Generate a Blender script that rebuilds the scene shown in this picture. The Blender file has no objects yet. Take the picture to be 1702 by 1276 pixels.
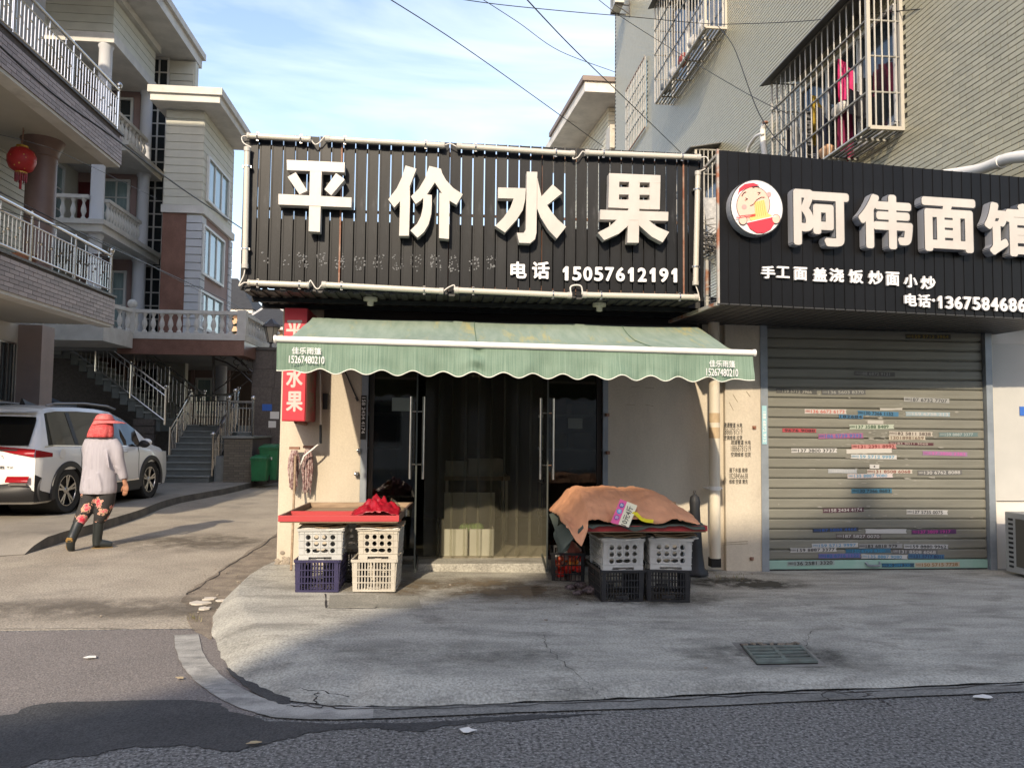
import bpy, math, random
from mathutils import Vector, Matrix, noise
import numpy as np
random.seed(7)
sc = bpy.context.scene
col = sc.collection
R = math.radians

# ---------------------------------------------------------------- camera
IW, IH, F = 1702.0, 1276.0, 1278.0
YAW, PITCH, ROLL = math.atan(116/F), math.atan(75/F), 0.010
EYE = Vector((0, 0, 1.5))
fw = Vector((math.sin(YAW)*math.cos(PITCH), math.cos(YAW)*math.cos(PITCH), math.sin(PITCH)))
r0 = Vector((math.cos(YAW), -math.sin(YAW), 0))
u0 = r0.cross(fw)
rt = r0*math.cos(ROLL) + u0*math.sin(ROLL)
up = -r0*math.sin(ROLL) + u0*math.cos(ROLL)
camd = bpy.data.cameras.new("camera"); cam = bpy.data.objects.new("camera", camd); col.objects.link(cam)
cam.matrix_world = Matrix(((rt.x, up.x, -fw.x, EYE.x), (rt.y, up.y, -fw.y, EYE.y), (rt.z, up.z, -fw.z, EYE.z), (0, 0, 0, 1)))
camd.sensor_width = 36; camd.lens = 36*F/IW; camd.clip_end = 2000; camd.clip_start = 0.05
sc.camera = cam

# ---------------------------------------------------------------- sky and sun
SUN_AZ, SUN_EL = R(14), R(29.2)            # sun stands behind the viewer, a little to the left
ld = Vector((math.sin(SUN_AZ)*math.cos(SUN_EL), math.cos(SUN_AZ)*math.cos(SUN_EL), -math.sin(SUN_EL)))
w = bpy.data.worlds.new("World"); sc.world = w; w.use_nodes = True
nt = w.node_tree; N = nt.nodes; L = nt.links; N.clear()
wo = N.new("ShaderNodeOutputWorld"); bg = N.new("ShaderNodeBackground"); sky = N.new("ShaderNodeTexSky")
sky.sky_type = 'NISHITA'; sky.sun_disc = False; sky.sun_elevation = SUN_EL; sky.sun_rotation = math.pi + SUN_AZ
sky.air_density = 1.0; sky.dust_density = 1.1; sky.ozone_density = 1.6
tc = N.new("ShaderNodeTexCoord"); mp = N.new("ShaderNodeMapping"); mp.inputs['Scale'].default_value = (1.0, 1.6, 5.2); mp.inputs['Rotation'].default_value = (0.1, 0.5, 0.3)
cn = N.new("ShaderNodeTexNoise"); cn.inputs['Scale'].default_value = 1.5; cn.inputs['Detail'].default_value = 9; cn.inputs['Roughness'].default_value = .52; cn.inputs['Distortion'].default_value = .5
cr = N.new("ShaderNodeValToRGB"); cr.color_ramp.elements[0].position = .50; cr.color_ramp.elements[1].position = .84
cr.color_ramp.elements[1].color = (.62, .62, .62, 1)
mx = N.new("ShaderNodeMixRGB"); mx.inputs[2].default_value = (6.0, 6.1, 6.5, 1)
tint = N.new("ShaderNodeMixRGB"); tint.blend_type = 'MULTIPLY'; tint.inputs[0].default_value = 1; tint.inputs[2].default_value = (1.25, 1.10, 1.00, 1)
L.new(tc.outputs['Generated'], mp.inputs[0]); L.new(mp.outputs[0], cn.inputs['Vector']); L.new(cn.outputs[0], cr.inputs[0])
L.new(sky.outputs[0], tint.inputs[1]); L.new(tint.outputs[0], mx.inputs[1]); L.new(cr.outputs[0], mx.inputs[0]); L.new(mx.outputs[0], bg.inputs[0])
bg.inputs[1].default_value = 0.15; L.new(bg.outputs[0], wo.inputs[0])
sl = bpy.data.lights.new("sun", 'SUN'); sl.energy = 2.55; sl.angle = R(0.8); sl.color = (1.0, .85, .64)
so = bpy.data.objects.new("sun", sl); col.objects.link(so); so.rotation_euler = ld.to_track_quat('-Z', 'Y').to_euler(); so.location = (-8, -20, 20)
sc.view_settings.view_transform = 'Standard'; sc.view_settings.look = 'None'; sc.view_settings.gamma = 1
sc.view_settings.use_curve_mapping = False
sc.view_settings.exposure = 1.08
sc.cycles.max_bounces = 7; sc.cycles.transparent_max_bounces = 16; sc.cycles.diffuse_bounces = 4; sc.cycles.glossy_bounces = 4
sc.cycles.caustics_reflective = False; sc.cycles.caustics_refractive = False; sc.cycles.sample_clamp_indirect = 4

# ---------------------------------------------------------------- helpers
def P(px, py, X=None, Y=None, Z=None):
    """the place in the street seen at a spot of the photograph, on a plane X=, Y= or Z="""
    d = fw*F + rt*(px-IW/2) - up*(py-IH/2)
    if Y is not None: t = Y/d.y
    elif X is not None: t = X/d.x
    else: t = (Z-EYE.z)/d.z
    return EYE + d*t

ORG = {}
def tag(o, label=None, cat=None, group=None, kind=None):
    if label: o['label'] = label
    if cat: o['category'] = cat
    if group: o['group'] = group
    if kind: o['kind'] = kind
    return o
def empty(name, loc=(0, 0, 0), rz=0, label=None, cat=None, group=None):
    o = bpy.data.objects.new(name, None); col.objects.link(o); o.location = loc; o.rotation_euler.z = rz
    o.empty_display_size = .1
    ORG[o.name] = Vector(loc) if rz == 0 else Vector((0, 0, 0))
    return tag(o, label, cat, group)
def link(name, me, parent=None, loc=None):
    o = bpy.data.objects.new(name, me); col.objects.link(o)
    if parent is not None: o.parent = parent
    if loc is not None: o.location = loc
    return o
def copy_tree(o, parent=None):
    c = o.copy(); col.objects.link(c); c.parent = parent
    for ch in o.children: copy_tree(ch, c)
    return c
def root_origin(p):
    v = Vector((0, 0, 0))
    while p is not None:
        if p.name in ORG: return v + ORG[p.name]
        v = v + p.location; p = p.parent
    return v

class MB:
    def __init__(s): s.v = []; s.f = []; s.m = []; s.mi = 0
    def add(s, vs, fs):
        b = len(s.v); s.v += [tuple(v) for v in vs]
        for f in fs: s.f.append(tuple(b+i for i in f)); s.m.append(s.mi)
        return s
    def hexa(s, p):       # 8 corners: bottom ring then top ring
        return s.add(p, [(3, 2, 1, 0), (4, 5, 6, 7), (0, 1, 5, 4), (1, 2, 6, 5), (2, 3, 7, 6), (3, 0, 4, 7)])
    def bx(s, x0, x1, y0, y1, z0, z1):
        return s.hexa([(x0, y0, z0), (x1, y0, z0), (x1, y1, z0), (x0, y1, z0), (x0, y0, z1), (x1, y0, z1), (x1, y1, z1), (x0, y1, z1)])
    def bar(s, a, b, wd, h=None, upv=(0, 0, 1)):
        a = Vector(a); b = Vector(b); h = h or wd; d = (b-a).normalized(); u = Vector(upv)
        if abs(d.dot(u)) > .98: u = Vector((0, 1, 0))
        x = d.cross(u).normalized()*wd/2; y = x.cross(d).normalized()*h/2
        return s.hexa([a-x-y, a+x-y, a+x+y, a-x+y, b-x-y, b+x-y, b+x+y, b-x+y])
    def tube(s, pts, r, n=8, cap=True, sq=1.0, closed=False):
        pts = [Vector(p) for p in pts]; m = len(pts); rs = r if isinstance(r, (list, tuple)) else [r]*m
        b = len(s.v); pu = None
        for i, p in enumerate(pts):
            if closed: t = pts[(i+1) % m]-pts[i-1]
            else: t = pts[min(i+1, m-1)]-pts[max(i-1, 0)]
            if t.length < 1e-9: t = Vector((0, 0, 1))
            t.normalize()
            if pu is None:
                pu = Vector((0, 0, 1)) if abs(t.z) < .95 else Vector((0, 1, 0))
            x = t.cross(pu).normalized(); y = x.cross(t).normalized(); pu = y
            for k in range(n):
                a = 2*math.pi*k/n; s.v.append(tuple(p + x*math.cos(a)*rs[i] + y*math.sin(a)*rs[i]*sq))
        mm = m if closed else m-1
        for i in range(mm):
            j = (i+1) % m
            for k in range(n):
                s.f.append((b+i*n+k, b+i*n+(k+1) % n, b+j*n+(k+1) % n, b+j*n+k)); s.m.append(s.mi)
        if cap and not closed:
            s.f.append(tuple(b+k for k in reversed(range(n)))); s.m.append(s.mi)
            s.f.append(tuple(b+(m-1)*n+k for k in range(n))); s.m.append(s.mi)
        return s
    def lathe(s, prof, c=(0, 0, 0), n=12, axis='z', sx=1, sy=1, cap=True):
        b = len(s.v); c = Vector(c)
        for (r, h) in prof:
            for k in range(n):
                a = 2*math.pi*k/n; x = r*math.cos(a)*sx; y = r*math.sin(a)*sy
                q = {'z': (x, y, h), 'x': (h, x, y), 'y': (x, h, -y)}[axis]
                s.v.append(tuple(c+Vector(q)))
        for i in range(len(prof)-1):
            for k in range(n):
                s.f.append((b+i*n+k, b+i*n+(k+1) % n, b+(i+1)*n+(k+1) % n, b+(i+1)*n+k)); s.m.append(s.mi)
        if not cap: return s
        s.f.append(tuple(b+k for k in reversed(range(n)))); s.m.append(s.mi)
        s.f.append(tuple(b+(len(prof)-1)*n+k for k in range(n))); s.m.append(s.mi)
        return s
    def prism(s, pts, off):      # planar outline pushed along off
        n = len(pts); off = Vector(off); pts = [Vector(p) for p in pts]
        b = len(s.v); s.v += [tuple(p) for p in pts] + [tuple(p+off) for p in pts]
        s.f.append(tuple(b+i for i in range(n))); s.m.append(s.mi)
        s.f.append(tuple(b+n+i for i in reversed(range(n)))); s.m.append(s.mi)
        for i in range(n):
            j = (i+1) % n; s.f.append((b+i, b+n+i, b+n+j, b+j)); s.m.append(s.mi)
        return s
    def grid(s, nu, nv, fn):
        b = len(s.v)
        for i in range(nu+1):
            for j in range(nv+1): s.v.append(tuple(fn(i/nu, j/nv)))
        for i in range(nu):
            for j in range(nv):
                a = b+i*(nv+1)+j; s.f.append((a, a+nv+1, a+nv+2, a+1)); s.m.append(s.mi)
        return s
    def ball(s, c, r, nu=10, nv=6, sz=1, sx=1, sy=1):
        pr = [(r*math.sin(math.pi*i/nv) if 0 < i < nv else r*.02, -r*math.cos(math.pi*i/nv)*sz) for i in range(nv+1)]
        return s.lathe(pr, c, nu, sx=sx, sy=sy)
    def mesh(s, name, mats, org=Vector((0, 0, 0)), smooth=False, fix=True):
        me = bpy.data.meshes.new(name)
        me.from_pydata([(v[0]-org.x, v[1]-org.y, v[2]-org.z) for v in s.v], [], s.f)
        if not isinstance(mats, (list, tuple)): mats = [mats]
        for m in mats: me.materials.append(m)
        if len(mats) > 1: me.polygons.foreach_set('material_index', s.m)
        if fix:
            import bmesh
            bm = bmesh.new(); bm.from_mesh(me); bmesh.ops.recalc_face_normals(bm, faces=bm.faces); bm.to_mesh(me); bm.free()
        if smooth: me.shade_smooth() if smooth is True else me.shade_smooth(); 
        if smooth and smooth is not True:
            me.set_sharp_from_angle(angle=R(smooth))
        me.update(); return me
    def build(s, name, mats, parent=None, smooth=False, kind=None, label=None, fix=True, bevel=0):
        o = link(name, s.mesh(name, mats, root_origin(parent), smooth, fix), parent)
        if bevel:
            b = o.modifiers.new("bevel", 'BEVEL'); b.width = bevel; b.segments = 2; b.limit_method = 'ANGLE'; b.angle_limit = R(40)
        if kind: o['kind'] = kind
        if label: o['label'] = label
        return o

def piece(name, me, parent, loc, rot=None):
    o = link(name, me, parent, Vector(loc)-root_origin(parent))
    if rot: o.rotation_euler = rot
    return o

# ---------------------------------------------------------------- materials
def C(r, g=None, b=None): return (r, r, r, 1) if g is None else (r, g, b, 1)
MATS = {}
def mat(name, c, rough=.7, metal=0, c2=None, ns=4, nd=6, contrast=(.35, .65), bump=0, bs=60, stretch=(1, 1, 1), dirt=None, dscale=1.5, dpos=(.55, .75),
        spec=.5, rnd=0, coat=0, fine=0, fs=180, spots=None):
    """base colour c wandering to c2 over noise, optional patchy stains (dirt), fine grain and bump"""
    m = bpy.data.materials.new(name); m.use_nodes = True; n = m.node_tree.nodes; l = m.node_tree.links
    bs_ = n['Principled BSDF']; bs_.inputs['Roughness'].default_value = rough; bs_.inputs['Metallic'].default_value = metal
    bs_.inputs['Specular IOR Level'].default_value = spec
    if coat: bs_.inputs['Coat Weight'].default_value = coat; bs_.inputs['Coat Roughness'].default_value = .04
    t = n.new("ShaderNodeTexCoord"); mpn = n.new("ShaderNodeMapping"); mpn.inputs['Scale'].default_value = stretch
    l.new(t.outputs['Object'], mpn.inputs[0]); out = None
    c = tuple(c)+(1,) if len(c) == 3 else c
    if c2 is not None:
        c2 = tuple(c2)+(1,) if len(c2) == 3 else c2
        a = n.new("ShaderNodeTexNoise"); a.inputs['Scale'].default_value = ns; a.inputs['Detail'].default_value = nd; a.inputs['Roughness'].default_value = .6
        l.new(mpn.outputs[0], a.inputs['Vector']); rp = n.new("ShaderNodeValToRGB")
        rp.color_ramp.elements[0].position, rp.color_ramp.elements[1].position = contrast
        rp.color_ramp.elements[0].color = c; rp.color_ramp.elements[1].color = c2
        l.new(a.outputs[0], rp.inputs[0]); out = rp.outputs[0]
    def mixin(fac, color, mode='MIX', amt=1.0):
        nonlocal out
        q = n.new("ShaderNodeMixRGB"); q.blend_type = mode
        if out is None: q.inputs[1].default_value = c
        else: l.new(out, q.inputs[1])
        if hasattr(color, 'default_value') or hasattr(color, 'links'): l.new(color, q.inputs[2])
        else: q.inputs[2].default_value = color
        if isinstance(fac, (int, float)): q.inputs[0].default_value = fac
        else:
            if amt != 1.0:
                mu = n.new("ShaderNodeMath"); mu.operation = 'MULTIPLY'; mu.inputs[1].default_value = amt; l.new(fac, mu.inputs[0]); fac = mu.outputs[0]
            l.new(fac, q.inputs[0])
        out = q.outputs[0]
    if dirt is not None:
        dirt = tuple(dirt)+(1,) if len(dirt) == 3 else dirt
        a = n.new("ShaderNodeTexNoise"); a.inputs['Scale'].default_value = dscale; a.inputs['Detail'].default_value = 10; a.inputs['Roughness'].default_value = .68; a.inputs['Distortion'].default_value = .3
        mm = n.new("ShaderNodeMapping"); mm.inputs['Location'].default_value = (3.3, 7.1, 1.9); mm.inputs['Scale'].default_value = stretch
        l.new(t.outputs['Object'], mm.inputs[0]); l.new(mm.outputs[0], a.inputs['Vector'])
        rp = n.new("ShaderNodeValToRGB"); rp.color_ramp.elements[0].position, rp.color_ramp.elements[1].position = dpos
        l.new(a.outputs[0], rp.inputs[0]); mixin(rp.outputs[0], dirt)
    if fine:
        a = n.new("ShaderNodeTexNoise"); a.inputs['Scale'].default_value = fs; a.inputs['Detail'].default_value = 3
        l.new(t.outputs['Object'], a.inputs['Vector']); rp = n.new("ShaderNodeValToRGB")
        rp.color_ramp.elements[0].position, rp.color_ramp.elements[1].position = .3, .7
        rp.color_ramp.elements[0].color = C(1-fine); rp.color_ramp.elements[1].color = C(1+fine)
        l.new(a.outputs[0], rp.inputs[0]); mixin(1.0, rp.outputs[0], 'MULTIPLY')
    if spots is not None:
        v = n.new("ShaderNodeTexVoronoi"); v.inputs['Scale'].default_value = spots[1]; l.new(t.outputs['Object'], v.inputs['Vector'])
        rp = n.new("ShaderNodeValToRGB"); rp.color_ramp.elements[0].position = spots[2]; rp.color_ramp.elements[1].position = spots[2]+.03
        rp.color_ramp.elements[0].color = C(1); rp.color_ramp.elements[1].color = C(0)
        l.new(v.outputs['Distance'], rp.inputs[0]); mixin(rp.outputs[0], spots[0], amt=spots[3])
    if rnd:
        oi = n.new("ShaderNodeObjectInfo"); hs = n.new("ShaderNodeMapRange"); hs.inputs[3].default_value = 1-rnd; hs.inputs[4].default_value = 1+rnd
        l.new(oi.outputs['Random'], hs.inputs[0]); cb = n.new("ShaderNodeCombineColor")
        for k in range(3): l.new(hs.outputs[0], cb.inputs[k])
        mixin(1.0, cb.outputs[0], 'MULTIPLY')
    if out is None: bs_.inputs['Base Color'].default_value = c
    else: l.new(out, bs_.inputs['Base Color'])
    if bump:
        a = n.new("ShaderNodeTexNoise"); a.inputs['Scale'].default_value = bs; a.inputs['Detail'].default_value = 6
        l.new(t.outputs['Object'], a.inputs['Vector']); b = n.new("ShaderNodeBump"); b.inputs['Strength'].default_value = bump; b.inputs['Distance'].default_value = .01
        l.new(a.outputs[0], b.inputs['Height']); l.new(b.outputs[0], bs_.inputs['Normal'])
    MATS[name] = m; return m
def glass(name, tint_c, opac, rough=.03, refl=1.0, body=(.02, .025, .025)):
    """thin pane: lets light through, reflects by angle, with a share of its own body colour"""
    m = bpy.data.materials.new(name); m.use_nodes = True; n = m.node_tree.nodes; l = m.node_tree.links; n.clear()
    o = n.new("ShaderNodeOutputMaterial"); tr = n.new("ShaderNodeBsdfTransparent"); tr.inputs[0].default_value = tuple(tint_c)+(1,)
    gl = n.new("ShaderNodeBsdfGlossy"); gl.inputs['Roughness'].default_value = rough; gl.inputs[0].default_value = C(.9)
    df = n.new("ShaderNodeBsdfDiffuse"); df.inputs[0].default_value = tuple(body)+(1,)
    fr = n.new("ShaderNodeFresnel"); fr.inputs[0].default_value = 1.5
    mu = n.new("ShaderNodeMath"); mu.operation = 'MULTIPLY'; mu.inputs[1].default_value = refl; l.new(fr.outputs[0], mu.inputs[0])
    a = n.new("ShaderNodeMixShader"); a.inputs[0].default_value = opac; l.new(tr.outputs[0], a.inputs[1]); l.new(df.outputs[0], a.inputs[2])
    b = n.new("ShaderNodeMixShader"); l.new(mu.outputs[0], b.inputs[0]); l.new(a.outputs[0], b.inputs[1]); l.new(gl.outputs[0], b.inputs[2]); l.new(b.outputs[0], o.inputs[0])
    MATS[name] = m; return m

asphalt = mat("asphalt", (.125, .12, .112), .85, c2=(.165, .158, .147), ns=.7, dirt=(.17, .162, .15), dscale=.35, dpos=(.46, .62), fine=.85, fs=52, bump=1.0, bs=60, spots=((.42, .41, .39, 1), 58, .25, .6))
asph_old = mat("old asphalt of the side lane mouth", (.17, .15, .138), .88, c2=(.21, .185, .168), ns=.9, fine=.42, fs=90, bump=.7, bs=90, spots=((.33, .32, .31, 1), 55, .2, .4))
asph_dark = mat("fresh asphalt patch", (.043, .043, .044), .8, c2=(.065, .064, .063), ns=2, fine=.5, fs=90, bump=.8, bs=90)
lane = mat("lane concrete", (.36, .315, .25), .9, c2=(.29, .252, .2), ns=1.3, contrast=(.4, .6), dirt=(.22, .195, .16), dscale=1.1, dpos=(.52, .7), fine=.42, fs=60, bump=.5, bs=70, spots=((.15, .13, .11, 1), 35, .13, .5))
concrete = mat("apron concrete", (.42, .402, .345), .85, c2=(.30, .288, .25), ns=1.7, stretch=(1, 2.6, 1), contrast=(.4, .62), dirt=(.17, .16, .135), dscale=2.1, dpos=(.50, .74), fine=.32, fs=70, bump=.45, bs=40, spots=((.12, .11, .10, 1), 16, .06, .6))
concrete2 = mat("forecourt concrete", (.31, .28, .235), .85, c2=(.24, .215, .18), ns=.8, dirt=(.16, .145, .12), dscale=1.4, dpos=(.5, .75), fine=.15, fs=90, bump=.25, bs=50)
curbm = mat("kerb side", (.08, .074, .064), .95, c2=(.15, .135, .115), ns=4, bump=.6, bs=30)
gutter = mat("gutter strip paint", (.40, .385, .35), .8, c2=(.24, .232, .21), ns=3, stretch=(1, 2, 1), contrast=(.38, .62), dirt=(.15, .147, .142), dscale=4, dpos=(.5, .66), fine=.2, fs=120)
dirtm = mat("gravelly dirt", (.16, .13, .10), .95, c2=(.27, .225, .17), ns=6, fine=.4, fs=110, bump=.8, bs=60)
crackm = mat("crack", (.035, .03, .027), .95)
plaster = mat("cream plaster", (.55, .485, .385), .85, c2=(.47, .415, .33), ns=1.6, dirt=(.40, .34, .27), dscale=1.6, dpos=(.52, .82), stretch=(1.6, 1.6, .7), fine=.06, fs=60, bump=.25, bs=25)
plaster_w = mat("white plaster", (.66, .63, .58), .85, c2=(.60, .57, .52), ns=1.5, dirt=(.42, .39, .34), dscale=1.5, dpos=(.6, .85), bump=.15, bs=30)
soil_stain = mat("peeled plaster base", (.22, .19, .16), .95, c2=(.33, .28, .22), ns=9, bump=.7, bs=40)
black_slat = mat("black painted metal strip", (.007, .0075, .009), .42, .0, c2=(.014, .015, .017), ns=2.2, stretch=(3, 1, 1), dirt=(.05, .05, .052), dscale=3.0, dpos=(.58, .80), rnd=.3, bump=.04, bs=7, spec=.22)
black_slat2 = mat("deep black cladding", (.004, .004, .0045), .4, 0, c2=(.007, .007, .008), ns=3, dirt=(.045, .045, .045), dscale=4, dpos=(.68, .85), rnd=.2, spec=.2)
sofm = mat("black soffit ribs", (.02, .02, .021), .5, c2=(.045, .043, .04), ns=5)
rust = mat("rusty steel", (.20, .075, .04), .8, c2=(.30, .2, .15), ns=9, bump=.4, bs=80)
steel_g = mat("grey galvanised steel", (.28, .31, .34), .5, .35, c2=(.21, .235, .26), ns=5, dirt=(.32, .30, .27), dscale=6, dpos=(.6, .75))
letter_w = mat("off white sign acrylic", (.52, .485, .445), .4, c2=(.44, .41, .375), ns=3, stretch=(1, 1, .6))
letter_side = mat("sign letter edge", (.45, .43, .41), .5)
letter_grey = mat("sign letter grey edge", (.30, .31, .34), .5)
letter_pure = mat("white acrylic", (.68, .67, .67), .4)
outline_m = mat("black letter outline", (.02, .02, .02), .5)
tube_w = mat("aged white tube lamp", (.48, .455, .40), .35, c2=(.5, .47, .4), ns=5, dirt=(.45, .33, .16), dscale=2.5, dpos=(.66, .8))
wire_w = mat("white cable", (.6, .57, .52), .5)
wire_b = mat("black cable", (.012, .012, .013), .5)
awn = mat("faded green awning cloth", (.20, .265, .21), .75, c2=(.26, .32, .262), ns=3, stretch=(5, 1, .5), dirt=(.36, .34, .17), dscale=1.5, dpos=(.56, .68), fine=.05, fs=140)
awn_v = mat("green awning valance", (.105, .175, .125), .75, c2=(.20, .275, .21), ns=6, stretch=(26, 1, .4), contrast=(.36, .66), fine=.06, fs=150)
white_p = mat("white powder coat", (.78, .76, .72), .35, c2=(.7, .68, .64), ns=6)
red_sign = mat("red acrylic", (.62, .04, .06), .35, c2=(.55, .035, .05), ns=3)
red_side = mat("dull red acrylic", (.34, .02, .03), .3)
alu = mat("brushed steel", (.55, .54, .52), .25, 1.0, c2=(.45, .44, .42), ns=20)
stainless = mat("stainless tube", (.62, .60, .57), .2, 1.0)
black_pl = mat("black plastic", (.014, .014, .016), .45, c2=(.022, .022, .024), ns=8)
white_pl = mat("grey white crate plastic", (.50, .50, .48), .45, c2=(.42, .42, .405), ns=5, dirt=(.38, .35, .3), dscale=6, dpos=(.6, .78))
cream_pl = mat("cream crate plastic", (.50, .465, .40), .45, c2=(.43, .39, .32), ns=5, dirt=(.4, .34, .25), dscale=7, dpos=(.6, .75))
blue_pl = mat("violet blue crate plastic", (.022, .019, .062), .45, c2=(.035, .03, .08), ns=6, dirt=(.16, .14, .2), dscale=8, dpos=(.6, .8))
tray_red = mat("worn red paint", (.42, .04, .045), .5, c2=(.42, .04, .04), ns=9, dirt=(.4, .2, .14), dscale=9, dpos=(.62, .72))
wood = mat("weathered wood", (.36, .26, .17), .8, c2=(.24, .17, .11), ns=6, stretch=(1, 6, 6), bump=.2, bs=60)
dark_wood = mat("dark rail wood", (.10, .06, .045), .6, c2=(.18, .12, .09), ns=7)
card = mat("cardboard", (.42, .30, .19), .9, c2=(.34, .24, .15), ns=6)
paper = mat("paper", (.75, .73, .68), .8)
shut = mat("grey green shutter slat", (.195, .19, .155), .5, .1, c2=(.155, .15, .122), ns=2.5, stretch=(.6, 1, 3), dirt=(.10, .09, .07), dscale=1.6, dpos=(.54, .74), rnd=.06)
shut_g = mat("green shutter foot bar", (.22, .38, .31), .5, c2=(.27, .40, .34), ns=5)
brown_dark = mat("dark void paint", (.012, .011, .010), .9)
siding = mat("grey cream siding board", (.60, .595, .52), .75, c2=(.53, .525, .46), ns=2, rnd=.04)
siding2 = mat("pale grey quoin board", (.55, .57, .60), .75, c2=(.49, .51, .54), ns=2, rnd=.05)
fascia_m = mat("white eave render", (.68, .66, .62), .8, c2=(.52, .51, .48), ns=1.5, dirt=(.36, .34, .31), dscale=1.2, dpos=(.6, .8))
marble = mat("red brown marble panel", (.15, .075, .055), .35, c2=(.20, .105, .08), ns=3, rnd=.12, fine=.15, fs=40)
pink_w = mat("pink grey wall", (.30, .21, .195), .8, c2=(.27, .19, .175), ns=2)
granite = mat("dark granite", (.075, .062, .055), .5, c2=(.11, .092, .08), ns=14, fine=.4, fs=60, rnd=.12)
stone_w = mat("pale cast stone", (.64, .62, .58), .8, c2=(.54, .52, .48), ns=4)
win_fr = mat("white window frame", (.62, .62, .60), .5)
win_dark = mat("window glass dark", (.025, .032, .036), .08, 0, spec=.8)
win_pale = mat("window glass with pale curtain", (.27, .36, .36), .1, 0, c2=(.17, .24, .25), ns=2.4, stretch=(5, 5, .6), spec=.8)
lilac_tile = mat("lilac brown wall tile", (.31, .25, .235), .5, c2=(.36, .28, .265), ns=3, rnd=.2)
grout = mat("grout", (.10, .085, .08), .95)
grout_l = mat("pale tile joint", (.05, .05, .042), .95)
tile_m = mat("glazed cream tile", (.40, .375, .265), .34, 0, c2=(.45, .43, .32), ns=2.2, rnd=.1, spec=.6)
tile_m2 = mat("glazed cream tile field", (.40, .375, .265), .34, 0, c2=(.45, .43, .32), ns=5, spec=.6, contrast=(.3, .7))
brick_g = mat("grey brown brick", (.20, .175, .13), .8, c2=(.15, .13, .1), ns=9, rnd=.15)
green_bin = mat("green bin plastic", (.02, .17, .06), .4, c2=(.015, .12, .045), ns=4)
car_white = mat("white car paint", (.80, .80, .78), .25, 0, coat=.7)
car_black = mat("car black plastic", (.018, .018, .02), .5)
car_glass = mat("car privacy glass", (.004, .005, .006), .05, 0, spec=.5)
car_red = mat("tail lamp red", (.30, .006, .012), .12, 0, coat=1)
chrome = mat("chrome", (.7, .7, .7), .12, 1)
tyre_m = mat("tyre rubber", (.02, .02, .02), .8)
plate_b = mat("number plate blue", (.03, .12, .45), .4)
skin_m = mat("tanned skin", (.42, .21, .13), .55, c2=(.38, .18, .11), ns=6)
shirt_m = mat("lilac grey shirt cloth", (.37, .35, .385), .85, c2=(.32, .305, .34), ns=3, stretch=(14, 14, 1), bump=.3, bs=9)
boot_m = mat("dark rubber boot", (.02, .024, .024), .35)
sole_m = mat("tan boot sole", (.42, .26, .08), .7, c2=(.3, .18, .06), ns=20)
peach = mat("peach cloth", (.66, .32, .17), .85, c2=(.56, .265, .14), ns=6, bump=1.0, bs=16)
green_cl = mat("dull green cloth", (.06, .075, .06), .85, c2=(.08, .095, .075), ns=5)
red_cl = mat("crimson plastic sheet", (.36, .008, .02), .4, c2=(.22, .006, .015), ns=6)
mop_m = mat("mop yarn", (.17, .085, .085), .95, c2=(.42, .33, .31), ns=38, contrast=(.42, .6))
mesh_bag = mat("mesh produce bag", (.035, .026, .028), .7, c2=(.16, .12, .125), ns=45, contrast=(.45, .6), bump=.8, bs=60)
pvc = mat("aged pvc pipe", (.64, .58, .46), .5, c2=(.56, .5, .4), ns=2, dirt=(.5, .38, .22), dscale=3, dpos=(.62, .72))
pvc_w = mat("white pvc pipe", (.72, .70, .66), .45)
roof_t = mat("dark roof tile", (.022, .024, .028), .9, c2=(.034, .036, .04), ns=5)
peach_w = mat("peach wall", (.50, .32, .20), .8)
ink = mat("stencil ink", (.02, .02, .02), .8)
pane = glass("shop glass", (.42, .44, .42), .30, .03, 1.25, (.012, .013, .012))
strip_m = glass("clear curtain strip", (.78, .78, .72), .17, .12, .5, (.30, .28, .21))

_txt = {}
def glyphs(body, bold=0.0, res=3):
    if body == '1':
        return np.array([(0, .78, 0), (.42, 1, 0), (.75, 1, 0), (.75, 0, 0), (.36, 0, 0), (.36, .74, 0), (0, .60, 0)], float), [(6, 5, 1, 0), (5, 4, 3, 2, 1)]
    key = (body, bold, res)
    if key not in _txt:
        c = bpy.data.curves.new("t", 'FONT'); c.body = body; c.resolution_u = res; c.offset = bold; c.fill_mode = 'BOTH'
        o = bpy.data.objects.new("t", c); col.objects.link(o)
        dg = bpy.context.evaluated_depsgraph_get(); dg.update()
        me = bpy.data.meshes.new_from_object(o.evaluated_get(dg))
        v = np.zeros(len(me.vertices)*3); me.vertices.foreach_get('co', v); v = v.reshape(-1, 3)
        fs = [tuple(p.vertices) for p in me.polygons]
        bpy.data.objects.remove(o); bpy.data.curves.remove(c); bpy.data.meshes.remove(me)
        _txt[key] = (v, fs)
    return _txt[key]
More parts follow.
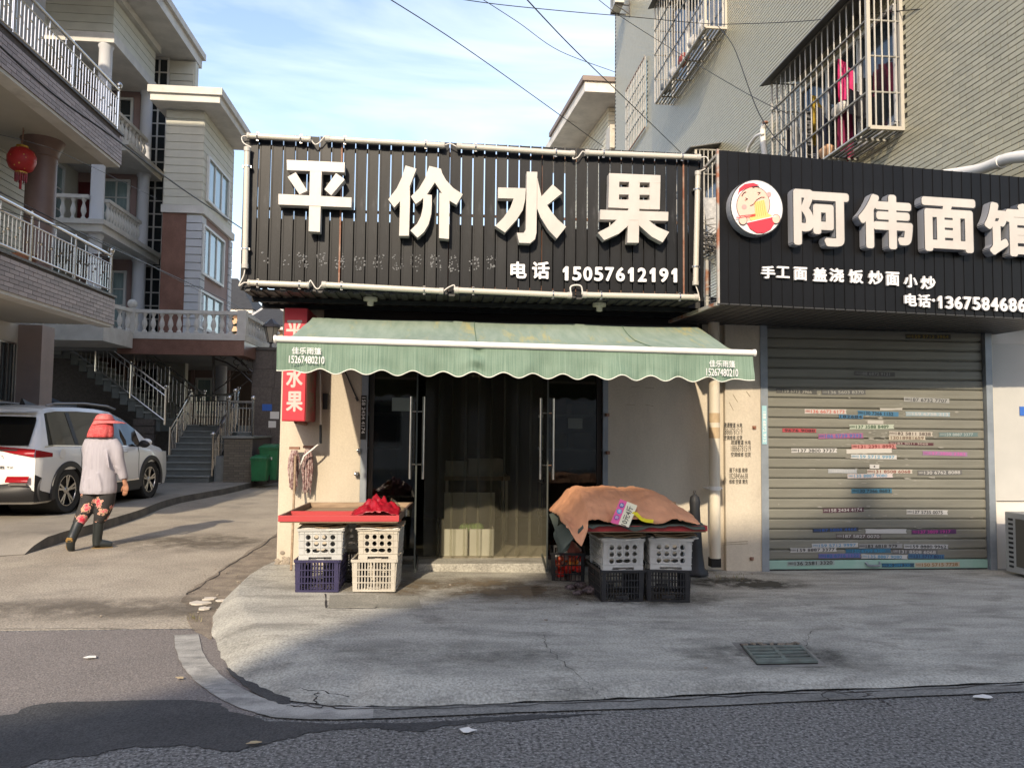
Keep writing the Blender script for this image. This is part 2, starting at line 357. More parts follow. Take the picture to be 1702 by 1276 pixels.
def text_on(name, body, O, ux, uy, width, height, m, parent=None, depth=0.0, bold=0.0, res=3, keep_h=None, side=None):
    """flat or raised lettering filling a width x height rectangle whose lower left corner is O; ux, uy run along and up it"""
    v, fs = glyphs(body, 0.0, res)
    if len(v) == 0: return None
    mn = v.min(0); mxx = v.max(0); O = Vector(O); ux = Vector(ux).normalized(); uy = Vector(uy).normalized(); nn = ux.cross(uy)
    er = bold*height; ex_ = min(er, width*.3)
    sx = (width-2*ex_)/max(1e-6, mxx[0]-mn[0]); sy = (height-2*er)/(mxx[1]-mn[1])
    b = MB(); nd_ = 1 if not bold else (12 if height > .2 else (8 if depth else 5))
    for kk in range(nd_):       # heavier strokes: the outline is swept round a small circle
      aa = 6.2832*kk/nd_; sh = Vector((0, 0, 0)) if nd_ == 1 else ux*(ex_*math.cos(aa))+uy*(er*math.sin(aa))+nn*(kk*.00012)
      front = [O + sh + ux*(ex_+(p[0]-mn[0])*sx) + uy*(er+(p[1]-mn[1])*sy) for p in v]
      if depth:
          edges = {}
          for f in fs:
              for i in range(len(f)):
                  a, c = f[i], f[(i+1) % len(f)]; edges[(a, c)] = edges.get((a, c), 0)+1
          b.mi = 0; n1 = len(b.v); b.add([p+nn*depth for p in front], fs)
          n0 = len(front); b.v += [tuple(p) for p in front]
          b.mi = 1 if side else 0
          for (a, c) in edges:
              if (c, a) not in edges: b.f.append((n1+c, n1+a, n1+a+n0, n1+c+n0)); b.m.append(b.mi)
      else: b.add(front, fs)
    return b.build(name, [m, side] if side else m, parent, fix=False)
# ================================================================ GROUND
def sheet(name, pts, z, m, kind='structure', th=None):
    b = MB(); b.prism([(p[0], p[1], z) for p in pts], (0, 0, -(th or .002)))
    return b.build(name, m, kind=kind)
YR = P(200, 1045, Z=0).y
b = MB(); b.bx(-300, 300, -150, 500, -.6, -.03); b.build("ground", lane, kind='structure')
b = MB(); b.bx(-70, 70, -9, YR, -.028, 0); b.build("road", asphalt, kind='structure')
b = MB(); b.bx(-70, -1.3, YR, 60, -.028, .002); b.build("side_lane", lane, kind='structure')
AP = .10
def AZ(x): return max(.028, min(.125, .115-.0185*(x+1.2)))
cpx = [(466, 934), (440, 947), (395, 977), (365, 1010), (352, 1035), (358, 1070), (372, 1100), (397, 1127), (440, 1150), (500, 1168), (600, 1176), (740, 1176), (900, 1169), (1100, 1161), (1300, 1152), (1500, 1145), (1702, 1136)]
cur = [P(x, y, Z=0) for x, y in cpx]
def dens(pts, n=6, jit=0.012):
    o = []
    for i in range(len(pts)-1):
        for k in range(n):
            t = k/n; p0 = pts[max(i-1, 0)]; p1 = pts[i]; p2 = pts[i+1]; p3 = pts[min(i+2, len(pts)-1)]
            q = .5*((2*p1)+(p2-p0)*t+(2*p0-5*p1+4*p2-p3)*t*t+(3*p1-p0-3*p2+p3)*t**3)
            o.append(q+Vector((random.uniform(-jit, jit), random.uniform(-jit, jit), 0)))
    o.append(pts[-1]); return o
C1 = dens(cur)
for ex_ in (.5, 1, 2, 4, 8, 14, 24): C1.append(Vector((cur[-1].x+ex_, cur[-1].y, 0)))
xs = [max(-1.69, min(30, -1.69+max(0, (i/len(C1)-.02))*0)) for i in range(len(C1))]
def apron_pt(u, v):
    i = u*(len(C1)-1); k = min(int(i), len(C1)-2); c = C1[k].lerp(C1[k+1], i-k)
    wx = max(-1.69, c.x+.0) if c.x > -1.69 else -1.69
    if k < 12: wx = -1.69+.02*i
    q = Vector((wx, 8.1, 0)); p = c.lerp(q, v)
    d = v*(q-c).length
    z = .006+(AP-.006)*min(1, (d/.75))**.8 if k < 60 else .012+(AP-.012)*min(1, d/.35)**.7
    return (p.x, p.y, min(z*1.3, AZ(p.x)))
b = MB(); b.grid(len(C1)-1, 40, lambda u, v: apron_pt(u, v)); b.build("shop_apron", concrete, kind='structure', smooth=40)
# side-lane mouth: older asphalt, gravelly dirt wedge, dark asphalt patches
def poly(name, px, z, m, jit=.012, n=5, kind='structure'):
    pts = [P(x, y, Z=0) for x, y in px]; pts.append(pts[0]); d = dens(pts, n, jit)[:-1]
    return sheet(name, d, z, m, kind)
sheet("old_asphalt", [(-70, YR-.02), (-70, P(0, 1200, Z=0).y), P(0, 1200, Z=0), P(240, 1175, Z=0), P(420, 1190, Z=0), P(480, 1165, Z=0), P(380, 1090, Z=0), P(362, 1030, Z=0), P(330, 1046, Z=0)], .0035, asph_old)
poly("dirt_strip", [(464, 884), (400, 925), (345, 962), (308, 988), (309, 1015), (322, 1046), (350, 1062), (362, 1050), (365, 1012), (400, 975), (445, 948), (468, 936)], .0075, dirtm, .02)
poly("asphalt_patch", [(378, 1113), (405, 1112), (440, 1118), (470, 1130), (500, 1143), (488, 1158), (478, 1172), (440, 1163), (405, 1142)], .013, asph_dark, .012)
dk = [(-60, 1150), (0, 1190), (60, 1172), (150, 1165), (345, 1166), (375, 1180), (430, 1195), (520, 1202), (700, 1200), (860, 1190), (1000, 1186), (870, 1196), (760, 1205), (690, 1216), (650, 1212), (600, 1210), (530, 1216), (480, 1228), (420, 1240), (380, 1249), (330, 1241), (250, 1240), (190, 1246), (150, 1256), (60, 1266), (0, 1300), (-60, 1330)]
poly("fresh_asphalt", dk, .0045, asph_dark, .015)
outer = [(290, 1057), (293, 1085), (308, 1115), (335, 1142), (375, 1168), (430, 1188), (490, 1197), (620, 1196), (860, 1186), (1100, 1178), (1300, 1169), (1500, 1160), (1702, 1151)]
inner = [(330, 1055), (335, 1080), (350, 1105), (377, 1131), (412, 1151), (452, 1166), (510, 1174), (620, 1177), (860, 1171), (1100, 1162), (1300, 1153), (1500, 1146), (1702, 1137)]
oo = dens([P(x, y, Z=0) for x, y in outer], 5, .004); ii = dens([P(x, y, Z=0) for x, y in inner], 5, .004)
oo.append(oo[-1]+Vector((25, 0, 0))); ii.append(ii[-1]+Vector((25, 0, 0)))
b = MB(); b.add([(p.x, p.y, .010) for p in oo]+[(p.x, p.y, .010) for p in ii], [(i, i+1, len(oo)+i+1, len(oo)+i) for i in range(len(oo)-1)])
b.v = b.v; KP = 7*5
fp = b.f[:]; b.f = fp[:KP]; b.m = [0]*KP; b.build("painted_edge_line", gutter, kind='structure', fix=False)
b.f = fp[KP:]; b.m = [0]*len(b.f); b.build("gutter_strip", mat("old gutter concrete", (.25, .243, .222), .85, c2=(.17, .166, .152), ns=3, stretch=(1, 3, 1), dirt=(.12, .118, .11), dscale=3, dpos=(.5, .66), fine=.35, fs=70), kind='structure', fix=False)
def crack(px, wdt=.008, z=None, name="crack", jit=.02):
    pts = dens([P(x, y, Z=AP if z is None else z) for x, y in px], 7, jit)
    b = MB(); vs = []
    for i, p in enumerate(pts):
        t = (pts[min(i+1, len(pts)-1)]-pts[max(i-1, 0)]).normalized(); s = Vector((-t.y, t.x, 0))*wdt*random.uniform(.15, .7)/2
        zz = (AZ(p.x) if z is None else z)+.003; vs += [(p.x+s.x, p.y+s.y, zz), (p.x-s.x, p.y-s.y, zz)]
    b.add(vs, [(2*i, 2*i+1, 2*i+3, 2*i+2) for i in range(len(pts)-1)])
    return b.build(name, crackm, kind='structure')
crack([(905, 1050), (912, 1070), (945, 1105), (985, 1135), (1005, 1155)], .008)
crack([(840, 1145), (930, 1140), (985, 1137)], .012)
crack([(1340, 1065), (1338, 1050), (1350, 1035)], .012)
crack([(1370, 1133), (1430, 1135), (1465, 1148), (1480, 1155)], .03); crack([(1378, 1150), (1370, 1135), (1420, 1142), (1450, 1137)], .02)
crack([(500, 1143), (540, 1150), (580, 1158)], .02, .06); crack([(530, 1150), (522, 1165), (530, 1172)], .02, .03)
crack([(480, 1172), (520, 1174), (600, 1177), (740, 1177), (900, 1170), (1100, 1162), (1300, 1153), (1500, 1146), (1700, 1137)], .02, .0105)
crack([(0, 915), (20, 912), (42, 905)], .05, .006); crack([(464, 888), (400, 928), (345, 965), (310, 988)], .03, .009, jit=.03)
crack([(0, 1045), (120, 1044), (240, 1045), (330, 1047)], .012, .005, jit=.004)
# worn grime on the apron and lane: films whose noise leaves bare concrete between
def grime(name, c, px, py, rx_, ry_, z, dens_, nsc):
    m = bpy.data.materials.new(name); m.use_nodes = True; n = m.node_tree.nodes; l = m.node_tree.links; n.clear()
    o = n.new("ShaderNodeOutputMaterial"); tr = n.new("ShaderNodeBsdfTransparent"); df = n.new("ShaderNodeBsdfDiffuse"); df.inputs[0].default_value = tuple(c)+(1,)
    t = n.new("ShaderNodeTexCoord"); g = n.new("ShaderNodeTexGradient"); g.gradient_type = 'SPHERICAL'; mm = n.new("ShaderNodeMapping"); mm.inputs['Scale'].default_value = (1/rx_, 1/ry_, 1)
    l.new(t.outputs['Object'], mm.inputs[0]); l.new(mm.outputs[0], g.inputs[0]); ns_ = n.new("ShaderNodeTexNoise"); ns_.inputs['Scale'].default_value = nsc; ns_.inputs['Detail'].default_value = 10; ns_.inputs['Roughness'].default_value = .7; l.new(t.outputs['Object'], ns_.inputs['Vector'])
    r_ = n.new("ShaderNodeValToRGB"); r_.color_ramp.elements[0].position = .38; r_.color_ramp.elements[1].position = .68; l.new(ns_.outputs[0], r_.inputs[0])
    g2 = n.new("ShaderNodeMath"); g2.operation = 'MULTIPLY'; g2.inputs[1].default_value = 2.2*dens_; g2.use_clamp = False; l.new(g.outputs['Fac'], g2.inputs[0]); mu = n.new("ShaderNodeMath"); mu.operation = 'MULTIPLY'; mu.use_clamp = True; l.new(g2.outputs[0], mu.inputs[0]); l.new(r_.outputs[0], mu.inputs[1])
    x = n.new("ShaderNodeMixShader"); l.new(mu.outputs[0], x.inputs[0]); l.new(tr.outputs[0], x.inputs[1]); l.new(df.outputs[0], x.inputs[2]); l.new(x.outputs[0], o.inputs[0])
    c_ = P(px, py, Z=z); b = MB(); b.grid(10, 4, lambda u, v: (rx_*(2*u-1), ry_*(2*v-1), (AZ(c_.x+rx_*(2*u-1)) if z > .05 else z)+.0025)); ob = b.build("ground_grime", m, kind='structure', fix=False); ob.location = (c_.x, c_.y, 0)
grime("door grime", (.20, .16, .11), 800, 975, 1.5, .62, AP, .9, 3.2)
grime("wall foot grime", (.09, .085, .07), 1235, 958, .75, .35, AP, 1.2, 5)
grime("grate grime", (.12, .115, .10), 1300, 1075, .75, .42, AP, .6, 4.5)
grime("crate grime", (.12, .11, .09), 1060, 985, .9, .4, AP, 1.0, 5)
grime("apron wear", (.13, .125, .11), 760, 1085, 1.1, .35, AP, .28, 3.5)
grime("lane wear", (.17, .15, .125), 190, 1010, 1.9, .45, .006, .8, 2.2)
grime("lane dust", (.16, .14, .115), 330, 900, 1.2, 1.0, .006, .7, 2.4)
# three cover slabs let into the apron, with their joints
slab_xs = [544, 626, 694, 704]
b0 = MB()
for a_, c_ in ((546, 625), (627, 697)):
    q = [P(a_+2, 991, Z=AP), P(c_-2, 989, Z=AP), P(c_+4, 1009, Z=AP), P(a_, 1011, Z=AP)]
    b0 = MB(); b0.prism([(p.x, p.y, AZ(p.x)+.004) for p in q], (0, 0, -.003)); b0.build("drain_cover_slab", dirtm if 0 else mat("cover slab concrete %d" % a_, (.27, .255, .21), .85, c2=(.21, .2, .165), ns=4, fine=.3, fs=70), kind='structure')
crack([(541, 989), (542, 1012)], .03, jit=.003); crack([(619, 990), (626, 1010)], .035, jit=.003); crack([(686, 988), (694, 1007)], .03, jit=.003); crack([(541, 1012), (620, 1011), (693, 1007)], .02, jit=.004)
crack([(541, 1012), (620, 1011), (693, 1007)], .007, jit=.004)
# kerb and raised forecourt
kpx = [(462, 793), (430, 799), (370, 812), (290, 827), (220, 851), (150, 871), (90, 888), (42, 903)]
kp = [P(x, y, Z=.13) for x, y in kpx]
KC = dens(kp, 5, .01); KC = [Vector((p.x, p.y, 0)) for p in KC]
KC.append(Vector((KC[-1].x-.5, KC[-1].y-.25, 0))); KC.append(Vector((KC[-1].x-3, KC[-1].y-.3, 0))); KC.append(Vector((-40, KC[-1].y-.4, 0)))
def kz(i): return .13 if i < len(KC)-7 else max(.012, .13-.03*(i-(len(KC)-8)))
def fc(u, v):
    i = u*(len(KC)-1); k = min(int(i), len(KC)-2); c = KC[k].lerp(KC[k+1], i-k); z = kz(k)*(1-(i-k))+kz(k+1)*(i-k)
    q = Vector((-40, min(60, c.y+30), 0)) if c.x > -20 else Vector((-40, 12, 0))
    q = Vector((c.x-30*(1-0), c.y+3+30*u, 0)); p = c.lerp(q, v); d = v*(q-c).length
    return (p.x, p.y, z+(.13-z)*min(1, d/1.2))
b = MB(); b.grid(len(KC)-1, 50, lambda u, v: fc(u, v**1.6)); b.build("forecourt", concrete2, kind='structure', smooth=40)
b = MB(); b.add([(c.x+.16*0, c.y, kz(i)) for i, c in enumerate(KC)]+[(c.x+.015, c.y-.01, -.02) for c in KC], [(i, i+1, len(KC)+i+1, len(KC)+i) for i in range(len(KC)-1)])
kerb_o = b.build("kerb", curbm, kind='structure')
b = MB(); b.bx(-60, -10, 12, 60, .0, .125); b.build("forecourt_back", concrete2, kind='structure')
# litter and leaves
leafm = mat("dry leaf", (.42, .33, .2), .9); papm = mat("litter scrap", (.75, .73, .68), .9)
for i, (x, y, s, m_, lab) in enumerate([(152, 1092, .05, papm, 'white leaf-shaped scrap on the asphalt at the left'), (300, 1127, .03, leafm, 'tan leaf just left of the curved white line'), (423, 1235, .035, leafm, 'small yellowish leaf on the dark asphalt in front'),
        (1632, 1158, .06, papm, 'white paper scrap at the road edge on the right'), (776, 1214, .045, papm, 'thin white scrap on the front asphalt')]):
    c = P(x, y, Z=.013); b = MB(); n = 9
    b.prism([(c.x+math.cos(6.283*k/n)*s*random.uniform(.5, 1.2), c.y+math.sin(6.283*k/n)*s*random.uniform(.35, .8), .014+random.uniform(0, .006)) for k in range(n)], (0, 0, .002))
    tag(b.build("litter_scrap", m_), lab, 'litter')
b = MB()
for i in range(60):
    x, y = random.choice([(random.uniform(320, 400), random.uniform(985, 1040)), (random.uniform(330, 440), random.uniform(940, 1000)), (random.uniform(1175, 1260), random.uniform(942, 962)), (random.uniform(0, 1700), random.uniform(960, 1130))])
    if y > 1000 and x > 450 and random.random() < .6: continue
    c = P(x, y, Z=AP if x > 470 else .01); s = random.uniform(.006, .016); b.ball((c.x, c.y, (AZ(c.x) if x > 470 else .01)+s*.3), s, 6, 4, .5)
b.build("pebbles", soil_stain, kind='stuff')
b = MB()
for (x, y, n, ss) in ((322, 1028, 26, .045), (410, 978, 16, .05), (1230, 952, 22, .04), (1190, 948, 20, .04)):
    for k in range(n):
        c = P(x+random.gauss(0, 7), y+random.gauss(0, 3), Z=.012 if x < 470 else AP); c.z = .012 if x < 470 else AZ(c.x); h = ss*random.uniform(.4, 1.1); a = random.uniform(0, 6.28); w_ = .003
        dx, dy = math.cos(a), math.sin(a)
        b.add([(c.x-dy*w_, c.y+dx*w_, c.z), (c.x+dy*w_, c.y-dx*w_, c.z), (c.x+dx*h*.7, c.y+dy*h*.7, c.z+h)], [(0, 1, 2)])
b.build("weeds", mat("dry weeds", (.12, .13, .05), .9, c2=(.3, .25, .12), ns=30), kind='stuff', fix=False)
b = MB()
for (x, y, s) in ((330, 1003, .10), (350, 996, .07), (342, 1012, .06), (368, 999, .05)):
    c = P(x, y, Z=.01); n = 8
    b.prism([(c.x+math.cos(6.283*k/n)*s*random.uniform(.5, 1.3), c.y+math.sin(6.283*k/n)*s*random.uniform(.4, 1), .012) for k in range(n)], (0, 0, .012))
b.build("broken_rubble", mat("broken plaster flakes", (.55, .5, .43), .9), kind='stuff')
# drain grate
GZ = AZ(2.2)
g = P(1297, 1089, Z=GZ); gr = empty("drain_grate", (g.x, g.y, GZ), 0, "pale green metal drain grate sunk in the cracked apron", "drain grate")
corn = [P(1229, 1071, Z=GZ), P(1325, 1070, Z=GZ), P(1360, 1104, Z=GZ), P(1258, 1106, Z=GZ)]
b = MB(); cg = sum(corn, Vector())/4
b.prism([(p.x, p.y, GZ+.004) for p in [cg+(q-cg)*f for q, f in zip(corn, (1.22, 1.15, 1.2, 1.15))]], (0, 0, -.002)); b.build("mortar_bed", mat("mortar", (.2, .19, .165), .9, c2=(.26, .245, .22), ns=8), gr)
b = MB(); b.prism([(p.x, p.y, GZ+.008) for p in corn], (0, 0, -.003)); b.build("pit", crackm, gr)
gm = mat("verdigris grate", (.15, .19, .17), .6, c2=(.10, .11, .10), ns=9, bump=.3)
def gl(u, v): return corn[0].lerp(corn[1], u).lerp(corn[3].lerp(corn[2], u), v)
b = MB()
for (u0_, v0_, u1_, v1_) in ((0.0, .22, .04, 1), (.96, .22, 1, 1), (0.04, .22, .96, .3), (.04, .92, .96, 1), (.47, .3, .53, .92)):
    q = [gl(u0_, v0_), gl(u1_, v0_), gl(u1_, v1_), gl(u0_, v1_)]; b.prism([(p.x, p.y, GZ+.012) for p in q], (0, 0, .012))
b.build("grate_frame", gm, gr)
for k in range(4):
    for (ua, ub) in ((.04, .12), (.40, .47), (.53, .6), (.88, .96)): pass
    v_ = .40+k*.15; q = [gl(.04, v_-.04), gl(.96, v_-.04), gl(.96, v_+.035), gl(.04, v_+.035)]
    b = MB(); b.prism([(p.x, p.y, GZ+.013) for p in q], (0, 0, .009)); b.build("grate_bar", gm, gr)
b = MB()
for k in range(40):
    p = gl(random.uniform(0, 1), random.uniform(0, .2)); s = random.uniform(.008, .02); b.ball((p.x, p.y, GZ+.012), s, 5, 3, .4)
b.build("leaf_debris", dirtm, gr, kind='stuff')

# ================================================================ FRUIT SHOP
W8 = lambda px: P(px, 720, Y=8.0).x
XL, XD0, XD1, XR, XS0, XS1 = W8(465), W8(612), W8(1001), W8(1262), W8(1270), W8(1637)
TOP = 2.80
shop = empty("fruit_shop", (0.2, 8, 0), 0, "single-storey cream plastered fruit shop behind the open glass doors and green awning", "shop")
b = MB(); b.bx(XL, XD0-.07, 8, 8.24, 0, TOP); wl = b.build("wall", plaster, shop, bevel=.012)
b = MB(); b.bx(XL, XL+.2, 8.24, 12.0, 0, TOP); b.build("wall", plaster, shop)
b = MB(); b.bx(XD1+.06, W8(1196)+.04, 8.0, 8.24, 0, TOP); b.build("wall", plaster, shop)
b = MB(); b.bx(W8(1196)+.04, XR-.0, 7.94, 8.24, 0, TOP); b.build("wall", plaster, shop, bevel=.01, label="narrow pier with stencilled phone numbers beside the shutter")
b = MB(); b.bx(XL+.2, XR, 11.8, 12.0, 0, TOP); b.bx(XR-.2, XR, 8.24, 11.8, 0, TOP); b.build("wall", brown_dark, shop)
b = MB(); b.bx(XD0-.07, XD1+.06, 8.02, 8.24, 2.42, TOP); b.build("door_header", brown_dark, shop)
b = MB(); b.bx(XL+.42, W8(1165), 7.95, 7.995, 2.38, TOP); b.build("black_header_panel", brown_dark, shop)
b = MB(); b.bx(XL-.02, XR, 7.9, 12.1, TOP, TOP+.12); b.build("roof", sofm, shop)
b = MB(); b.bx(XL+.2, XR-.2, 8.24, 11.8, .02, .15); b.build("floor", mat("shop floor", (.4, .36, .28), .4, c2=(.32, .28, .22), ns=3), shop)
b = MB(); b.bx(W8(700), W8(908), 7.72, 8.06, .02, .165); b.build("door_step", concrete, shop, bevel=.01)
b = MB()
for k in range(26):   # crumbled plaster at the foot of the left pier
    x = XL+random.uniform(0, .14)**1.0; b.ball((x, 7.995, .1+abs(random.gauss(0, .045))), random.uniform(.012, .03), 6, 4, .8, sy=.3)
b.build("crumbled_base", soil_stain, shop, kind='stuff')
# door frame posts and roller-shutter rails
for x0, x1 in ((XD0-.07, XD0-.005), (XD1, XD1+.055)):
    b = MB(); b.bx(x0, x1, 7.965, 8.02, .1, 2.45); b.build("shutter_rail", steel_g, shop)
for x0 in (XD0, XD1-.05):
    b = MB(); b.bx(x0, x0+.05, 8.03, 8.09, .15, 2.42); b.build("door_post", mat("bronze post %d" % int(x0*10), (.06, .052, .045), .35, .6), shop)
dl0, dl1 = -.235, 1.07    # hinge lines of the open leaves
for i, (x0, x1) in enumerate(((XD0+.05, dl0-.01), (dl1+.01, XD1-.05))):
    b = MB(); b.bx(x0, x1, 8.055, 8.067, .16, 2.42); b.build("fixed_glass", pane, shop)
    b = MB(); b.bx(x0, x1, 8.045, 8.077, .15, .19); b.bx(x0, x1, 8.045, 8.077, 2.38, 2.42); b.build("glass_channel", alu, shop)
p = P(666, 672, Y=8.05)
b = MB(); b.bx(P(648, 860, Y=8.05).x, P(683, 860, Y=8.05).x, 8.04, 8.05, P(666, 683, Y=8.05).z, P(666, 661, Y=8.05).z); b.build("paper_notice", mat("grey green notice", (.22, .27, .25), .7), shop)
b = MB(); b.bx(P(943, 860, Y=8.05).x, P(967, 860, Y=8.05).x, 8.04, 8.05, P(955, 712, Y=8.05).z, P(955, 695, Y=8.05).z); b.build("paper_notice", mat("dim notice", (.14, .16, .15), .7), shop)
# two open frameless glass leaves with long pull handles
for i, (hx, fx) in enumerate(((dl0, dl0+.005), (dl1, dl1-.07))):
    d = empty("glass_door", (hx, 8.06, .17)); d.parent = shop; d.location = Vector((hx, 8.06, .17))-Vector((.2, 8, 0)); ORG.pop(d.name)
    a = Vector((hx, 8.06, .19)); e = Vector((fx, 7.22, .19)); t = (e-a).normalized(); n_ = Vector((-t.y, t.x, 0))*.006
    b = MB(); b.prism([a+n_, e+n_, e-n_, a-n_], (0, 0, 2.2)); b.build("pane", pane, d)
    b = MB(); b.bar(e+Vector((0, 0, 0)), e+Vector((0, 0, 2.2)), .014, .01); b.bar(a, e, .03, .03); b.build("edge_trim", mat("leaf edge %d" % i, (.10, .11, .10), .3, .5), d)
    for s in (-1, 1):
        c = a.lerp(e, .82); off = Vector((s*.058, 0, 0)); z0, z1 = (1.02, 1.80)
        b = MB(); b.tube([c+off+Vector((0, 0, z0-.19)), c+off+Vector((0, 0, z1-.19))], .016, 10)
        b.tube([c+Vector((0, 0, z0-.05)), c+off+Vector((0, 0, z0-.05))], .009, 8); b.tube([c+Vector((0, 0, z1-.33)), c+off+Vector((0, 0, z1-.33))], .009, 8)
        b.build("pull_handle", alu, d, smooth=40)
# clear strip curtain
for k in range(9):
    x = dl0+.06+k*.138; b = MB(); wv = random.uniform(.01, .03)
    b.grid(4, 14, lambda u, v: (x+u*.165, 8.13+.02*math.sin(u*3.1+k)+(.012 if k % 2 else 0)+wv*math.sin(v*5+k), .17+random.choice([0, .012])*0+v*2.2))
    b.build("curtain_strip", strip_m, shop, smooth=True, fix=False)
b = MB(); b.bx(dl0, dl1, 8.16, 8.19, 2.34, 2.42); b.build("curtain_rail", alu, shop)
# small ironmongery on the wall beside the door
b = MB(); b.bar(P(573, 616, Y=7.98), P(594, 664, Y=7.96), .012); b.bar(P(592, 660, Y=7.96), P(595, 666, Y=7.96), .024); b.build("wall_cable", black_pl, shop)
for (x, y) in ((596, 748), (592, 787), (1010, 689), (1011, 752), (1254, 710), (1250, 928)):
    c = P(x, y, Y=7.93); b = MB(); b.bx(c.x-.02, c.x+.018, 7.925, 8.0, c.z-.018, c.z+.016); b.ball((c.x-.01, 7.92, c.z), .012, 6, 4); b.build("hinge_lug", rust if x > 900 else alu, shop)
c = P(541, 667, Y=7.98); b = MB(); b.bx(c.x-.025, c.x+.025, 7.95, 8, c.z-.08, c.z+.08); b.build("cable_box", black_pl, shop)
# vertical phone stickers on the rails
c0 = P(602, 730, Y=7.96); c1 = P(602, 657, Y=7.96)
b = MB(); b.bx(XD0-.075, XD0-.02, 7.955, 7.963, c0.z, c1.z); st = b.build("sticker", ink, shop)
text_on("lettering", "158 2434 4174", (XD0-.07+.005, 7.953, c1.z-.02), (0, 0, -1), (1, 0, 0), (c1.z-c0.z)*.82, .035, letter_pure, shop, bold=.02)

# stencilled adverts on the narrow pier
for (x0, x1, rows) in ((1203, 1234, ((702, 711, "疏通管道 水电"), (712, 722, "18868781519"), (723, 731, "空调维修 拉货"))), (1215, 1248, ((731, 739, "疏通管道 水电"), (740, 750, "18868781519"), (751, 759, "空调维修 拉货"))), (1212, 1243, ((777, 785, "通下水道 维修"), (786, 795, "18258456638"), (796, 804, "维修 空调 清洗")))):
    for (y0, y1, t) in rows:
        a = P(x0, y1, Y=7.936); e = P(x1, y1, Y=7.936); u = P(x0, y0, Y=7.936)
        text_on("stencil_lettering", t, (a.x, 7.9365, a.z), (1, 0, 0), (0, 0, 1), e.x-a.x, u.z-a.z, ink, shop, bold=.012 if t[0] != '1' else .0)
# pencil-like scratches
b = MB()
for (x0, y0, x1, y1, Y_) in ((1049, 643, 1062, 642, 7.998), (1072, 644, 1087, 645, 7.998), (1040, 672, 1055, 673, 7.998), (1072, 672, 1086, 675, 7.998), (1200, 902, 1243, 899, 7.938), (1200, 905, 1243, 903, 7.938), (1218, 655, 1226, 668, 7.938), (1212, 668, 1219, 682, 7.938), (1240, 650, 1247, 659, 7.938)):
    b.bar(P(x0, y0, Y=Y_), P(x1, y1, Y=Y_), .005, .003)
b.build("scratches", mat("pencil scratch", (.2, .16, .11), .9), shop, kind='stuff')

# ---------------------------------------------------------------- interior things
def obj1(name, mb, m, label, cat, group=None, smooth=False, bevel=0):
    return tag(mb.build(name, m, smooth=smooth, bevel=bevel), label, cat, group)
t = empty("display_table", (.62, 9.6, .15), 0, "wooden-topped table with thin white legs inside the shop doorway", "table")
x0, x1 = P(738, 860, Y=9.4).x, P(846, 860, Y=9.4).x
b = MB(); b.bx(x0, x1, 9.3, 10.0, .88, .93); b.build("table_top", wood, t)
for (x, y) in ((x0+.03, 9.33), (x1-.04, 9.33), (x0+.03, 9.95), (x1-.04, 9.95)):
    b = MB(); b.bx(x-.015, x+.015, y-.015, y+.015, .15, .88); b.build("leg", white_p, t)
def openbox(x, y, z, wd, dp, h, m, label, cat='box', group=None, th=.012, name="foam_box"):
    b = MB(); b.bx(x-wd/2, x+wd/2, y-dp/2, y+dp/2, z, z+.012)
    b.bx(x-wd/2, x+wd/2, y-dp/2, y-dp/2+th, z+.012, z+h); b.bx(x-wd/2, x+wd/2, y+dp/2-th, y+dp/2, z+.012, z+h)
    b.bx(x-wd/2, x-wd/2+th, y-dp/2+th, y+dp/2-th, z+.012, z+h); b.bx(x+wd/2-th, x+wd/2, y-dp/2+th, y+dp/2-th, z+.012, z+h)
    return obj1(name, b, m, label, cat, group)
foam = mat("white foam", (.72, .70, .64), .8, c2=(.62, .60, .54), ns=4)
openbox(P(757, 860, Y=9.5).x, 9.5, .93, .26, .3, .17, foam, "white foam tray at the left end of the table inside the door")
openbox(P(805, 860, Y=9.55).x, 9.55, .93, .42, .4, .2, cream_pl, "cream plastic basket at the right end of the table inside the door", "basket", name="plastic_basket")
for k, (a_, b_) in enumerate(((737, 778), (780, 822))):
    xa, xb = P(a_, 880, Y=8.3).x, P(b_, 880, Y=8.3).x
    openbox((xa+xb)/2, 8.5, .15, xb-xa-.01, .4, .28, foam, "%s of the two white boxes on the shop floor before the table" % ("left" if k == 0 else "right"))
b = MB(); b.bx(P(738, 860, Y=8.75).x, P(822, 860, Y=8.75).x, 8.74, 8.77, .16, .78); obj1("white_board", b, foam, "white board leaning under the shop table behind two boxes", "board")
cab = P(781, 868, Y=8.5); 
for k in range(3): 
    b = MB(); b.ball((cab.x-.05+k*.07, 8.5, .40), .075, 10, 7); obj1("cabbage", b, mat("cabbage green %d" % k, (.10, .16, .05), .7, c2=(.2, .28, .1), ns=9), ["left", "middle", "right"][k]+" one of three green cabbages in the white boxes", "cabbage", "cabbages in the white boxes", smooth=True)
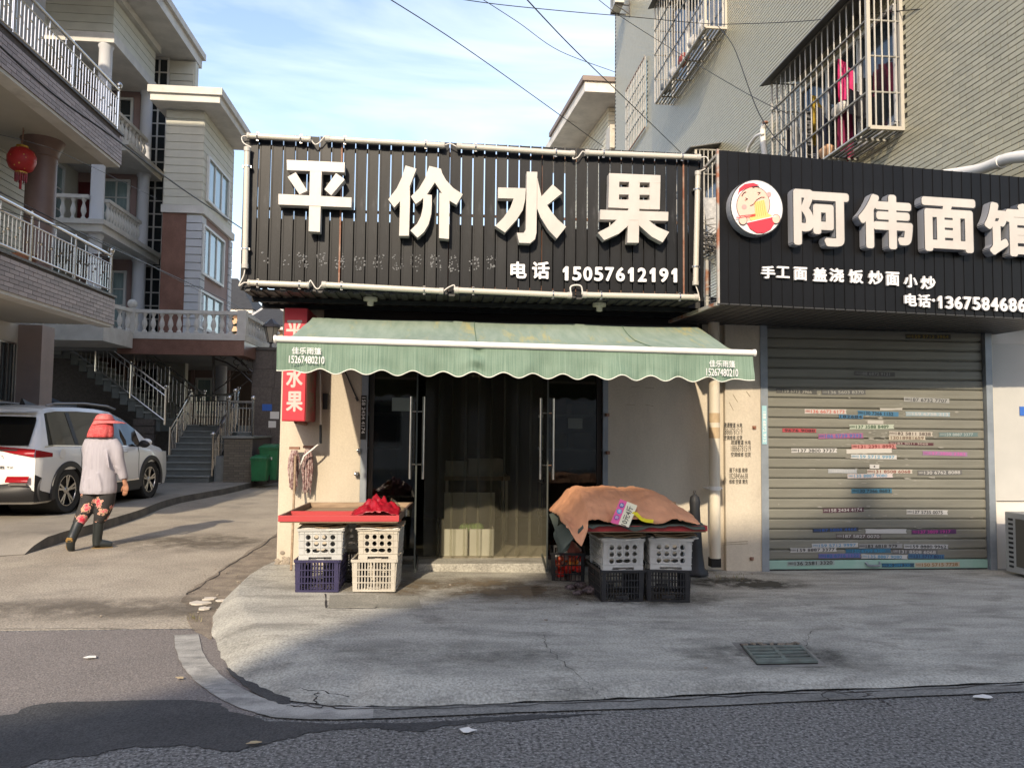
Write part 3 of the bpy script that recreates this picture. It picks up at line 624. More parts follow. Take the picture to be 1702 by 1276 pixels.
for side, xa, xb in (("left", XL+.3, dl0-.25), ("right", dl1+.15, XR-.9)):
    sh = empty("produce_shelf", ((xa+xb)/2, 9.4, .15), 0, "steel produce shelf behind the %s fixed glass panel" % side, "shelf")
    for z in (.45, .85, 1.25, 1.65):
        b = MB(); b.bx(xa, xb, 9.0, 9.7, z, z+.03); b.build("shelf_board", white_p if z > .9 else wood, sh)
    for x in (xa+.02, xb-.02):
        for y in (9.02, 9.68): b = MB(); b.bx(x-.015, x+.015, y-.015, y+.015, .15, 1.9); b.build("leg", alu, sh)
    cols = [(.5, .42, .05), (.35, .05, .03), (.12, .2, .05), (.5, .3, .08), (.45, .42, .36), (.3, .1, .05)]
    idx = 0
    for z in (.48, .88, 1.28, 1.68):
        x = xa+.15
        while x < xb-.1:
            wd = random.uniform(.2, .3); h = random.uniform(.1, .2); cc = random.choice(cols)
            b = MB(); b.bx(x-wd/2, x+wd/2-.02, 9.05, 9.45, z, z+h)
            for q in range(8): b.ball((x+random.uniform(-wd/2+.04, wd/2-.05), random.uniform(9.1, 9.3), z+h), .04, 8, 5)
            idx += 1
            obj1("produce_box", b, mat("produce %s %d" % (side, idx), cc, .6, c2=tuple(min(1, k*1.6) for k in cc), ns=8), "dim fruit box %s from left on the %s shelf behind the %s glass" % (["first", "second", "third", "fourth", "fifth", "sixth"][int((x-xa)/.3)], {.48: "lowest", .88: "second", 1.28: "third", 1.68: "top"}[z], side), "produce box", "produce boxes on the %s shelf" % side, smooth=40)
            x += wd+.04
b = MB(); b.ball(P(628, 800, Y=8.6), .17, 12, 8, .9); obj1("yellow_bag", b, mat("yellow bag", (.45, .42, .03), .5, c2=(.35, .36, .05), ns=5), "yellow-green round bag behind the left glass panel", "bag", smooth=True)
b = MB(); q = P(630, 812, Y=8.5); b.bx(q.x-.14, q.x+.12, 8.42, 8.75, q.z-.09, q.z-.01); obj1("cream_crate", b, cream_pl, "cream carton beneath the yellow bag behind the glass", "carton")
b = MB()
b.grid(14, 10, lambda u, v: (P(915, 860, Y=8.5).x+u*.36, 8.5+.05*math.sin(u*9), .62+.42*v*(1-.3*abs(u-.4))+.0))
obj1("red_sack", b, mat("dull red sack", (.22, .05, .03), .8), "dull red cloth hung behind the right glass panel", "cloth", smooth=True)

# ---------------------------------------------------------------- the big slatted sign
SY = 7.0
sA, sB = P(412, 222, Y=SY), P(1163, 256, Y=SY); sC, sD = P(405, 478, Y=SY), P(1163, 497, Y=SY)
SX0, SX1, SZ0, SZ1 = sC.x, sB.x, (sC.z+sD.z)/2-.0, (sA.z+sB.z)/2
sign = empty("shop_sign", ((SX0+SX1)/2, SY, SZ0), 0, "large black slatted sign board with four white Chinese characters and white tube lamps", "sign board")
NS = 39; pitch = (SX1-SX0)/NS
def zt(x): t = (x-SX0)/(SX1-SX0); return sA.z*(1-t)+sB.z*t
def zb(x): t = (x-SX0)/(SX1-SX0); return sC.z*(1-t)+sD.z*t
me = MB().hexa([(0, 0, 0), (pitch*.86, 0, 0), (pitch*.86, .03, 0), (0, .03, 0), (0, 0, 1), (pitch*.86, 0, 1), (pitch*.86, .03, 1), (0, .03, 1)])
me.bx(-.004, pitch*.1, -.006, 0, 0, 1); me.bx(pitch*.78, pitch*.865, -.006, 0, 0, 1)
me = me.mesh("slat", black_slat)
for k in range(NS):
    x = SX0+k*pitch; o = piece("slat", me, sign, (x, SY+random.uniform(-.003, .003), zb(x))); o.scale.z = zt(x)-zb(x); o.rotation_euler.z = random.uniform(-.035, .035)
b = MB()
for x in (SX0+.02, SX0+.9, SX0+1.8, SX0+2.7, SX0+3.6, SX1-.03): b.bx(x-.02, x+.02, SY+.05, SY+.09, SZ0, SZ1-.03)
b.bx(SX0, SX1, SY+.033, SY+.05, SZ0+.02, SZ0+.07); b.bx(SX0, SX1, SY+.033, SY+.05, SZ1-.12, SZ1-.08); b.bx(SX0, SX1, SY+.033, SY+.05, SZ0+.72, SZ0+.745)
for x in (SX0+.02, SX0+1.8, SX1-.03): b.bar((x, SY+.09, SZ1-.1), (x, 8.4, SZ0+.25), .03); b.bar((x, SY+.09, SZ0+.05), (x, 8.0, SZ0+.05), .04)
b.build("steel_frame", rust, sign)
b = MB(); b.bx(SX0+.02, SX1-.02, SY+.10, SY+.11, SZ0+.02, SZ0+.66); b.build("back_board", brown_dark, sign)
for x in (SX0+.83, SX1-.17): b = MB(); b.bx(x, x+.014, SY-.012, SY-.002, SZ0+.02, SZ1-.02); b.build("rust_strip", rust, sign)
b = MB(); b.bx(SX0-.03, SX0-.004, SY-.01, SY+.05, SZ0-.02, sA.z); b.build("edge_post", black_slat, sign)
b = MB(); b.bx(SX1, SX1+.03, SY-.01, SY+.05, SZ0-.02, sB.z-.01); b.build("edge_post", black_slat, sign)
# ribbed soffit under the sign
me = MB().bx(0, pitch*.5, 0, 1.0, 0, .02).bx(pitch*.5, pitch*.92, 0, 1, .012, .03).mesh("soffit_rib", sofm)
for k in range(NS): x = SX0+k*pitch; piece("soffit_rib", me, sign, (x, SY+.0, zb(x)-.03))
b = MB(); b.bx(SX0, SX1, 7.3, 7.35, SZ0-.075, SZ0-.035); b.bx(SX0, SX1, 7.7, 7.75, SZ0-.075, SZ0-.035); b.build("soffit_beam", black_slat, sign)
b = MB(); b.bx(SX0, SX1, 7.88, 7.93, SZ0-.02, SZ0+.1); b.build("rear_beam", sofm, sign)
def zp(ox, oy, sc_, pts, Y): return [P(ox+x/sc_, oy+y/sc_, Y=Y) for x, y in pts]
def glyph(name, ox, oy, s_, polys, parent):
    g = empty(name, (0, 0, 0)); g.parent = parent; ORG.pop(g.name); q0 = zp(ox, oy, s_, [polys[0][0]], SY-.12)[0]; g.location = q0-root_origin(parent)
    bfront = MB(); bside = MB()
    for i, poly_ in enumerate(polys):
        Y = SY-.115-.0012*i; pts = zp(ox, oy, s_, poly_, Y)
        bfront.prism(pts, (0, .006, 0)); bside.prism([p+Vector((0, .0065, 0)) for p in pts], (0, .088, 0))
    bfront.build("letter_face", letter_w, g, fix=True); bside.build("letter_edge", letter_side, g)
ping = [[(500, 300), (578, 300), (565, 740), (490, 735)], [(345, 262), (730, 280), (728, 345), (347, 330)], [(350, 375), (405, 345), (482, 468), (430, 492)], [(672, 350), (730, 392), (640, 497), (595, 458)], [(290, 488), (775, 512), (773, 577), (290, 558)]]
jia = [[(1133, 300), (1205, 322), (1160, 437), (1162, 520), (1155, 765), (1090, 765), (1097, 535), (1058, 578), (1018, 525), (1075, 450), (1110, 375)],
       [(1290, 303), (1368, 322), (1375, 350), (1400, 395), (1450, 450), (1512, 490), (1470, 560), (1420, 530), (1375, 485), (1327, 412), (1275, 490), (1235, 530), (1200, 555), (1168, 505), (1220, 455), (1262, 385)],
       [(1252, 490), (1307, 495), (1307, 560), (1303, 620), (1285, 690), (1255, 740), (1212, 778), (1165, 730), (1210, 685), (1235, 635), (1248, 575)], [(1357, 480), (1425, 495), (1420, 787), (1355, 780)]]
shui = [[(378, 338), (448, 340), (446, 400), (442, 740), (432, 782), (400, 808), (328, 805), (313, 740), (358, 740), (372, 718)], [(190, 442), (372, 447), (368, 520), (352, 590), (310, 655), (235, 738), (170, 695), (225, 640), (270, 575), (292, 515), (190, 512)],
        [(448, 380), (475, 500), (548, 422), (612, 478), (512, 558), (540, 600), (580, 650), (637, 700), (575, 778), (520, 720), (470, 640), (446, 580)]]
guo = [[(920, 348), (1258, 362), (1257, 412), (919, 402)], [(919, 438), (1256, 445), (1255, 492), (917, 487)], [(917, 520), (1254, 526), (1253, 588), (915, 574)], [(920, 400), (987, 401), (984, 575), (915, 573)], [(1052, 405), (1122, 409), (1115, 805), (1040, 805)], [(1188, 410), (1257, 413), (1253, 586), (1186, 584)],
       [(862, 588), (1310, 603), (1308, 662), (860, 652)], [(975, 650), (1049, 655), (1049, 690), (985, 745), (888, 788), (846, 738), (920, 700)], [(1115, 655), (1180, 658), (1235, 700), (1315, 735), (1272, 803), (1200, 765), (1116, 690)]]
glyph("character", 390, 200, 3.988, ping, sign); glyph("character", 390, 200, 3.988, jia, sign); glyph("character", 780, 200, 3.958, shui, sign); glyph("character", 780, 200, 3.958, guo, sign)
def line_on(name, t, x0, y1, x1, y0, Y, m, parent, bold=.0, depth=.0, slope=None, side=None, res=4):
    a = P(x0, y1, Y=Y); e = P(x1, y1+(slope or 0)*(x1-x0), Y=Y); u = P(x0, y0, Y=Y)
    return text_on(name, t, a, e-a, (0, 0, 1), (e-a).length, u.z-a.z, m, parent, depth, bold, res, side=side)
for t_, x0, x1, y0, y1 in (("电", 848, 875, 435, 463), ("话", 884, 913, 435, 464)):
    line_on("letter", t_, x0, y1, x1, y0, SY-.02, letter_pure, sign, .035, .012, .01)
px_ = 932
for i, ch in enumerate("15057612191"):
    x0 = 933+i*18.05; wch = 9.5 if ch == '1' else 15
    line_on("digit", ch, x0+(2 if ch == '1' else 0), 466.5+.018*(x0-933), x0+(2 if ch == '1' else 0)+wch, 443+.018*(x0-933), SY-.02, letter_pure, sign, .045, .012, .01)
# ghost marks left by an older text: dabs of old glue
b = MB()
for k in range(13):
    cx = 440+k*31.5; cy = 433+.018*(cx-440)
    for q in range(26):
        x, y = cx+random.uniform(-9, 9), cy+random.uniform(-14, 13)
        if random.random() < (.3 if k in (0, 1) else .85):
            c = P(x, y, Y=SY-.009); s = random.uniform(.004, .011); b.ball((c.x, SY-.004, c.z), s, 5, 4, 1, sy=.4)
b.build("old_glue_dabs", mat("dry glue", (.12, .122, .125), .6), sign, kind='stuff')
# tube lamps with clips and leads
cap_m = mat("lamp end cap", (.42, .40, .36), .5)
def tube_lamp(a, e, parent, r=.026):
    l_ = empty("tube_lamp", (0, 0, 0)); l_.parent = parent; ORG.pop(l_.name); l_.location = a-root_origin(parent)
    d = (e-a); b = MB(); b.tube([a+d*.03, a+d*.97], r, 10); b.build("tube", tube_w, l_, smooth=40)
    for q0, q1 in ((a, a+d*.035), (e-d*.035, e)): b = MB(); b.tube([q0, q1], r*1.18, 10); b.build("end_cap", cap_m, l_, smooth=40)
    for t in (.16, .84):
        c = a.lerp(e, t); nx = d.normalized(); b = MB(); b.tube([c-nx*.006, c+nx*.006], r*1.2, 10)
        b.bx(c.x-.01, c.x+.01, c.y, c.y+.05, c.z-r*1.5, c.z+r*1.5) if abs(nx.x) > .5 else b.bx(c.x-r*1.5, c.x+r*1.5, c.y, c.y+.05, c.z-.01, c.z+.01)
        b.build("clip", alu, l_)
LY = SY-.06
for (x0, y0, x1, y1) in ((411, 226, 517, 232), (541, 231, 739, 242), (759, 243, 955, 256), (972, 254, 1164, 262), (412, 470, 514, 474), (535, 473, 737, 484), (755, 482, 950, 491), (968, 490, 1160, 494), (411, 245, 407, 446), (1160, 285, 1156, 474)):
    tube_lamp(P(x0, y0, Y=LY), P(x1, y1, Y=LY), sign)
def lead(pts, Y=LY, r=.006, m=None, parent=sign, name="lamp_lead"):
    q = dens([P(x, y, Y=Y) for x, y in pts], 5, 0); b = MB(); b.tube(q, r, 5); return b.build(name, m or wire_w, parent, smooth=True)
lead([(517, 232), (523, 240), (530, 238), (541, 226), (541, 231)]); lead([(411, 226), (402, 228), (405, 238), (417, 245), (411, 247)]); lead([(407, 446), (405, 458), (397, 475), (405, 470), (412, 470)])
lead([(514, 474), (516, 466), (524, 478), (529, 480), (535, 473)]); lead([(739, 242), (748, 239), (759, 244)]); lead([(955, 256), (952, 264), (960, 262), (968, 252), (972, 254)]); lead([(950, 491), (948, 478), (955, 474), (966, 476), (968, 490)], r=.008)
lead([(1156, 474), (1160, 485), (1163, 500), (1158, 492), (1160, 494)]); lead([(1164, 262), (1175, 262), (1178, 275), (1170, 282), (1160, 285)]); lead([(737, 484), (745, 478), (755, 474), (755, 482)])
# bulbs and batten under the soffit
for k, x in enumerate((615, 998)):
    c = P(x, 492+k*14, Y=7.15); b = MB(); b.lathe([(.02, 0), (.065, -.0), (.065, -.03), (.03, -.032), (.028, -.075), (.006, -.08)], (c.x, 7.2, SZ0-.03), 14)
    obj1("lamp_holder", b, tube_w, "%s round lamp holder under the big sign" % ("left" if k == 0 else "right"), "lamp holder", smooth=40)
b = MB(); a = P(742, 508, Y=7.5); e = P(850, 512, Y=7.5); b.bx(a.x, e.x, 7.48, 7.56, a.z-.0, a.z+.03); obj1("tube_batten", b, tube_w, "single fluorescent batten hung under the sign soffit above the awning", "light fitting")

# ---------------------------------------------------------------- awning
AY, BY = 5.97, 7.32
aL, aR = P(461, 565, Y=AY), P(1250, 588, Y=AY); rL, rR = P(520, 529, Y=BY), P(1160, 545, Y=BY)
aw = empty("awning", ((aL.x+aR.x)/2, BY, rL.z), 0, "faded green folding awning with scalloped valance over the shop door", "awning")
def awf(u, v):
    f = aL.lerp(aR, u); r_ = rL.lerp(rR, u); p = r_.lerp(f, v); sag = -.055*math.sin(math.pi*v)+.020*math.sin(u*13+v*5)*v*(1-v)*4+.010*noise.noise(Vector((u*24, v*5, 2)))*math.sin(math.pi*v)-.012*abs(math.sin(u*math.pi*3))*(1-v)
    return (p.x, p.y, p.z+sag+.01)
b = MB(); b.grid(60, 12, awf); b.build("canopy_cloth", awn, aw, smooth=True, fix=False)
# seams
for u in (.408, .795): b = MB(); b.tube([Vector(awf(u, v/10))+Vector((0, 0, .004)) for v in range(11)], .004, 4); b.build("seam", mat("seam %d" % int(u*99), (.12, .19, .13), .8), aw)
NSC = 16
def vbot(u): 
    ph = u*NSC*2*math.pi+.6; e = min(1, u*12, (1-u)*12)
    return .222-.018*u+.020*math.cos(ph)*e
def valf(u, v):
    f = aL.lerp(aR, u); d = v*vbot(u); n = math.sin(u*61)*.010*v+.014*math.sin(u*23+1)*v+ (.02*math.sin(v*9)*math.exp(-((u-.41)/.012)**2))
    return (f.x, f.y-.012+n*1.25-.01*v+.02*noise.noise(Vector((u*30, v*2, 5)))*v, f.z-.012-d)
b = MB(); b.grid(320, 8, valf); b.build("valance", awn_v, aw, smooth=True, fix=False)
b = MB(); b.tube([Vector(valf(i/320, 1)) for i in range(321)], .0045, 5); b.build("valance_trim", mat("white piping", (.66, .66, .58), .8), aw, smooth=True)
b = MB(); b.tube([aL+Vector((-.012, -.012, .006)), aR+Vector((.012, -.012, .006))], .025, 12); b.build("front_bar", white_p, aw, smooth=40)
for e in (aL+Vector((-.014, 0, 0)), aR+Vector((.014, 0, 0))): b = MB(); b.tube([e+Vector((-.008, -.012, .006)), e+Vector((.008, -.012, .006))], .030, 12); b.build("bar_cap", white_p, aw)
b = MB(); b.tube([rL+Vector((0, .02, -.05)), rR+Vector((0, .02, -.05))], .035, 12); b.build("roller", black_pl, aw, smooth=40)
for e, s in ((aL, 1), (aR, -1)):
    el = Vector((e.x+s*.75, 6.75, 2.25)); w_ = Vector((e.x+s*.25, 7.85, 2.42)); b = MB(); b.tube([e+Vector((s*.1, .02, -.01)), el, w_], .018, 6); b.build("folding_arm", white_p if 0 else mat("arm paint %d" % s, (.3, .3, .29), .4), aw)
b = MB(); b.bx(rL.x-.0, rR.x, 7.55, 7.62, 2.5, 2.56); b.build("torsion_bar", black_pl, aw)
for (x0, x1) in ((485, 534), (1179, 1222)):
    sl_ = .03; Yv = AY-.035
    line_on("lettering", "佳乐雨篷", x0, 588+(x0-485)*.031, x1, 576.5+(x0-485)*.031, Yv-.012, letter_pure, aw, .012, 0, .03)
    line_on("lettering", "15267480210", x0-5, 603+(x0-485)*.0305, x1+5, 590.5+(x0-485)*.0305, Yv-.012, letter_pure, aw, .01, 0, .03)
# crank rod
b = MB(); a = P(532, 600, Y=7.82); q = [a, P(533, 708, Y=7.82)]; b.tube(q, .008, 6); b.tube([P(533, 735, Y=7.8), P(521, 745, Y=7.78), P(505, 758, Y=7.78), P(500, 772, Y=7.78)], .009, 6)
obj1("awning_crank", b, white_p, "white awning crank rod hanging beside the red lightbox", "crank rod", smooth=True)
b = MB(); b.tube([P(533, 706, Y=7.82), P(533, 737, Y=7.8)], .014, 8); o = b.build("grip", black_pl, bpy.data.objects["awning_crank"])

# ---------------------------------------------------------------- red lightbox on the pier
by0 = 7.40; bx1 = P(509, 600, Y=by0).x; bx0 = P(471, 600, Y=by0).x; bz1 = P(490, 512, Y=by0).z; bz0 = P(490, 700, Y=by0).z
rb = empty("red_lightbox", ((bx0+bx1)/2, by0, bz0), 0, "tall red projecting lightbox with white Chinese characters left of the door", "lightbox sign")
b = MB(); b.bx(bx0, bx1, by0, 7.99, bz0, bz1); b.build("case", red_side, rb)
b = MB(); b.bx(bx0+.003, bx1-.003, by0-.006, by0-.0005, bz0+.01, bz1-.003); b.build("front_panel", red_sign, rb)
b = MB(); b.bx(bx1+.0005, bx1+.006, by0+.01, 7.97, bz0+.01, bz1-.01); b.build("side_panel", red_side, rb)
b = MB(); b.tube([(bx0+.12, 7.45, bz0-.005), (bx0+.12, 7.99, bz0-.02)], .02, 6); b.build("bracket", rust, rb)
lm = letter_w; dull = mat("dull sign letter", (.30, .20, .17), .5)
zz = bz1-.33
rows = [("平", 524, 572), ("价", 571, 614), ("水", 611, 641), ("果", 649, 685)]
for ch, y0, y1 in (("平", 532, 563), ("价", 570, 603), ("水", 610, 644), ("果", 650, 684)):
    line_on("letter", ch, 475, y1, 503, y0, by0-.008, lm, rb, .03)
    za, zb_ = P(490, y1, Y=by0).z, P(490, y0, Y=by0).z
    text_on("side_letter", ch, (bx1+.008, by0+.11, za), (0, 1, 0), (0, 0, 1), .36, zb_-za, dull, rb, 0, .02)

# ---------------------------------------------------------------- mops, sticks
b = MB()
for k, (cx, top, bot) in enumerate(((489, 748, 812), (512, 746, 816))):
    mp_ = empty("hanging_mop", P(cx, 745, Y=7.86), 0, ("left yarn mop hanging head down under the red lightbox" if k == 0 else "right yarn mop hanging head down under the red lightbox"), "mop")
    b = MB()
    for q in range(34):
        a = random.uniform(0, 6.28); rr = random.uniform(.01, .05); dx = math.cos(a)*rr; dy = math.sin(a)*rr*.7
        z0 = P(cx, top, Y=7.86).z; z1 = P(cx, bot, Y=7.86).z+random.uniform(-.04, .1); xx = P(cx, 745, Y=7.86).x
        pts = [(xx+dx*.5, 7.88+dy*.4, z0), (xx+dx, 7.88+dy, z0-.08), (xx+dx*1.1+random.uniform(-.01, .01), 7.88+dy, (z0+z1)/2), (xx+dx*.8+random.uniform(-.012, .012), 7.88+dy*.7, z1)]
        b.tube(pts, [.006, .008, .007, .005], 5)
    b.build("yarn", mop_m, mp_)
    z0 = P(cx, top-3, Y=7.86).z; b = MB(); b.bx(xx-.05, xx+.05, 7.86, 7.9, z0-.01, z0+.015); b.build("clamp", rust, mp_)
b = MB(); b.tube([P(491, 757, Y=7.84), P(487, 875, Y=7.6), P(484, 947, Y=7.25)], .012, 7); obj1("broom_stick", b, wood, "bare wooden pole leaning against the pier behind the left tray", "pole", smooth=True)
# ================================================================ CRATES AND TRAYS
def wall_map(o, ux, uy, nn):
    o, ux, uy, nn = map(Vector, (o, ux, uy, nn)); return lambda u, v, t: o+ux*u+uy*v+nn*t
def ring_cell(b, f, u0, u1, v0, v1, r, th, sx=1.0):
    n = 12; cu, cv = (u0+u1)/2, (v0+v1)/2; outer = []; inner = []
    for k in range(n):
        a = 2*math.pi*(k+.5)/n; c, s = math.cos(a), math.sin(a); m_ = 1/max(abs(c), abs(s))
        outer.append((cu+c*m_*(u1-u0)/2, cv+s*m_*(v1-v0)/2)); inner.append((cu+c*r*sx, cv+s*r))
    vs = [f(*p, 0) for p in outer]+[f(*p, 0) for p in inner]+[f(*p, th) for p in outer]+[f(*p, th) for p in inner]; fs = []
    for k in range(n):
        j = (k+1) % n; fs += [(k, j, n+j, n+k), (2*n+j, 2*n+k, 3*n+k, 3*n+j), (n+k, n+j, 3*n+j, 3*n+k)]
    b.add(vs, fs)
def blk(b, f, u0, u1, v0, v1, t0, t1):
    b.hexa([f(u0, v0, t0), f(u1, v0, t0), f(u1, v0, t1), f(u0, v0, t1), f(u0, v1, t0), f(u1, v1, t0), f(u1, v1, t1), f(u0, v1, t1)])
def crate_mesh(kind, m, W=.375, D=.5, H=.27):
    b = MB(); th = .006; tp = .012
    for (o, ux, nn, Lw) in (((-W/2+tp, -D/2+tp, 0), (1, 0, 0), (0, 1, 0), W-2*tp), ((W/2-tp, D/2-tp, 0), (-1, 0, 0), (0, -1, 0), W-2*tp), ((-W/2+tp, D/2-tp, 0), (0, -1, 0), (1, 0, 0), D-2*tp), ((W/2-tp, -D/2+tp, 0), (0, 1, 0), (-1, 0, 0), D-2*tp)):
        uy = Vector((-nn[0]*tp, -nn[1]*tp, H)).normalized(); f = wall_map(o, ux, uy, nn)
        blk(b, f, -.012, Lw+.012, H-.022, H, -.010, th)                       # rim
        if kind == 'round':
            for e in (.02, .35*0+.0): pass
            blk(b, f, 0, .04, .0, H-.022, 0, th); blk(b, f, Lw-.04, Lw, .0, H-.022, 0, th)
            blk(b, f, .04, Lw-.04, H-.045, H-.022, 0, th)
            arch = [(.04, .0), (.075, .028), (Lw-.075, .028), (Lw-.04, .0)]
            blk(b, f, .04, Lw-.04, .030, .055, 0, th); blk(b, f, .0, .08, -.0, .03, -.004, th); blk(b, f, Lw-.08, Lw, -.0, .03, -.004, th)
            nc = 4 if Lw < .4 else 6; cw = (Lw-.08)/nc; rh = (H-.045-.055)/3
            for r_ in range(3):
                for c in range(nc):
                    u0, u1, v0, v1 = .04+c*cw, .04+(c+1)*cw, .055+r_*rh, .055+(r_+1)*rh
                    if r_ == 0 and 0 < c < nc-1:
                        ring_cell(b, f, u0, u1, v0, v1, rh*.30, th, 1.9)
                    else: ring_cell(b, f, u0, u1, v0, v1, rh*.37, th)
            for c in range(nc+1): blk(b, f, .04+c*cw-.0015, .04+c*cw+.0015, .055, H-.022, -.005, 0)
            for r_ in range(4): blk(b, f, .0, Lw, .055+r_*rh-.0015, .055+r_*rh+.0015, -.006, -.0001)
        else:
            nb = (7 if kind == 'basket' else 11) if Lw < .4 else (8 if kind == 'basket' else 15); blk(b, f, 0, .035, 0, H-.022, -.003, th); blk(b, f, Lw-.035, Lw, 0, H-.022, -.003, th)
            for c in range(nb):
                u = .035+(Lw-.07)*(c+.5)/nb; blk(b, f, u-.0045, u+.0045, .02, H-.022, 0, th)
            for v in ((.0, .072, .155) if kind == 'basket' else (.0, .072, .125, .18)): blk(b, f, .0, Lw, v, v+(.02 if v == 0 else .009), -.005, -.0002)
            if Lw < .4 and kind != 'basket': blk(b, f, Lw*.35, Lw*.65, .03, .06 if m is black_pl else .036, -.006, .0)
            blk(b, f, Lw*.5-.006, Lw*.5+.006, .02, H-.02, -.006, 0)
    for k in range(6): b.bx(-W/2+.02, W/2-.02, -D/2+.03+k*(D-.06)/5-.012, -D/2+.03+k*(D-.06)/5+.012, .0, .008)
    b.bx(-.03, .03, -D/2+.02, D/2-.02, .008, .012)
    return b.mesh("crate", m)
cm = {}
def crate(kind, m, x, y, z, rz, label, group=None, scale=(1, 1, 1)):
    if (kind, m.name) not in cm: cm[(kind, m.name)] = crate_mesh(kind, m)
    o = link("plastic_crate", cm[(kind, m.name)]); o.location = (x, y, z); o.rotation_euler.z = rz; o.scale = scale
    return tag(o, label, 'crate', group or "plastic crates stacked under the red trays")
def cx(x0, x1, Y, z): return (P(x0, 860, Y=Y).x+P(x1, 860, Y=Y).x)/2
Z0 = AZ(-1.1)+.001; ZR = AZ(1.9)+.001; CY = 6.68
crate('slot', blue_pl, cx(493, 567, CY, 0), CY+.25, Z0, R(-1), "violet blue slatted crate at the bottom of the left stack")
crate('round', white_pl, cx(497, 568, CY, 0), CY+.25, Z0+.262, R(1), "white crate with round holes on top of the violet blue crate")
crate('slot', cream_pl, cx(591, 661, CY, 0)+.0, CY+.25, Z0, R(-3), "cream slotted crate standing on the ground beside the door")
crate('round', cream_pl, cx(600, 663, CY, 0), CY+.25, Z0+.262, R(-3), "cream crate with round holes on top of the cream slotted crate", scale=(.93, .95, 1))
crate('slot', black_pl, cx(566, 590, 7.3, 0), 7.35, Z0, 0, "black slotted crate in the gap behind the left crate stacks")
crate('round', white_pl, cx(566, 600, 7.3, 0), 7.35, Z0+.262, 0, "shaded white crate in the gap behind the left stacks, on the black crate")
RY = 6.42
crate('slot', black_pl, cx(998, 1069, RY, 0), RY+.25, ZR, R(2), "black slotted crate under the white crate nearest the produce basket")
crate('round', white_pl, cx(1000, 1069, RY, 0), RY+.25, ZR+.262, R(2), "white round-holed crate next to the produce basket, under the peach cloth", scale=(.97, 1, 1))
crate('slot', black_pl, cx(1083, 1154, RY, 0), RY+.25, ZR, R(-9), "black slotted crate at the far right of the tray, on the ground")
crate('round', white_pl, cx(1085, 1156, RY, 0)+.01, RY+.25, ZR+.262, R(-9), "white round-holed crate at the far right, beside the folded umbrella", scale=(.97, 1, 1))
bc = P(950, 968, Z=ZR)
bk = crate('basket', black_pl, bc.x, bc.y+.24, ZR, R(-8), "short black basket of bright wrapped fruit beside the right crates", scale=(.86, .95, 1.03))
b = MB(); pk = [mat("pack %d" % i, c_, .35) for i, c_ in enumerate(((.9, .05, .03), (.95, .35, .03), (.9, .75, .6), (.85, .15, .06), (.9, .85, .8)))]
for i in range(34):
    x = bc.x+random.uniform(-.12, .12); y = bc.y+random.uniform(.06, .38); z = ZR+.05+.05*(i//8)+random.uniform(0, .02); s = .035
    b = MB(); b.ball((x, y, z), s, 10, 6, .85); tag(b.build("fruit_pack", pk[0 if z < .2 and random.random() < .7 else random.randrange(5)], smooth=True), "small wrapped fruit filling the black basket by the door", "fruit", "wrapped fruit in the black basket")
b = MB(); b.lathe([(.115, 0), (.10, .04), (.05, .10), (.004, .13)], (bc.x+.02, bc.y+.15, ZR+.245), 9); tag(b.build("red_brown_bag", mat("brown film", (.22, .07, .05), .25), smooth=30), "pointed red-brown plastic bag on top of the basket of fruit", "bag")

def tray(label, pts, z, hgt=.055, divider=None, m=tray_red, name="display_tray"):
    """pts: front-left, front-right, back-right, back-left"""
    A, B, C_, D = [Vector((p[0], p[1], z)) for p in pts]; t = empty(name, ((A.x+B.x)/2, A.y, z), 0, label, "tray")
    b = MB(); b.prism([A, B, C_, D], (0, 0, .01)); b.build("base_board", wood, t)
    for nm, p, q, mm_ in (("front_board", A, B, m), ("side_board", B, C_, dark_wood), ("back_board", D, C_, wood), ("side_board", A, D, dark_wood)):
        b = MB(); zoff = Vector((0, 0, .011+hgt/2)); d = (q-p).normalized()*(.012 if nm != 'side_board' else -.01); b.bar(p+zoff-d, q+zoff+d, .022, hgt); b.build(nm, mm_, t, bevel=.002)
    if divider: b = MB(); zoff = Vector((0, 0, .011+hgt/2)); b.bar(A.lerp(D, divider)+zoff, B.lerp(C_, divider)+zoff, .02, hgt); b.build("divider", m, t)
    return t
TZ = .705
def q2(x, y, z): p = P(x, y, Z=z); return (p.x, p.y)
fl = P(465, 868, Z=TZ); fr_ = P(661, 869, Z=TZ); Yf = (fl.y+fr_.y)/2
A_ = (P(465, 860, Y=Yf).x, Yf); B_ = (P(661, 860, Y=Yf).x, Yf)
tray("long red-fronted wooden tray on the left crates with a crimson sheet in it", [A_, B_, (P(684, 860, Y=Yf+1.15).x, Yf+1.15), (P(514, 860, Y=Yf+1.15).x, Yf+1.15)], TZ, .05, .3)
TR = .655
A2 = (P(972, 860, Y=6.32).x, 6.32); B2 = (P(1173, 860, Y=6.32).x, 6.32)
tray("red-fronted wooden tray on the right crates beneath the peach cloth", [A2, B2, (B2[0]-.02, 7.35), (A2[0]-.1, 7.35)], TR, .045)
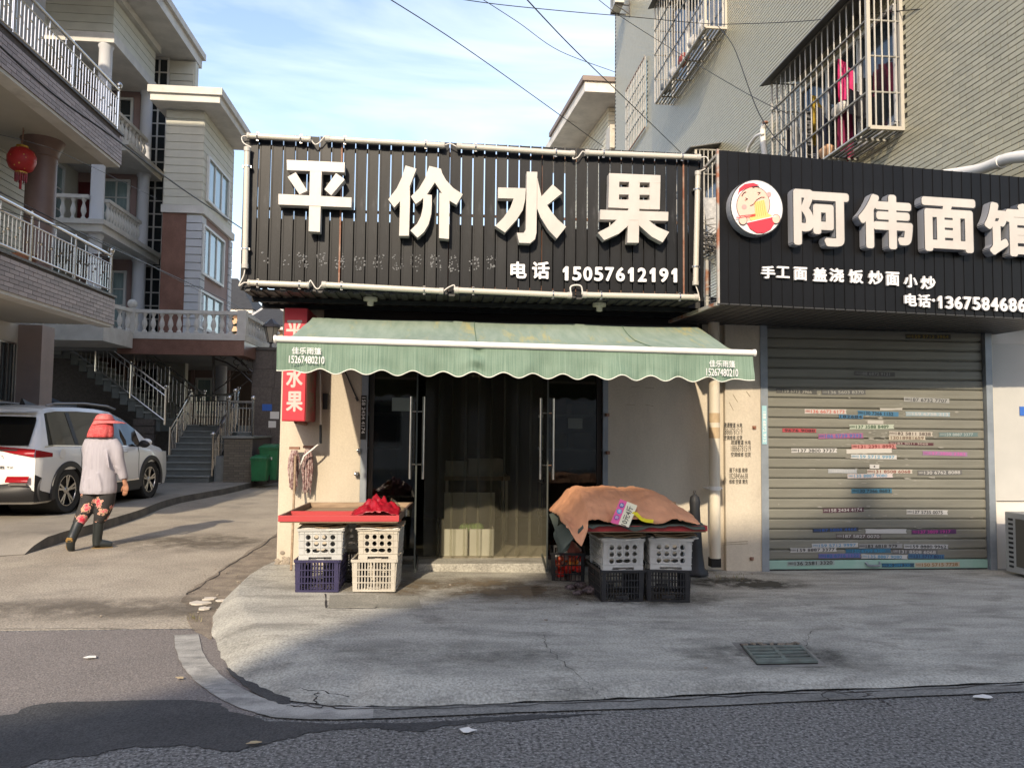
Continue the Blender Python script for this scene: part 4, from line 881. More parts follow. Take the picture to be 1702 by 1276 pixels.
# flattened cardboard on the crates
def cards(x, y, z, n, lab, wd=.36, dp=.4):
    t = empty("cardboard_pile", (x, y, z), 0, lab, "cardboard")
    for k in range(n):
        b = MB(); s = random.uniform(-.03, .03); zz = z+k*.017; b.grid(6, 4, lambda u, v: (x-wd/2+wd*u+s, y-dp/2+dp*v-.03*random.random(), zz+.008*math.sin(u*7+k)+.006*math.sin(v*5)))
        o = b.build("card_sheet", card if k % 3 else paper, t, fix=False); sm = o.modifiers.new("thick", 'SOLIDIFY'); sm.thickness = .006
for i, (x0, x1, Y, lab) in enumerate(((497, 568, CY, "on the white crate above the violet blue one"), (600, 663, CY, "on the cream crate with round holes"), (1000, 1069, RY, "on the white crate next to the basket"), (1085, 1156, RY, "on the white crate beside the umbrella"))):
    cards(cx(x0, x1, Y, 0), Y+.21, (Z0 if i < 2 else ZR)+.262+.270, 3 if i < 2 else 3, "layers of flattened card and paper packed %s" % lab)

def cloth(name, label, cat, f, nu, nv, m, parent=None):
    b = MB(); b.grid(nu, nv, f); o = b.build(name, m, smooth=True, fix=False); so_ = o.modifiers.new("thick", 'SOLIDIFY'); so_.thickness = .004
    return tag(o, label, cat)
from mathutils import noise
def nz(x, y, z=0, s=1): return noise.noise(Vector((x*s, y*s, z)))
def interp(pts, t):
    for i in range(len(pts)-1):
        if t <= pts[i+1][0]: 
            q = (t-pts[i][0])/(pts[i+1][0]-pts[i][0]); q = q*q*(3-2*q) if 0 else q; return pts[i][1]*(1-q)+pts[i+1][1]*q
    return pts[-1][1]
# crimson sheet heap
def redf(u, v):
    x = P(586, 860, Y=6.75).x+u*.40; y = 6.60+v*.42; r_ = math.hypot((u-.55)*1.7, (v-.5)*1.6)
    fold = abs(((u*3.1+v*1.7+nz(u, v, 3, 3)) % 1)-.5)*2
    z = TZ+.065+max(0, .15*(1-r_))*(.65+.45*fold)+.05*nz(u*3, v*3, 1, 2)*max(0, 1.2-r_)+.022*nz(u, v, 1, 11)+.012*abs(nz(u, v, 4, 23))
    return (x, y, z)
cloth("crimson_sheet", "crumpled crimson plastic sheet on the left tray", "sheet", redf, 44, 34, red_cl)
b = MB(); p = P(664, 848, Y=6.95); b.grid(8, 6, lambda u, v: (P(648, 860, Y=7.0).x+u*.17, 7.0+.04*math.sin(u*8), .70+.17*(1-v)*(1-u*.7)+.01)); tag(b.build("clear_bag", strip_m, smooth=True, fix=False), "cloudy clear plastic bag slumped behind the crimson sheet", "bag")
p = P(667, 872, Y=6.7); b = MB(); b.ball((p.x-.045, 6.9, p.z+.03), .036, 7, 5, 1.4); b.tube([(p.x-.045, 6.9, p.z+.06), (p.x-.03, 6.88, p.z+.1)], .012, 5); tag(b.build("orange_bag", mat("orange bag", (.8, .12, .04), .5), smooth=True), "small orange-red bag hanging at the right end of the left tray", "bag")
# goods under the cloth
b = MB(); b.bx(P(962, 860, Y=6.9).x, P(1110, 860, Y=6.9).x, 6.65, 7.15, TR+.03, TR+.22); tag(b.build("covered_goods", card), "box of goods hidden beneath the peach cloth", "box")
topc = [(0, .02), (.06, .13), (.13, .24), (.25, .245), (.42, .255), (.55, .235), (.66, .25), (.78, .225), (.88, .18), (.95, .10), (1, .01)]
PX0, PX1 = 931, 1143
def pf(u, v):
    x = P(PX0+(PX1-PX0)*u, 860, Y=6.6).x; H_ = interp(topc, u)*.86
    y = 6.30+v*1.05
    prof = min(1, (v/.42))**.62 if v < .42 else (1 if v < .75 else 1-(v-.75)*1.6)
    z = TR+.108+H_*1.0*prof
    z += .022*nz(u*6, v*3, 2)+.022*abs(nz(u*11+v*4, v*7-u*3, 5))*(1-.4*v)-.012*abs(nz(u*23-v*9, v*12+u*5, 8))+.005*nz(u*50, v*20, 7)
    if v < .12:
        z -= (.12-v)/.12*(.015+.02*math.sin(u*21)+(.05 if .9 < u else 0)*0)
    if u < .16:
        k = (1-v)**1.5*max(0, 1-abs(u-.10)/.075)**.7; z -= k*.15; z -= (.16-u)*.25; y -= .10*k
    y += .015*nz(u*9, v*5, 9); x += .01*nz(u*7, v*7, 11)
    return (x, y-(.03 if v < .05 else 0), z)
cloth("peach_cloth", "faded peach cloth draped over the goods on the right tray", "cloth", pf, 110, 44, peach)
def gf(u, v):
    x = P(927+(1158-927)*u, 860, Y=6.5).x; s = .06*abs(math.sin(u*7.3+.7))+.03*nz(u*9, 0, 4)
    y = 6.285+v*.75-.012*(1-v); z = TR+.066+.02*min(1, v*3)*.5+.008*abs(nz(u*14, v*8, 3))+.010*abs(math.sin(u*24))*v
    if v < .08: z -= (.08-v)/.08*(.006+max(0, s-.022)*(.85 if u > .2 else .3))
    if u < .15: z -= (.15-u)/.15*.2*(1-v)
    return (x, y, z)
cloth("green_cloth", "dark green cloth spilling over the front of the right tray under the peach cloth", "cloth", gf, 80, 20, green_cl)
cloth("green_cloth_end", "dark green cloth end hanging down beside the glass door by the basket", "cloth", lambda u, v: (P(927, 860, Y=6.6).x+.19*u+.015*math.sin(v*9), 6.62+.12*math.sin(u*7+v*3), .74-.30*v*(1-.4*u)+.0), 16, 14, green_cl)
# yellow tape on the cloth
b = MB(); pts = [P(1045, 858, Y=6.26), P(1056, 852, Y=6.26), P(1066, 862, Y=6.25), P(1074, 865, Y=6.25), P(1086, 866, Y=6.25)]
for i in range(len(pts)-1): b.bar(pts[i], pts[i+1], .004, .028)
tag(b.build("yellow_tape", mat("yellow tape", (.8, .68, .02), .5)), "crumpled yellow tape at the lower edge of the peach cloth", "tape")
# price card
pc = [P(1031, 829, Y=6.30), P(1059, 840, Y=6.30), P(1045, 876, Y=6.20), P(1015, 868, Y=6.20)]
ct = empty("price_card", pc[3], 0, "tilted pink-edged price card with handwritten price propped on the peach cloth", "price card")
nrm = (pc[1]-pc[0]).cross(pc[3]-pc[0]).normalized(); nrm = nrm if nrm.y < 0 else -nrm
b = MB(); b.prism(pc, -nrm*.004); b.build("card", mat("pink print", (.78, .10, .28), .4), ct)
uL = pc[0].lerp(pc[1], .40); uB = pc[3].lerp(pc[2], .42); b = MB(); b.prism([uL+nrm*.002, pc[1]+nrm*.002, pc[2]+nrm*.002, uB+nrm*.002], nrm*.001); b.build("cream_panel", mat("cream print", (.8, .74, .52), .5), ct)
dn = (pc[3]-pc[0]); ac = (pc[1]-pc[0])
text_on("handwriting", "10元4斤", pc[2].lerp(uB, .25)+nrm*.005, -dn, -ac if 0 else (uL-pc[1]), dn.length*.8, ac.length*.36, ink, ct)
for k in range(3):
    c = pc[0].lerp(pc[3], .22+.26*k)+ac*.2+nrm*.003; b = MB(); b.prism([c+(dn.normalized()*math.cos(a)*.024+ac.normalized()*math.sin(a)*.022) for a in [i*.7854 for i in range(8)]], nrm*.001)
    b.build("round_badge", mat("badge %d" % k, ((.08, .06, .3), (.05, .35, .6), (.3, .05, .3))[k], .5), ct)
    text_on("badge_lettering", "鲜果价"[k], c+dn.normalized()*.014-ac.normalized()*.014+nrm*.003, ac, -dn, .028, .028, letter_pure, ct, bold=.02)
# folded umbrella in its stand
uc = P(1162, 957, Z=ZR); AP = ZR
um = empty("folded_umbrella", (uc.x, uc.y+.1, AP), 0, "dark folded umbrella hood standing on the ground beside the drainpipe", "umbrella")
b = MB(); pr = [(.13, 0), (.135, .03), (.10, .06), (.078, .2), (.056, .5), (.046, .66), (.050, .72), (.040, .775), (.015, .80)]
n = 20; vs = []
for (r_, h) in pr:
    for k in range(n): a = 6.283*k/n; rr = r_*(1+.16*math.sin(k*2.6+h*3)); vs.append((uc.x-.01+rr*math.cos(a), uc.y+.1+rr*math.sin(a), AP+h))
fs = [(i*n+k, i*n+(k+1) % n, (i+1)*n+(k+1) % n, (i+1)*n+k) for i in range(len(pr)-1) for k in range(n)]; b.add(vs, fs)
b.build("hood", mat("charcoal nylon", (.012, .013, .015), .6, c2=(.02, .021, .024), ns=5), um, smooth=True)
b = MB(); b.tube([(uc.x-.01, uc.y+.1, AP+.76), (uc.x-.01, uc.y+.1, AP+.825)], .012, 8); b.ball((uc.x-.01, uc.y+.1, AP+.825), .014, 8, 6); b.build("tip", black_pl, um)
# mesh bags of roots on the ground
for k, (x, y, s) in enumerate(((950, 979, .045), (966, 977, .055), (962, 988, .042), (984, 986, .062), (992, 978, .05))):
    c = P(x, y+4, Z=AP); b = MB(); vs = []; fs = []; nu, nv = 14, 9
    b.grid(nu, nv, lambda u, v: (lambda a, t: (c.x+s*1.15*math.sin(t)*math.cos(a)*(1+.25*nz(math.cos(a)*2+k, math.sin(a)*2, v*3)), c.y+.05+s*math.sin(t)*math.sin(a)*(1+.25*nz(math.cos(a)*2+k, math.sin(a)*2, v*3)), AP+s*.62*(1-math.cos(t))*(1+.2*nz(math.cos(a)*3, math.sin(a)*3+k, v*4))))(u*6.2832, .02+v*3.10))
    tag(b.build("mesh_sack", mesh_bag, smooth=True), ["leftmost small mesh bag on the ground before the fruit basket", "mesh bag second from the left, behind the front row on the ground", "front middle mesh bag, the smallest, lying on the ground", "largest mesh bag, in front beside the black crate", "rearmost right mesh bag touching the black crate"][k], "mesh bag", "mesh bags on the ground")
AP = .03      # the apron lies lower in front of the right-hand shop
# drain pipe with straps
pp0 = P(1187, 640, Y=7.83); dx = P(1184, 940, Y=7.83)
dp = empty("drainpipe", (pp0.x, 7.83, AP), 0, "cream drainpipe with brown tape marks between the two shops", "drainpipe")
b = MB(); b.tube([(pp0.x+.0, 7.83, .19), (pp0.x, 7.83, 2.85)], .056, 16); b.build("pipe", pvc, dp, smooth=40)
b = MB(); b.tube([(pp0.x, 7.83, .62+.55-.28), (pp0.x, 7.83, .93)], .062, 16); b.bx(pp0.x-.085, pp0.x+.085, 7.83, 7.95, .90, .915); b.build("strap", pvc_w, dp)
b = MB(); b.bx(pp0.x-.05, pp0.x+.05, 7.79, 7.9, .1, .19); b.build("outlet_hole", brown_dark, dp)
for (y0, y1) in ((686, 702), (710, 728)):
    z1, z0 = P(0, y0, Y=7.8).z, P(0, y1, Y=7.8).z; zc = P(1187, y0, Y=7.78).z; z2 = P(1187, y1, Y=7.78).z
    b = MB(); b.tube([(pp0.x, 7.83, z2), (pp0.x, 7.83, zc)], .0575, 16, cap=False); b.build("tape_mark", mat("old brown tape %d" % y0, (.40, .29, .17), .8, c2=(.5, .38, .24), ns=12), dp, smooth=40)

# ================================================================ NOODLE SHOP
nsx = W8(1452)
ns = empty("noodle_shop", (nsx, 8, 0), 0, "closed noodle shop with a sticker-covered roller shutter on the right", "shop")
b = MB(); b.bx(XS1+.05, 7.2, 8.0, 8.24, 0, TOP+.2); b.build("wall", plaster_w, ns)
b = MB(); b.bx(XR+.0, 6.15, 8.0, 8.24, 2.62, TOP+.2); b.build("lintel", sofm, ns)
b = MB(); b.bx(XR+.002, 6.15, 8.24, 12.0, TOP, TOP+.1); b.build("roof", sofm, ns)
b = MB(); b.bx(XS0, XS1, 9.5, 9.6, 0, TOP); b.build("back_wall", brown_dark, ns)
for x0, x1 in ((XR-.01, XR+.07), (XS1-.02, XS1+.055)):
    b = MB(); b.bx(x0+.0, x1, 7.93, 8.0, AP-.02, 2.66); b.build("shutter_rail", steel_g, ns)
b = MB(); b.bx(XS1+.055, XS1+.09, 7.97, 8.02, AP, 2.66); b.build("cover_strip", pvc, ns)
SHY = 7.99; sh_ = .108
bsl = MB(); W_ = XS1-XR-.1
prof = [(.006, .0), (.006, .007), (-.009, .010), (-.012, .022), (-.012, .050), (-.0105, .053), (-.012, .056), (-.012, .092), (-.008, .101), (.006, .106)]
for i in range(len(prof)-1):
    (a_, z_), (c_, z2) = prof[i], prof[i+1]; bsl.add([(0, a_, z_), (W_, a_, z_), (W_, c_, z2), (0, c_, z2)], [(0, 1, 2, 3)])
slm = bsl.mesh("slat", shut, fix=False)
shr = empty("roller_shutter", (XR+.07, SHY, AP+.11)); shr.parent = ns; ORG.pop(shr.name); shr.location = Vector((XR+.07, SHY+.0, AP+.11))-Vector((nsx, 8, 0))
zsl = AP+.11
while zsl < 2.64: piece("slat", slm, shr, (XR+.07, SHY, zsl)); zsl += sh_
b = MB(); b.bx(XR+.07, XR+.07+W_, SHY-.022, SHY+.0, AP+.015, AP+.108); b.build("foot_bar", shut_g, shr, bevel=.004)
b = MB(); b.bx(XR+.07, XR+.07+W_, SHY-.01, SHY+.0, AP+.0, AP+.014); b.build("rubber_seal", black_pl, shr)
b = MB(); b.bx(XR+.07, XR+.07+W_, SHY+.012, SHY+.02, AP, 2.64); b.build("backing", brown_dark, shr)
c = P(1451, 936, Y=SHY-.03); b = MB(); b.tube([(c.x-.08, SHY-.025, c.z+.01), (c.x-.06, SHY-.05, c.z-.02), (c.x+.06, SHY-.05, c.z-.02), (c.x+.08, SHY-.025, c.z+.01)], .012, 6); b.build("pull_handle", steel_g, shr)
c = P(1452, 775, Y=SHY-.02)
wht = (.72, .70, .66); dkk = (.02, .02, .02)
ST = [  # zoom frame A (3.26x from 1180,520): text, x0,y0,x1,y1, backing, ink
 ('A', "159 5712 3966", 358, 410, 580, 432, (.10, .10, .09), (.5, .48, .42)), ('A', "136 5603 8370", 605, 418, 845, 442, (.12, .12, .12), (.5, .5, .46)),
 ('A', "159 5712 3964", 1060, 115, 1305, 140, (.05, .045, .03), (.5, .36, .05)), ('A', "188 6872 9121", 783, 315, 1003, 338, (.12, .11, .09), (.5, .48, .45)),
 ('A', "187 6732 7707", 1050, 455, 1297, 480, (.45, .45, .43), (.08, .08, .08)), ('A', "136 6673 6173", 513, 520, 740, 545, (.74, .66, .60), (.7, .12, .08)),
 ('A', "130 7366 1152", 800, 528, 1022, 553, (.03, .22, .42), dkk), ('A', "182684", 698, 550, 830, 570, (.03, .2, .4), dkk),
 ('A', "159 6738 213", 1060, 535, 1302, 558, (.38, .52, .58), (.75, .72, .7)), ('A', "137 3588 8489", 755, 605, 1000, 630, (.55, .62, .48), (.03, .10, .04)),
 ('A', "9676 9088", 393, 625, 578, 645, (.62, .03, .05), dkk), ('A', "182 5811 5838", 970, 640, 1208, 663, (.66, .58, .48), (.06, .03, .02)),
 ('A', "159 8887 3377", 1240, 648, 1453, 670, (.14, .24, .24), (.55, .6, .58)), ('A', "186 5739 9293", 587, 655, 833, 682, (.45, .1, .28), (.05, .2, .55)),
 ('A', "13018981659", 968, 665, 1168, 688, (.64, .56, .42), (.2, .12, .08)), ('A', "183 9011 3068", 968, 698, 1212, 713, (.12, .02, .03), (.6, .5, .45)),
 ('A', "131 2391 8992", 767, 712, 1012, 737, (.72, .25, .22), (.22, .02, .02)), ('A', "137 3800 3737", 440, 733, 690, 757, wht, dkk),
 ('A', "", 740, 738, 988, 762, (.7, .66, .58), dkk), ('A', "137 3800 3383", 1152, 747, 1395, 770, (.40, .20, .42), (.75, .16, .5)),
 ('A', "159 5712 9997", 762, 765, 1012, 788, wht, (.12, .4, .62)), ('A', "", 855, 580, 940, 600, (.6, .57, .5), dkk), ('A', "", 920, 515, 1045, 527, (.6, .57, .5), dkk),
 ('B', "●", 865, 168, 918, 190, wht, dkk), ('B', "156 5673 6173", 640, 193, 798, 215, (.5, .53, .56), (.7, .7, .7)), ('B', "131 8508 6068", 850, 195, 1098, 218, (.66, .6, .5), (.3, .05, .03)),
 ('B', "130 6762 8088", 1125, 202, 1368, 226, (.16, .155, .15), wht), ('B', "135 8887 9080", 745, 220, 993, 243, (.74, .62, .6), (.1, .38, .62)), ('B', "130 7366 8683", 767, 300, 987, 324, (.02, .2, .34), dkk),
 ('B', "158 2434 4174", 612, 407, 835, 430, (.12, .03, .06), wht), ('B', "137 5735 0075", 1065, 412, 1290, 437, wht, dkk), ('B', "187 5888 4466", 557, 515, 807, 537, (.04, .05, .08), (.05, .15, .5)),
 ('B', "", 842, 517, 1067, 541, wht, dkk), ('B', "137 3809 1917", 1093, 522, 1335, 546, (.13, .02, .15), (.75, .08, .42)), ('B', "187 5827 0070", 683, 544, 930, 568, (.16, .12, .11), wht),
 ('B', "159 5712 9997", 552, 597, 803, 620, wht, (.1, .36, .62)), ('B', "183 6818 979", 808, 599, 1045, 623, (.42, .42, .41), dkk), ('B', "159 8880 9962", 1050, 600, 1292, 624, (.66, .66, .64), dkk),
 ('B', "159 8887 3377", 435, 622, 688, 645, wht, dkk), ('B', "130 6799 8380", 733, 626, 983, 650, (.03, .17, .3), (.05, .35, .6)), ('B', "131 8508 6068", 988, 627, 1235, 651, (.18, .17, .17), wht),
 ('B', "182 6716 1122", 588, 652, 818, 676, (.18, .16, .5), (.02, .2, .45)), ('B', "135 8887 9080", 820, 654, 1072, 677, wht, (.1, .38, .62)), ('B', "131 5717 8011", 1075, 652, 1272, 676, (.04, .2, .4), (.03, .05, .15)),
 ('B', "136 2581 3320", 420, 693, 677, 719, (.42, .52, .48), dkk), ('B', "130 2099 330", 930, 703, 1108, 725, (.02, .1, .18), (.05, .33, .6)), ('B', "150 5715 7728", 1112, 700, 1355, 725, (.68, .56, .4), (.4, .2, .03))]
inkc = {}
def flat(c): 
    if c not in inkc: inkc[c] = mat("print %.2f %.2f %.2f" % c, c, .55)
    return inkc[c]
for i, (fr, t_, x0, y0, x1, y1, bgc, fgc) in enumerate(ST):
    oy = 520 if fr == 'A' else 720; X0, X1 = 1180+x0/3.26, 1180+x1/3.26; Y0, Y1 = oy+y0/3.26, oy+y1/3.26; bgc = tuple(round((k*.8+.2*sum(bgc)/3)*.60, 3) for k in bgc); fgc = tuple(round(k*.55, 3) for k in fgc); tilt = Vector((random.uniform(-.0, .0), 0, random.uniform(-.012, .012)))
    Ys = SHY-.0165-(.0004*(i % 3)) if Y1 < 930 else SHY-.026
    a = P(X0, Y1, Y=Ys); e = P(X1, Y1, Y=Ys); u = P(X0, Y0, Y=Ys); zc = a.z
    stk = empty("phone_sticker", (0, 0, 0)); stk.parent = shr; ORG.pop(stk.name); stk.location = a-root_origin(shr); stk['label'] = "narrow advert strip reading %s" % t_ if t_ and t_ != "●" else "blank pale advert strip"
    ua = (Vector((e.x-a.x, 0, 0))+Vector((0, 0, random.uniform(-.028, .028)*(e.x-a.x)))).normalized(); ub = Vector((-ua.z, 0, ua.x)); Lx, Lz = e.x-a.x, u.z-zc
    org_ = Vector((a.x, Ys, zc)); rag = [(0, 0), (Lx*.3, random.uniform(-.002, .003)), (Lx*.7, random.uniform(-.002, .003)), (Lx, 0), (Lx*random.uniform(.97, 1.0), Lz*.5), (Lx, Lz), (Lx*.6, Lz+random.uniform(-.004, .002)), (Lx*.35, Lz+random.uniform(-.003, .002)), (0, Lz), (Lx*random.uniform(0, .02), Lz*.4)]
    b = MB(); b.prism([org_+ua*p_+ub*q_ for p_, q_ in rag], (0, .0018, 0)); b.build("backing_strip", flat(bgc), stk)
    if t_:
        wd = e.x-a.x; hh = u.z-zc
        if t_ == "●": text_on("lettering", t_, (a.x+wd*.4, Ys-.0022, zc+hh*.3), (1, 0, 0), (0, 0, 1), wd*.18, hh*.4, flat(fgc), stk); continue
        m0 = .15 if len(t_) > 9 and t_[3] == ' ' else .06
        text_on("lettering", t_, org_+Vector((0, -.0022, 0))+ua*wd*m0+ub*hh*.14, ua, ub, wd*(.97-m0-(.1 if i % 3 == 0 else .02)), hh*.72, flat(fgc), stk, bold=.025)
        if m0 > .1: text_on("lettering", "疏通管道", org_+Vector((0, -.0022, 0))+ua*wd*.02+ub*hh*.3, ua, ub, wd*.11, hh*.5, flat(fgc), stk)
b = MB()
for k in range(150):
    cx_, cy_ = random.choice([(1300+150*random.gauss(1, .45), random.uniform(655, 935)), (1450+random.gauss(0, 22), random.uniform(690, 770))]); q = P(max(1290, min(1615, cx_)), cy_, Y=SHY-.0150); w_ = random.uniform(.008, .05); h_ = random.uniform(.003, .012)
    b.prism([(q.x+w_*math.cos(a)*random.uniform(.6, 1.1), SHY-.0152, q.z+h_*math.sin(a)*random.uniform(.6, 1.1)) for a in [j*.9 for j in range(7)]], (0, .0008, 0))
b.build("torn_paper_residue", mat("torn paper residue", (.27, .26, .23), .8, c2=(.2, .19, .16), ns=20), shr, kind='stuff')
# vertical sticker on the rail
c1 = P(1266, 674, Y=7.925); c0 = P(1266, 738, Y=7.925)
b = MB(); b.bx(XR-.0, XR+.05, 7.922, 7.929, c0.z, c1.z); b.build("sticker", flat((.30, .50, .55)), ns)
text_on("lettering", "188 6872 912", (XR+.008, 7.9205, c1.z-.06), (0, 0, -1), (1, 0, 0), (c1.z-c0.z)*.8, .034, letter_pure, ns, bold=.02)
# white board on the right wall
b = MB(); a = P(1650, 832, Y=7.98); b.bx(a.x, 6.6, 7.975, 7.995, a.z, 2.5); tag(b.build("white_board", mat("white board", (.50, .485, .45), .5, c2=(.43, .42, .39), ns=1.2, dirt=(.5, .48, .45), dscale=1, dpos=(.6, .8)), bevel=.003), "tall blank white board fixed to the wall right of the shutter", "board")
a = P(1699, 683, Y=7.97); b = MB(); b.bx(a.x-.03, a.x+.2, 7.966, 7.973, a.z-.05, a.z+.05); tag(b.build("blue_plate", plate_b), "small blue plate at the far right edge of the wall", "plate")
# air-conditioner housing on the ground at far right
acx = P(1671, 900, Y=7.72).x; ah = empty("air_conditioner", (acx, 7.6, AP), 0, "grey white air conditioner outdoor unit standing at the far right by the wall", "air conditioner")
zt_ = P(1672, 855, Y=7.4).z
b = MB(); b.bx(acx, acx+.9, 7.38, 7.72, AP+.03, zt_); b.build("casing", mat("ac casing", (.36, .36, .34), .5), ah, bevel=.008)
b = MB(); b.bx(acx-.008, acx-.001, 7.40, 7.56, AP+.1, zt_-.06); b.build("side_recess", mat("ac recess", (.10, .09, .07), .7), ah); b = MB(); b.bx(acx+.10, acx+.8, 7.372, 7.379, AP+.1, zt_-.06); b.build("front_grille", mat("ac grille", (.10, .09, .07), .7), ah)
for k in range(11): b = MB(); z = AP+.08+k*(zt_-AP-.14)/10.5; b.bx(acx-.006, acx-.0005, 7.605, 7.665, z, z+.022); b.build("vent_slot", black_pl, ah)
# black slatted noodle sign, turned slightly away from the street
nA = P(1195, 503, Y=6.70); nD = P(1702, 528, Y=6.92); nT = P(1205, 250, Y=6.70); nT2 = P(1702, 295, Y=6.92)
nd = Vector((nD.x-nA.x, nD.y-nA.y, 0)).normalized(); NLen = 3.75; nzb = (nA.z+nD.z)/2; nzt = (nT.z+nT2.z)/2
#print("noodle", nA, nD, nT.z, nT2.z, "sign", SX0, SX1, SZ0, SZ1, sC.z, sD.z)
nn_ = Vector((nd.y, -nd.x, 0))
nsg = empty("noodle_sign", Vector((nA.x, nA.y, nA.z))+nd*NLen/2, 0, "black cladding sign with round bowl emblem and puffy white characters above the shutter", "sign board")
rzn = math.atan2(nd.y, nd.x)
def nzl(t): q = t/(nD-nA).length; return nA.z*(1-q)+nD.z*q, nT.z*(1-q)+nT2.z*q
NN = 36; np_ = NLen/NN
me = MB().hexa([(0, 0, 0), (np_*.97, 0, 0), (np_*.97, .03, 0), (0, .03, 0), (0, 0, 1), (np_*.97, 0, 1), (np_*.97, .03, 1), (0, .03, 1)]); me.bx(np_*.90, np_*.985, -.006, 0, 0, 1); me = me.mesh("slat", black_slat2)
for k in range(NN):
    p = Vector((nA.x, nA.y, 0))+nd*np_*k; z0, z1 = nzl(np_*k); o = piece("slat", me, nsg, (p.x, p.y, z0)); o.rotation_euler.z = rzn; o.scale.z = z1-z0
b = MB(); Q = lambda t, d, z: Vector((nA.x, nA.y, z))+nd*t-nn_*d
zl0, zh0 = nzl(0); zl1, zh1 = nzl(NLen)
b.hexa([Q(0, .032, zl0+.01), Q(NLen, .032, zl1+.01), Q(NLen, .05, zl1+.01), Q(0, .05, zl0+.01), Q(0, .032, zh0-.01), Q(NLen, .032, zh1-.01), Q(NLen, .05, zh1-.01), Q(0, .05, zh0-.01)]); b.build("back_panel", brown_dark, nsg)
b = MB(); b.bar(Q(-.012, -.01, zl0-.01), Q(-.012, -.01, zh0), .02, .03); b.bar(Q(-.012, .0, zl0-.01), Q(-.012, 1.2, zl0-.01), .03); b.bar(Q(-.012, .0, zh0-.05), Q(-.012, 1.0, zh0-.15), .025); b.build("edge_frame", mat("rusty pale angle", (.35, .33, .30), .7, c2=(.28, .11, .06), ns=5, contrast=(.5, .6)), nsg)
sm_ = MB().bx(0, np_*.9, 0, 1.35, 0, .012).mesh("soffit_slat", sofm)
for k in range(NN):
    p = Vector((nA.x, nA.y, 0))+nd*np_*k; o = piece("soffit_slat", sm_, nsg, (p.x, p.y, nzl(np_*k)[0]-.014)); o.rotation_euler.z = rzn
def NP(px, py, d=0.0):      # photo spot -> place on the sign face plane, moved d towards the street
    o = Vector((nA.x, nA.y, 0))+nn_*d; dr = fw*F+rt*(px-IW/2)-up*(py-IH/2); t = (o-EYE).dot(nn_)/dr.dot(nn_); return EYE+dr*t
def nline(name, t, x0, y1, x1, y0, sl, m, bold, d0=.008, depth=0, side=None, res=4, parent=None):
    a = NP(x0, y1, d0); e = NP(x1, y1+sl*(x1-x0), d0); u = NP(x0, y0, d0); return text_on(name, t, a, e-a, (0, 0, 1), (e-a).length, u.z-a.z, m, parent or nsg, depth, bold, res, side=side)
for ch, x0, x1, y0, y1 in (("阿", 1322, 1410, 315, 405), ("伟", 1430, 1516, 322, 410), ("面", 1536, 1621, 328, 415), ("馆", 1640, 1728, 336, 422)):
    g = empty("character", (0, 0, 0)); g.parent = nsg; ORG.pop(g.name); g.location = NP(x0, y1, .09)-root_origin(nsg)
    for nm_, m_, gx, bd, dd, dp_, sd in (("letter_body", outline_m, 4, .056, .096, .088, letter_grey), ("letter_face", letter_w, 2.6, .040, .0985, 0, None)):
        a = NP(x0-gx, y1+gx*.6, dd); e = NP(x1+gx*.8, y1+gx*.6+.055*(x1-x0), dd); u = NP(x0-gx, y0-gx*.6, dd)
        text_on(nm_, ch, a-nn_*dp_, e-a, (0, 0, 1), (e-a).length, u.z-a.z, m_, g, dp_, bd, 5, side=sd)
for (t_, x0, x1, y0, y1) in (("手", 1264, 1287, 442, 463), ("工", 1289, 1311, 443, 462), ("面", 1318, 1340, 444, 466), ("盖", 1350, 1373, 445, 468), ("浇", 1377, 1401, 446, 469), ("饭", 1409, 1433, 448, 471), ("炒", 1442, 1466, 450, 473), ("面", 1471, 1493, 452, 475), ("小", 1501, 1523, 456, 478), ("炒", 1529, 1553, 459, 481)):
    nline("letter", t_, x0, y1, x1, y0, .05, letter_pure, .035, .008, .02)
for (t_, x0, x1, y0, y1) in (("电", 1502, 1522, 488, 509), ("话", 1524, 1545, 489, 511), ("·", 1547, 1552, 497, 502)):
    nline("letter", t_, x0, y1, x1, y0, .05, letter_pure, .035, .008, .02)
for i, ch in enumerate("13675846866"):
    x0 = 1555+i*15.0; nline("digit", ch, x0+(2 if ch == '1' else 0), 513+.045*(x0-1555), x0+(9 if ch == '1' else 12.6), 492+.03*(x0-1555), .045, letter_pure, .04, .008, .02)
# round emblem: plain smiling face above a red bowl of noodles
em = empty("round_emblem", (0, 0, 0)); em.parent = nsg; ORG.pop(em.name); ec = NP(1256, 345, .0); em.location = ec-root_origin(nsg)
def EP(px, py, d): return NP(px, py, d)
def epoly(name, pts, d, m, th=.0015): b = MB(); q = [EP(x, y, d) for x, y in pts]; b.prism(q, -nn_*th); return b.build(name, m, em)
def ell(cx_, cy_, rx, ry, n=28, a0=0, a1=6.2832, rot=0): return [(cx_+rx*math.cos(a)*math.cos(rot)-ry*math.sin(a)*math.sin(rot), cy_+rx*math.cos(a)*math.sin(rot)+ry*math.sin(a)*math.cos(rot)) for a in [a0+(a1-a0)*k/n for k in range(n if a1-a0 > 6 else n+1)]]
ctr = EP(1258, 345, .09); b = MB(); rr_ = (EP(1302, 345, .09)-EP(1214, 345, .09)).length/2
circ = [ctr+nd*rr_*math.cos(a)+Vector((0, 0, rr_*1.0*math.sin(a))) for a in [6.2832*k/40 for k in range(40)]]
b.prism(circ, -nn_*.088); b.build("drum", letter_grey, em)
b = MB(); b.prism([c+nn_*.0015 for c in circ], -nn_*.001); b.build("rim", outline_m, em)
b = MB(); b.prism([ctr+(c-ctr)*.965+nn_*.003 for c in circ], -nn_*.001); b.build("disc", letter_pure, em)
fl_ = lambda c, n_: mat("emblem "+n_, c, .5)
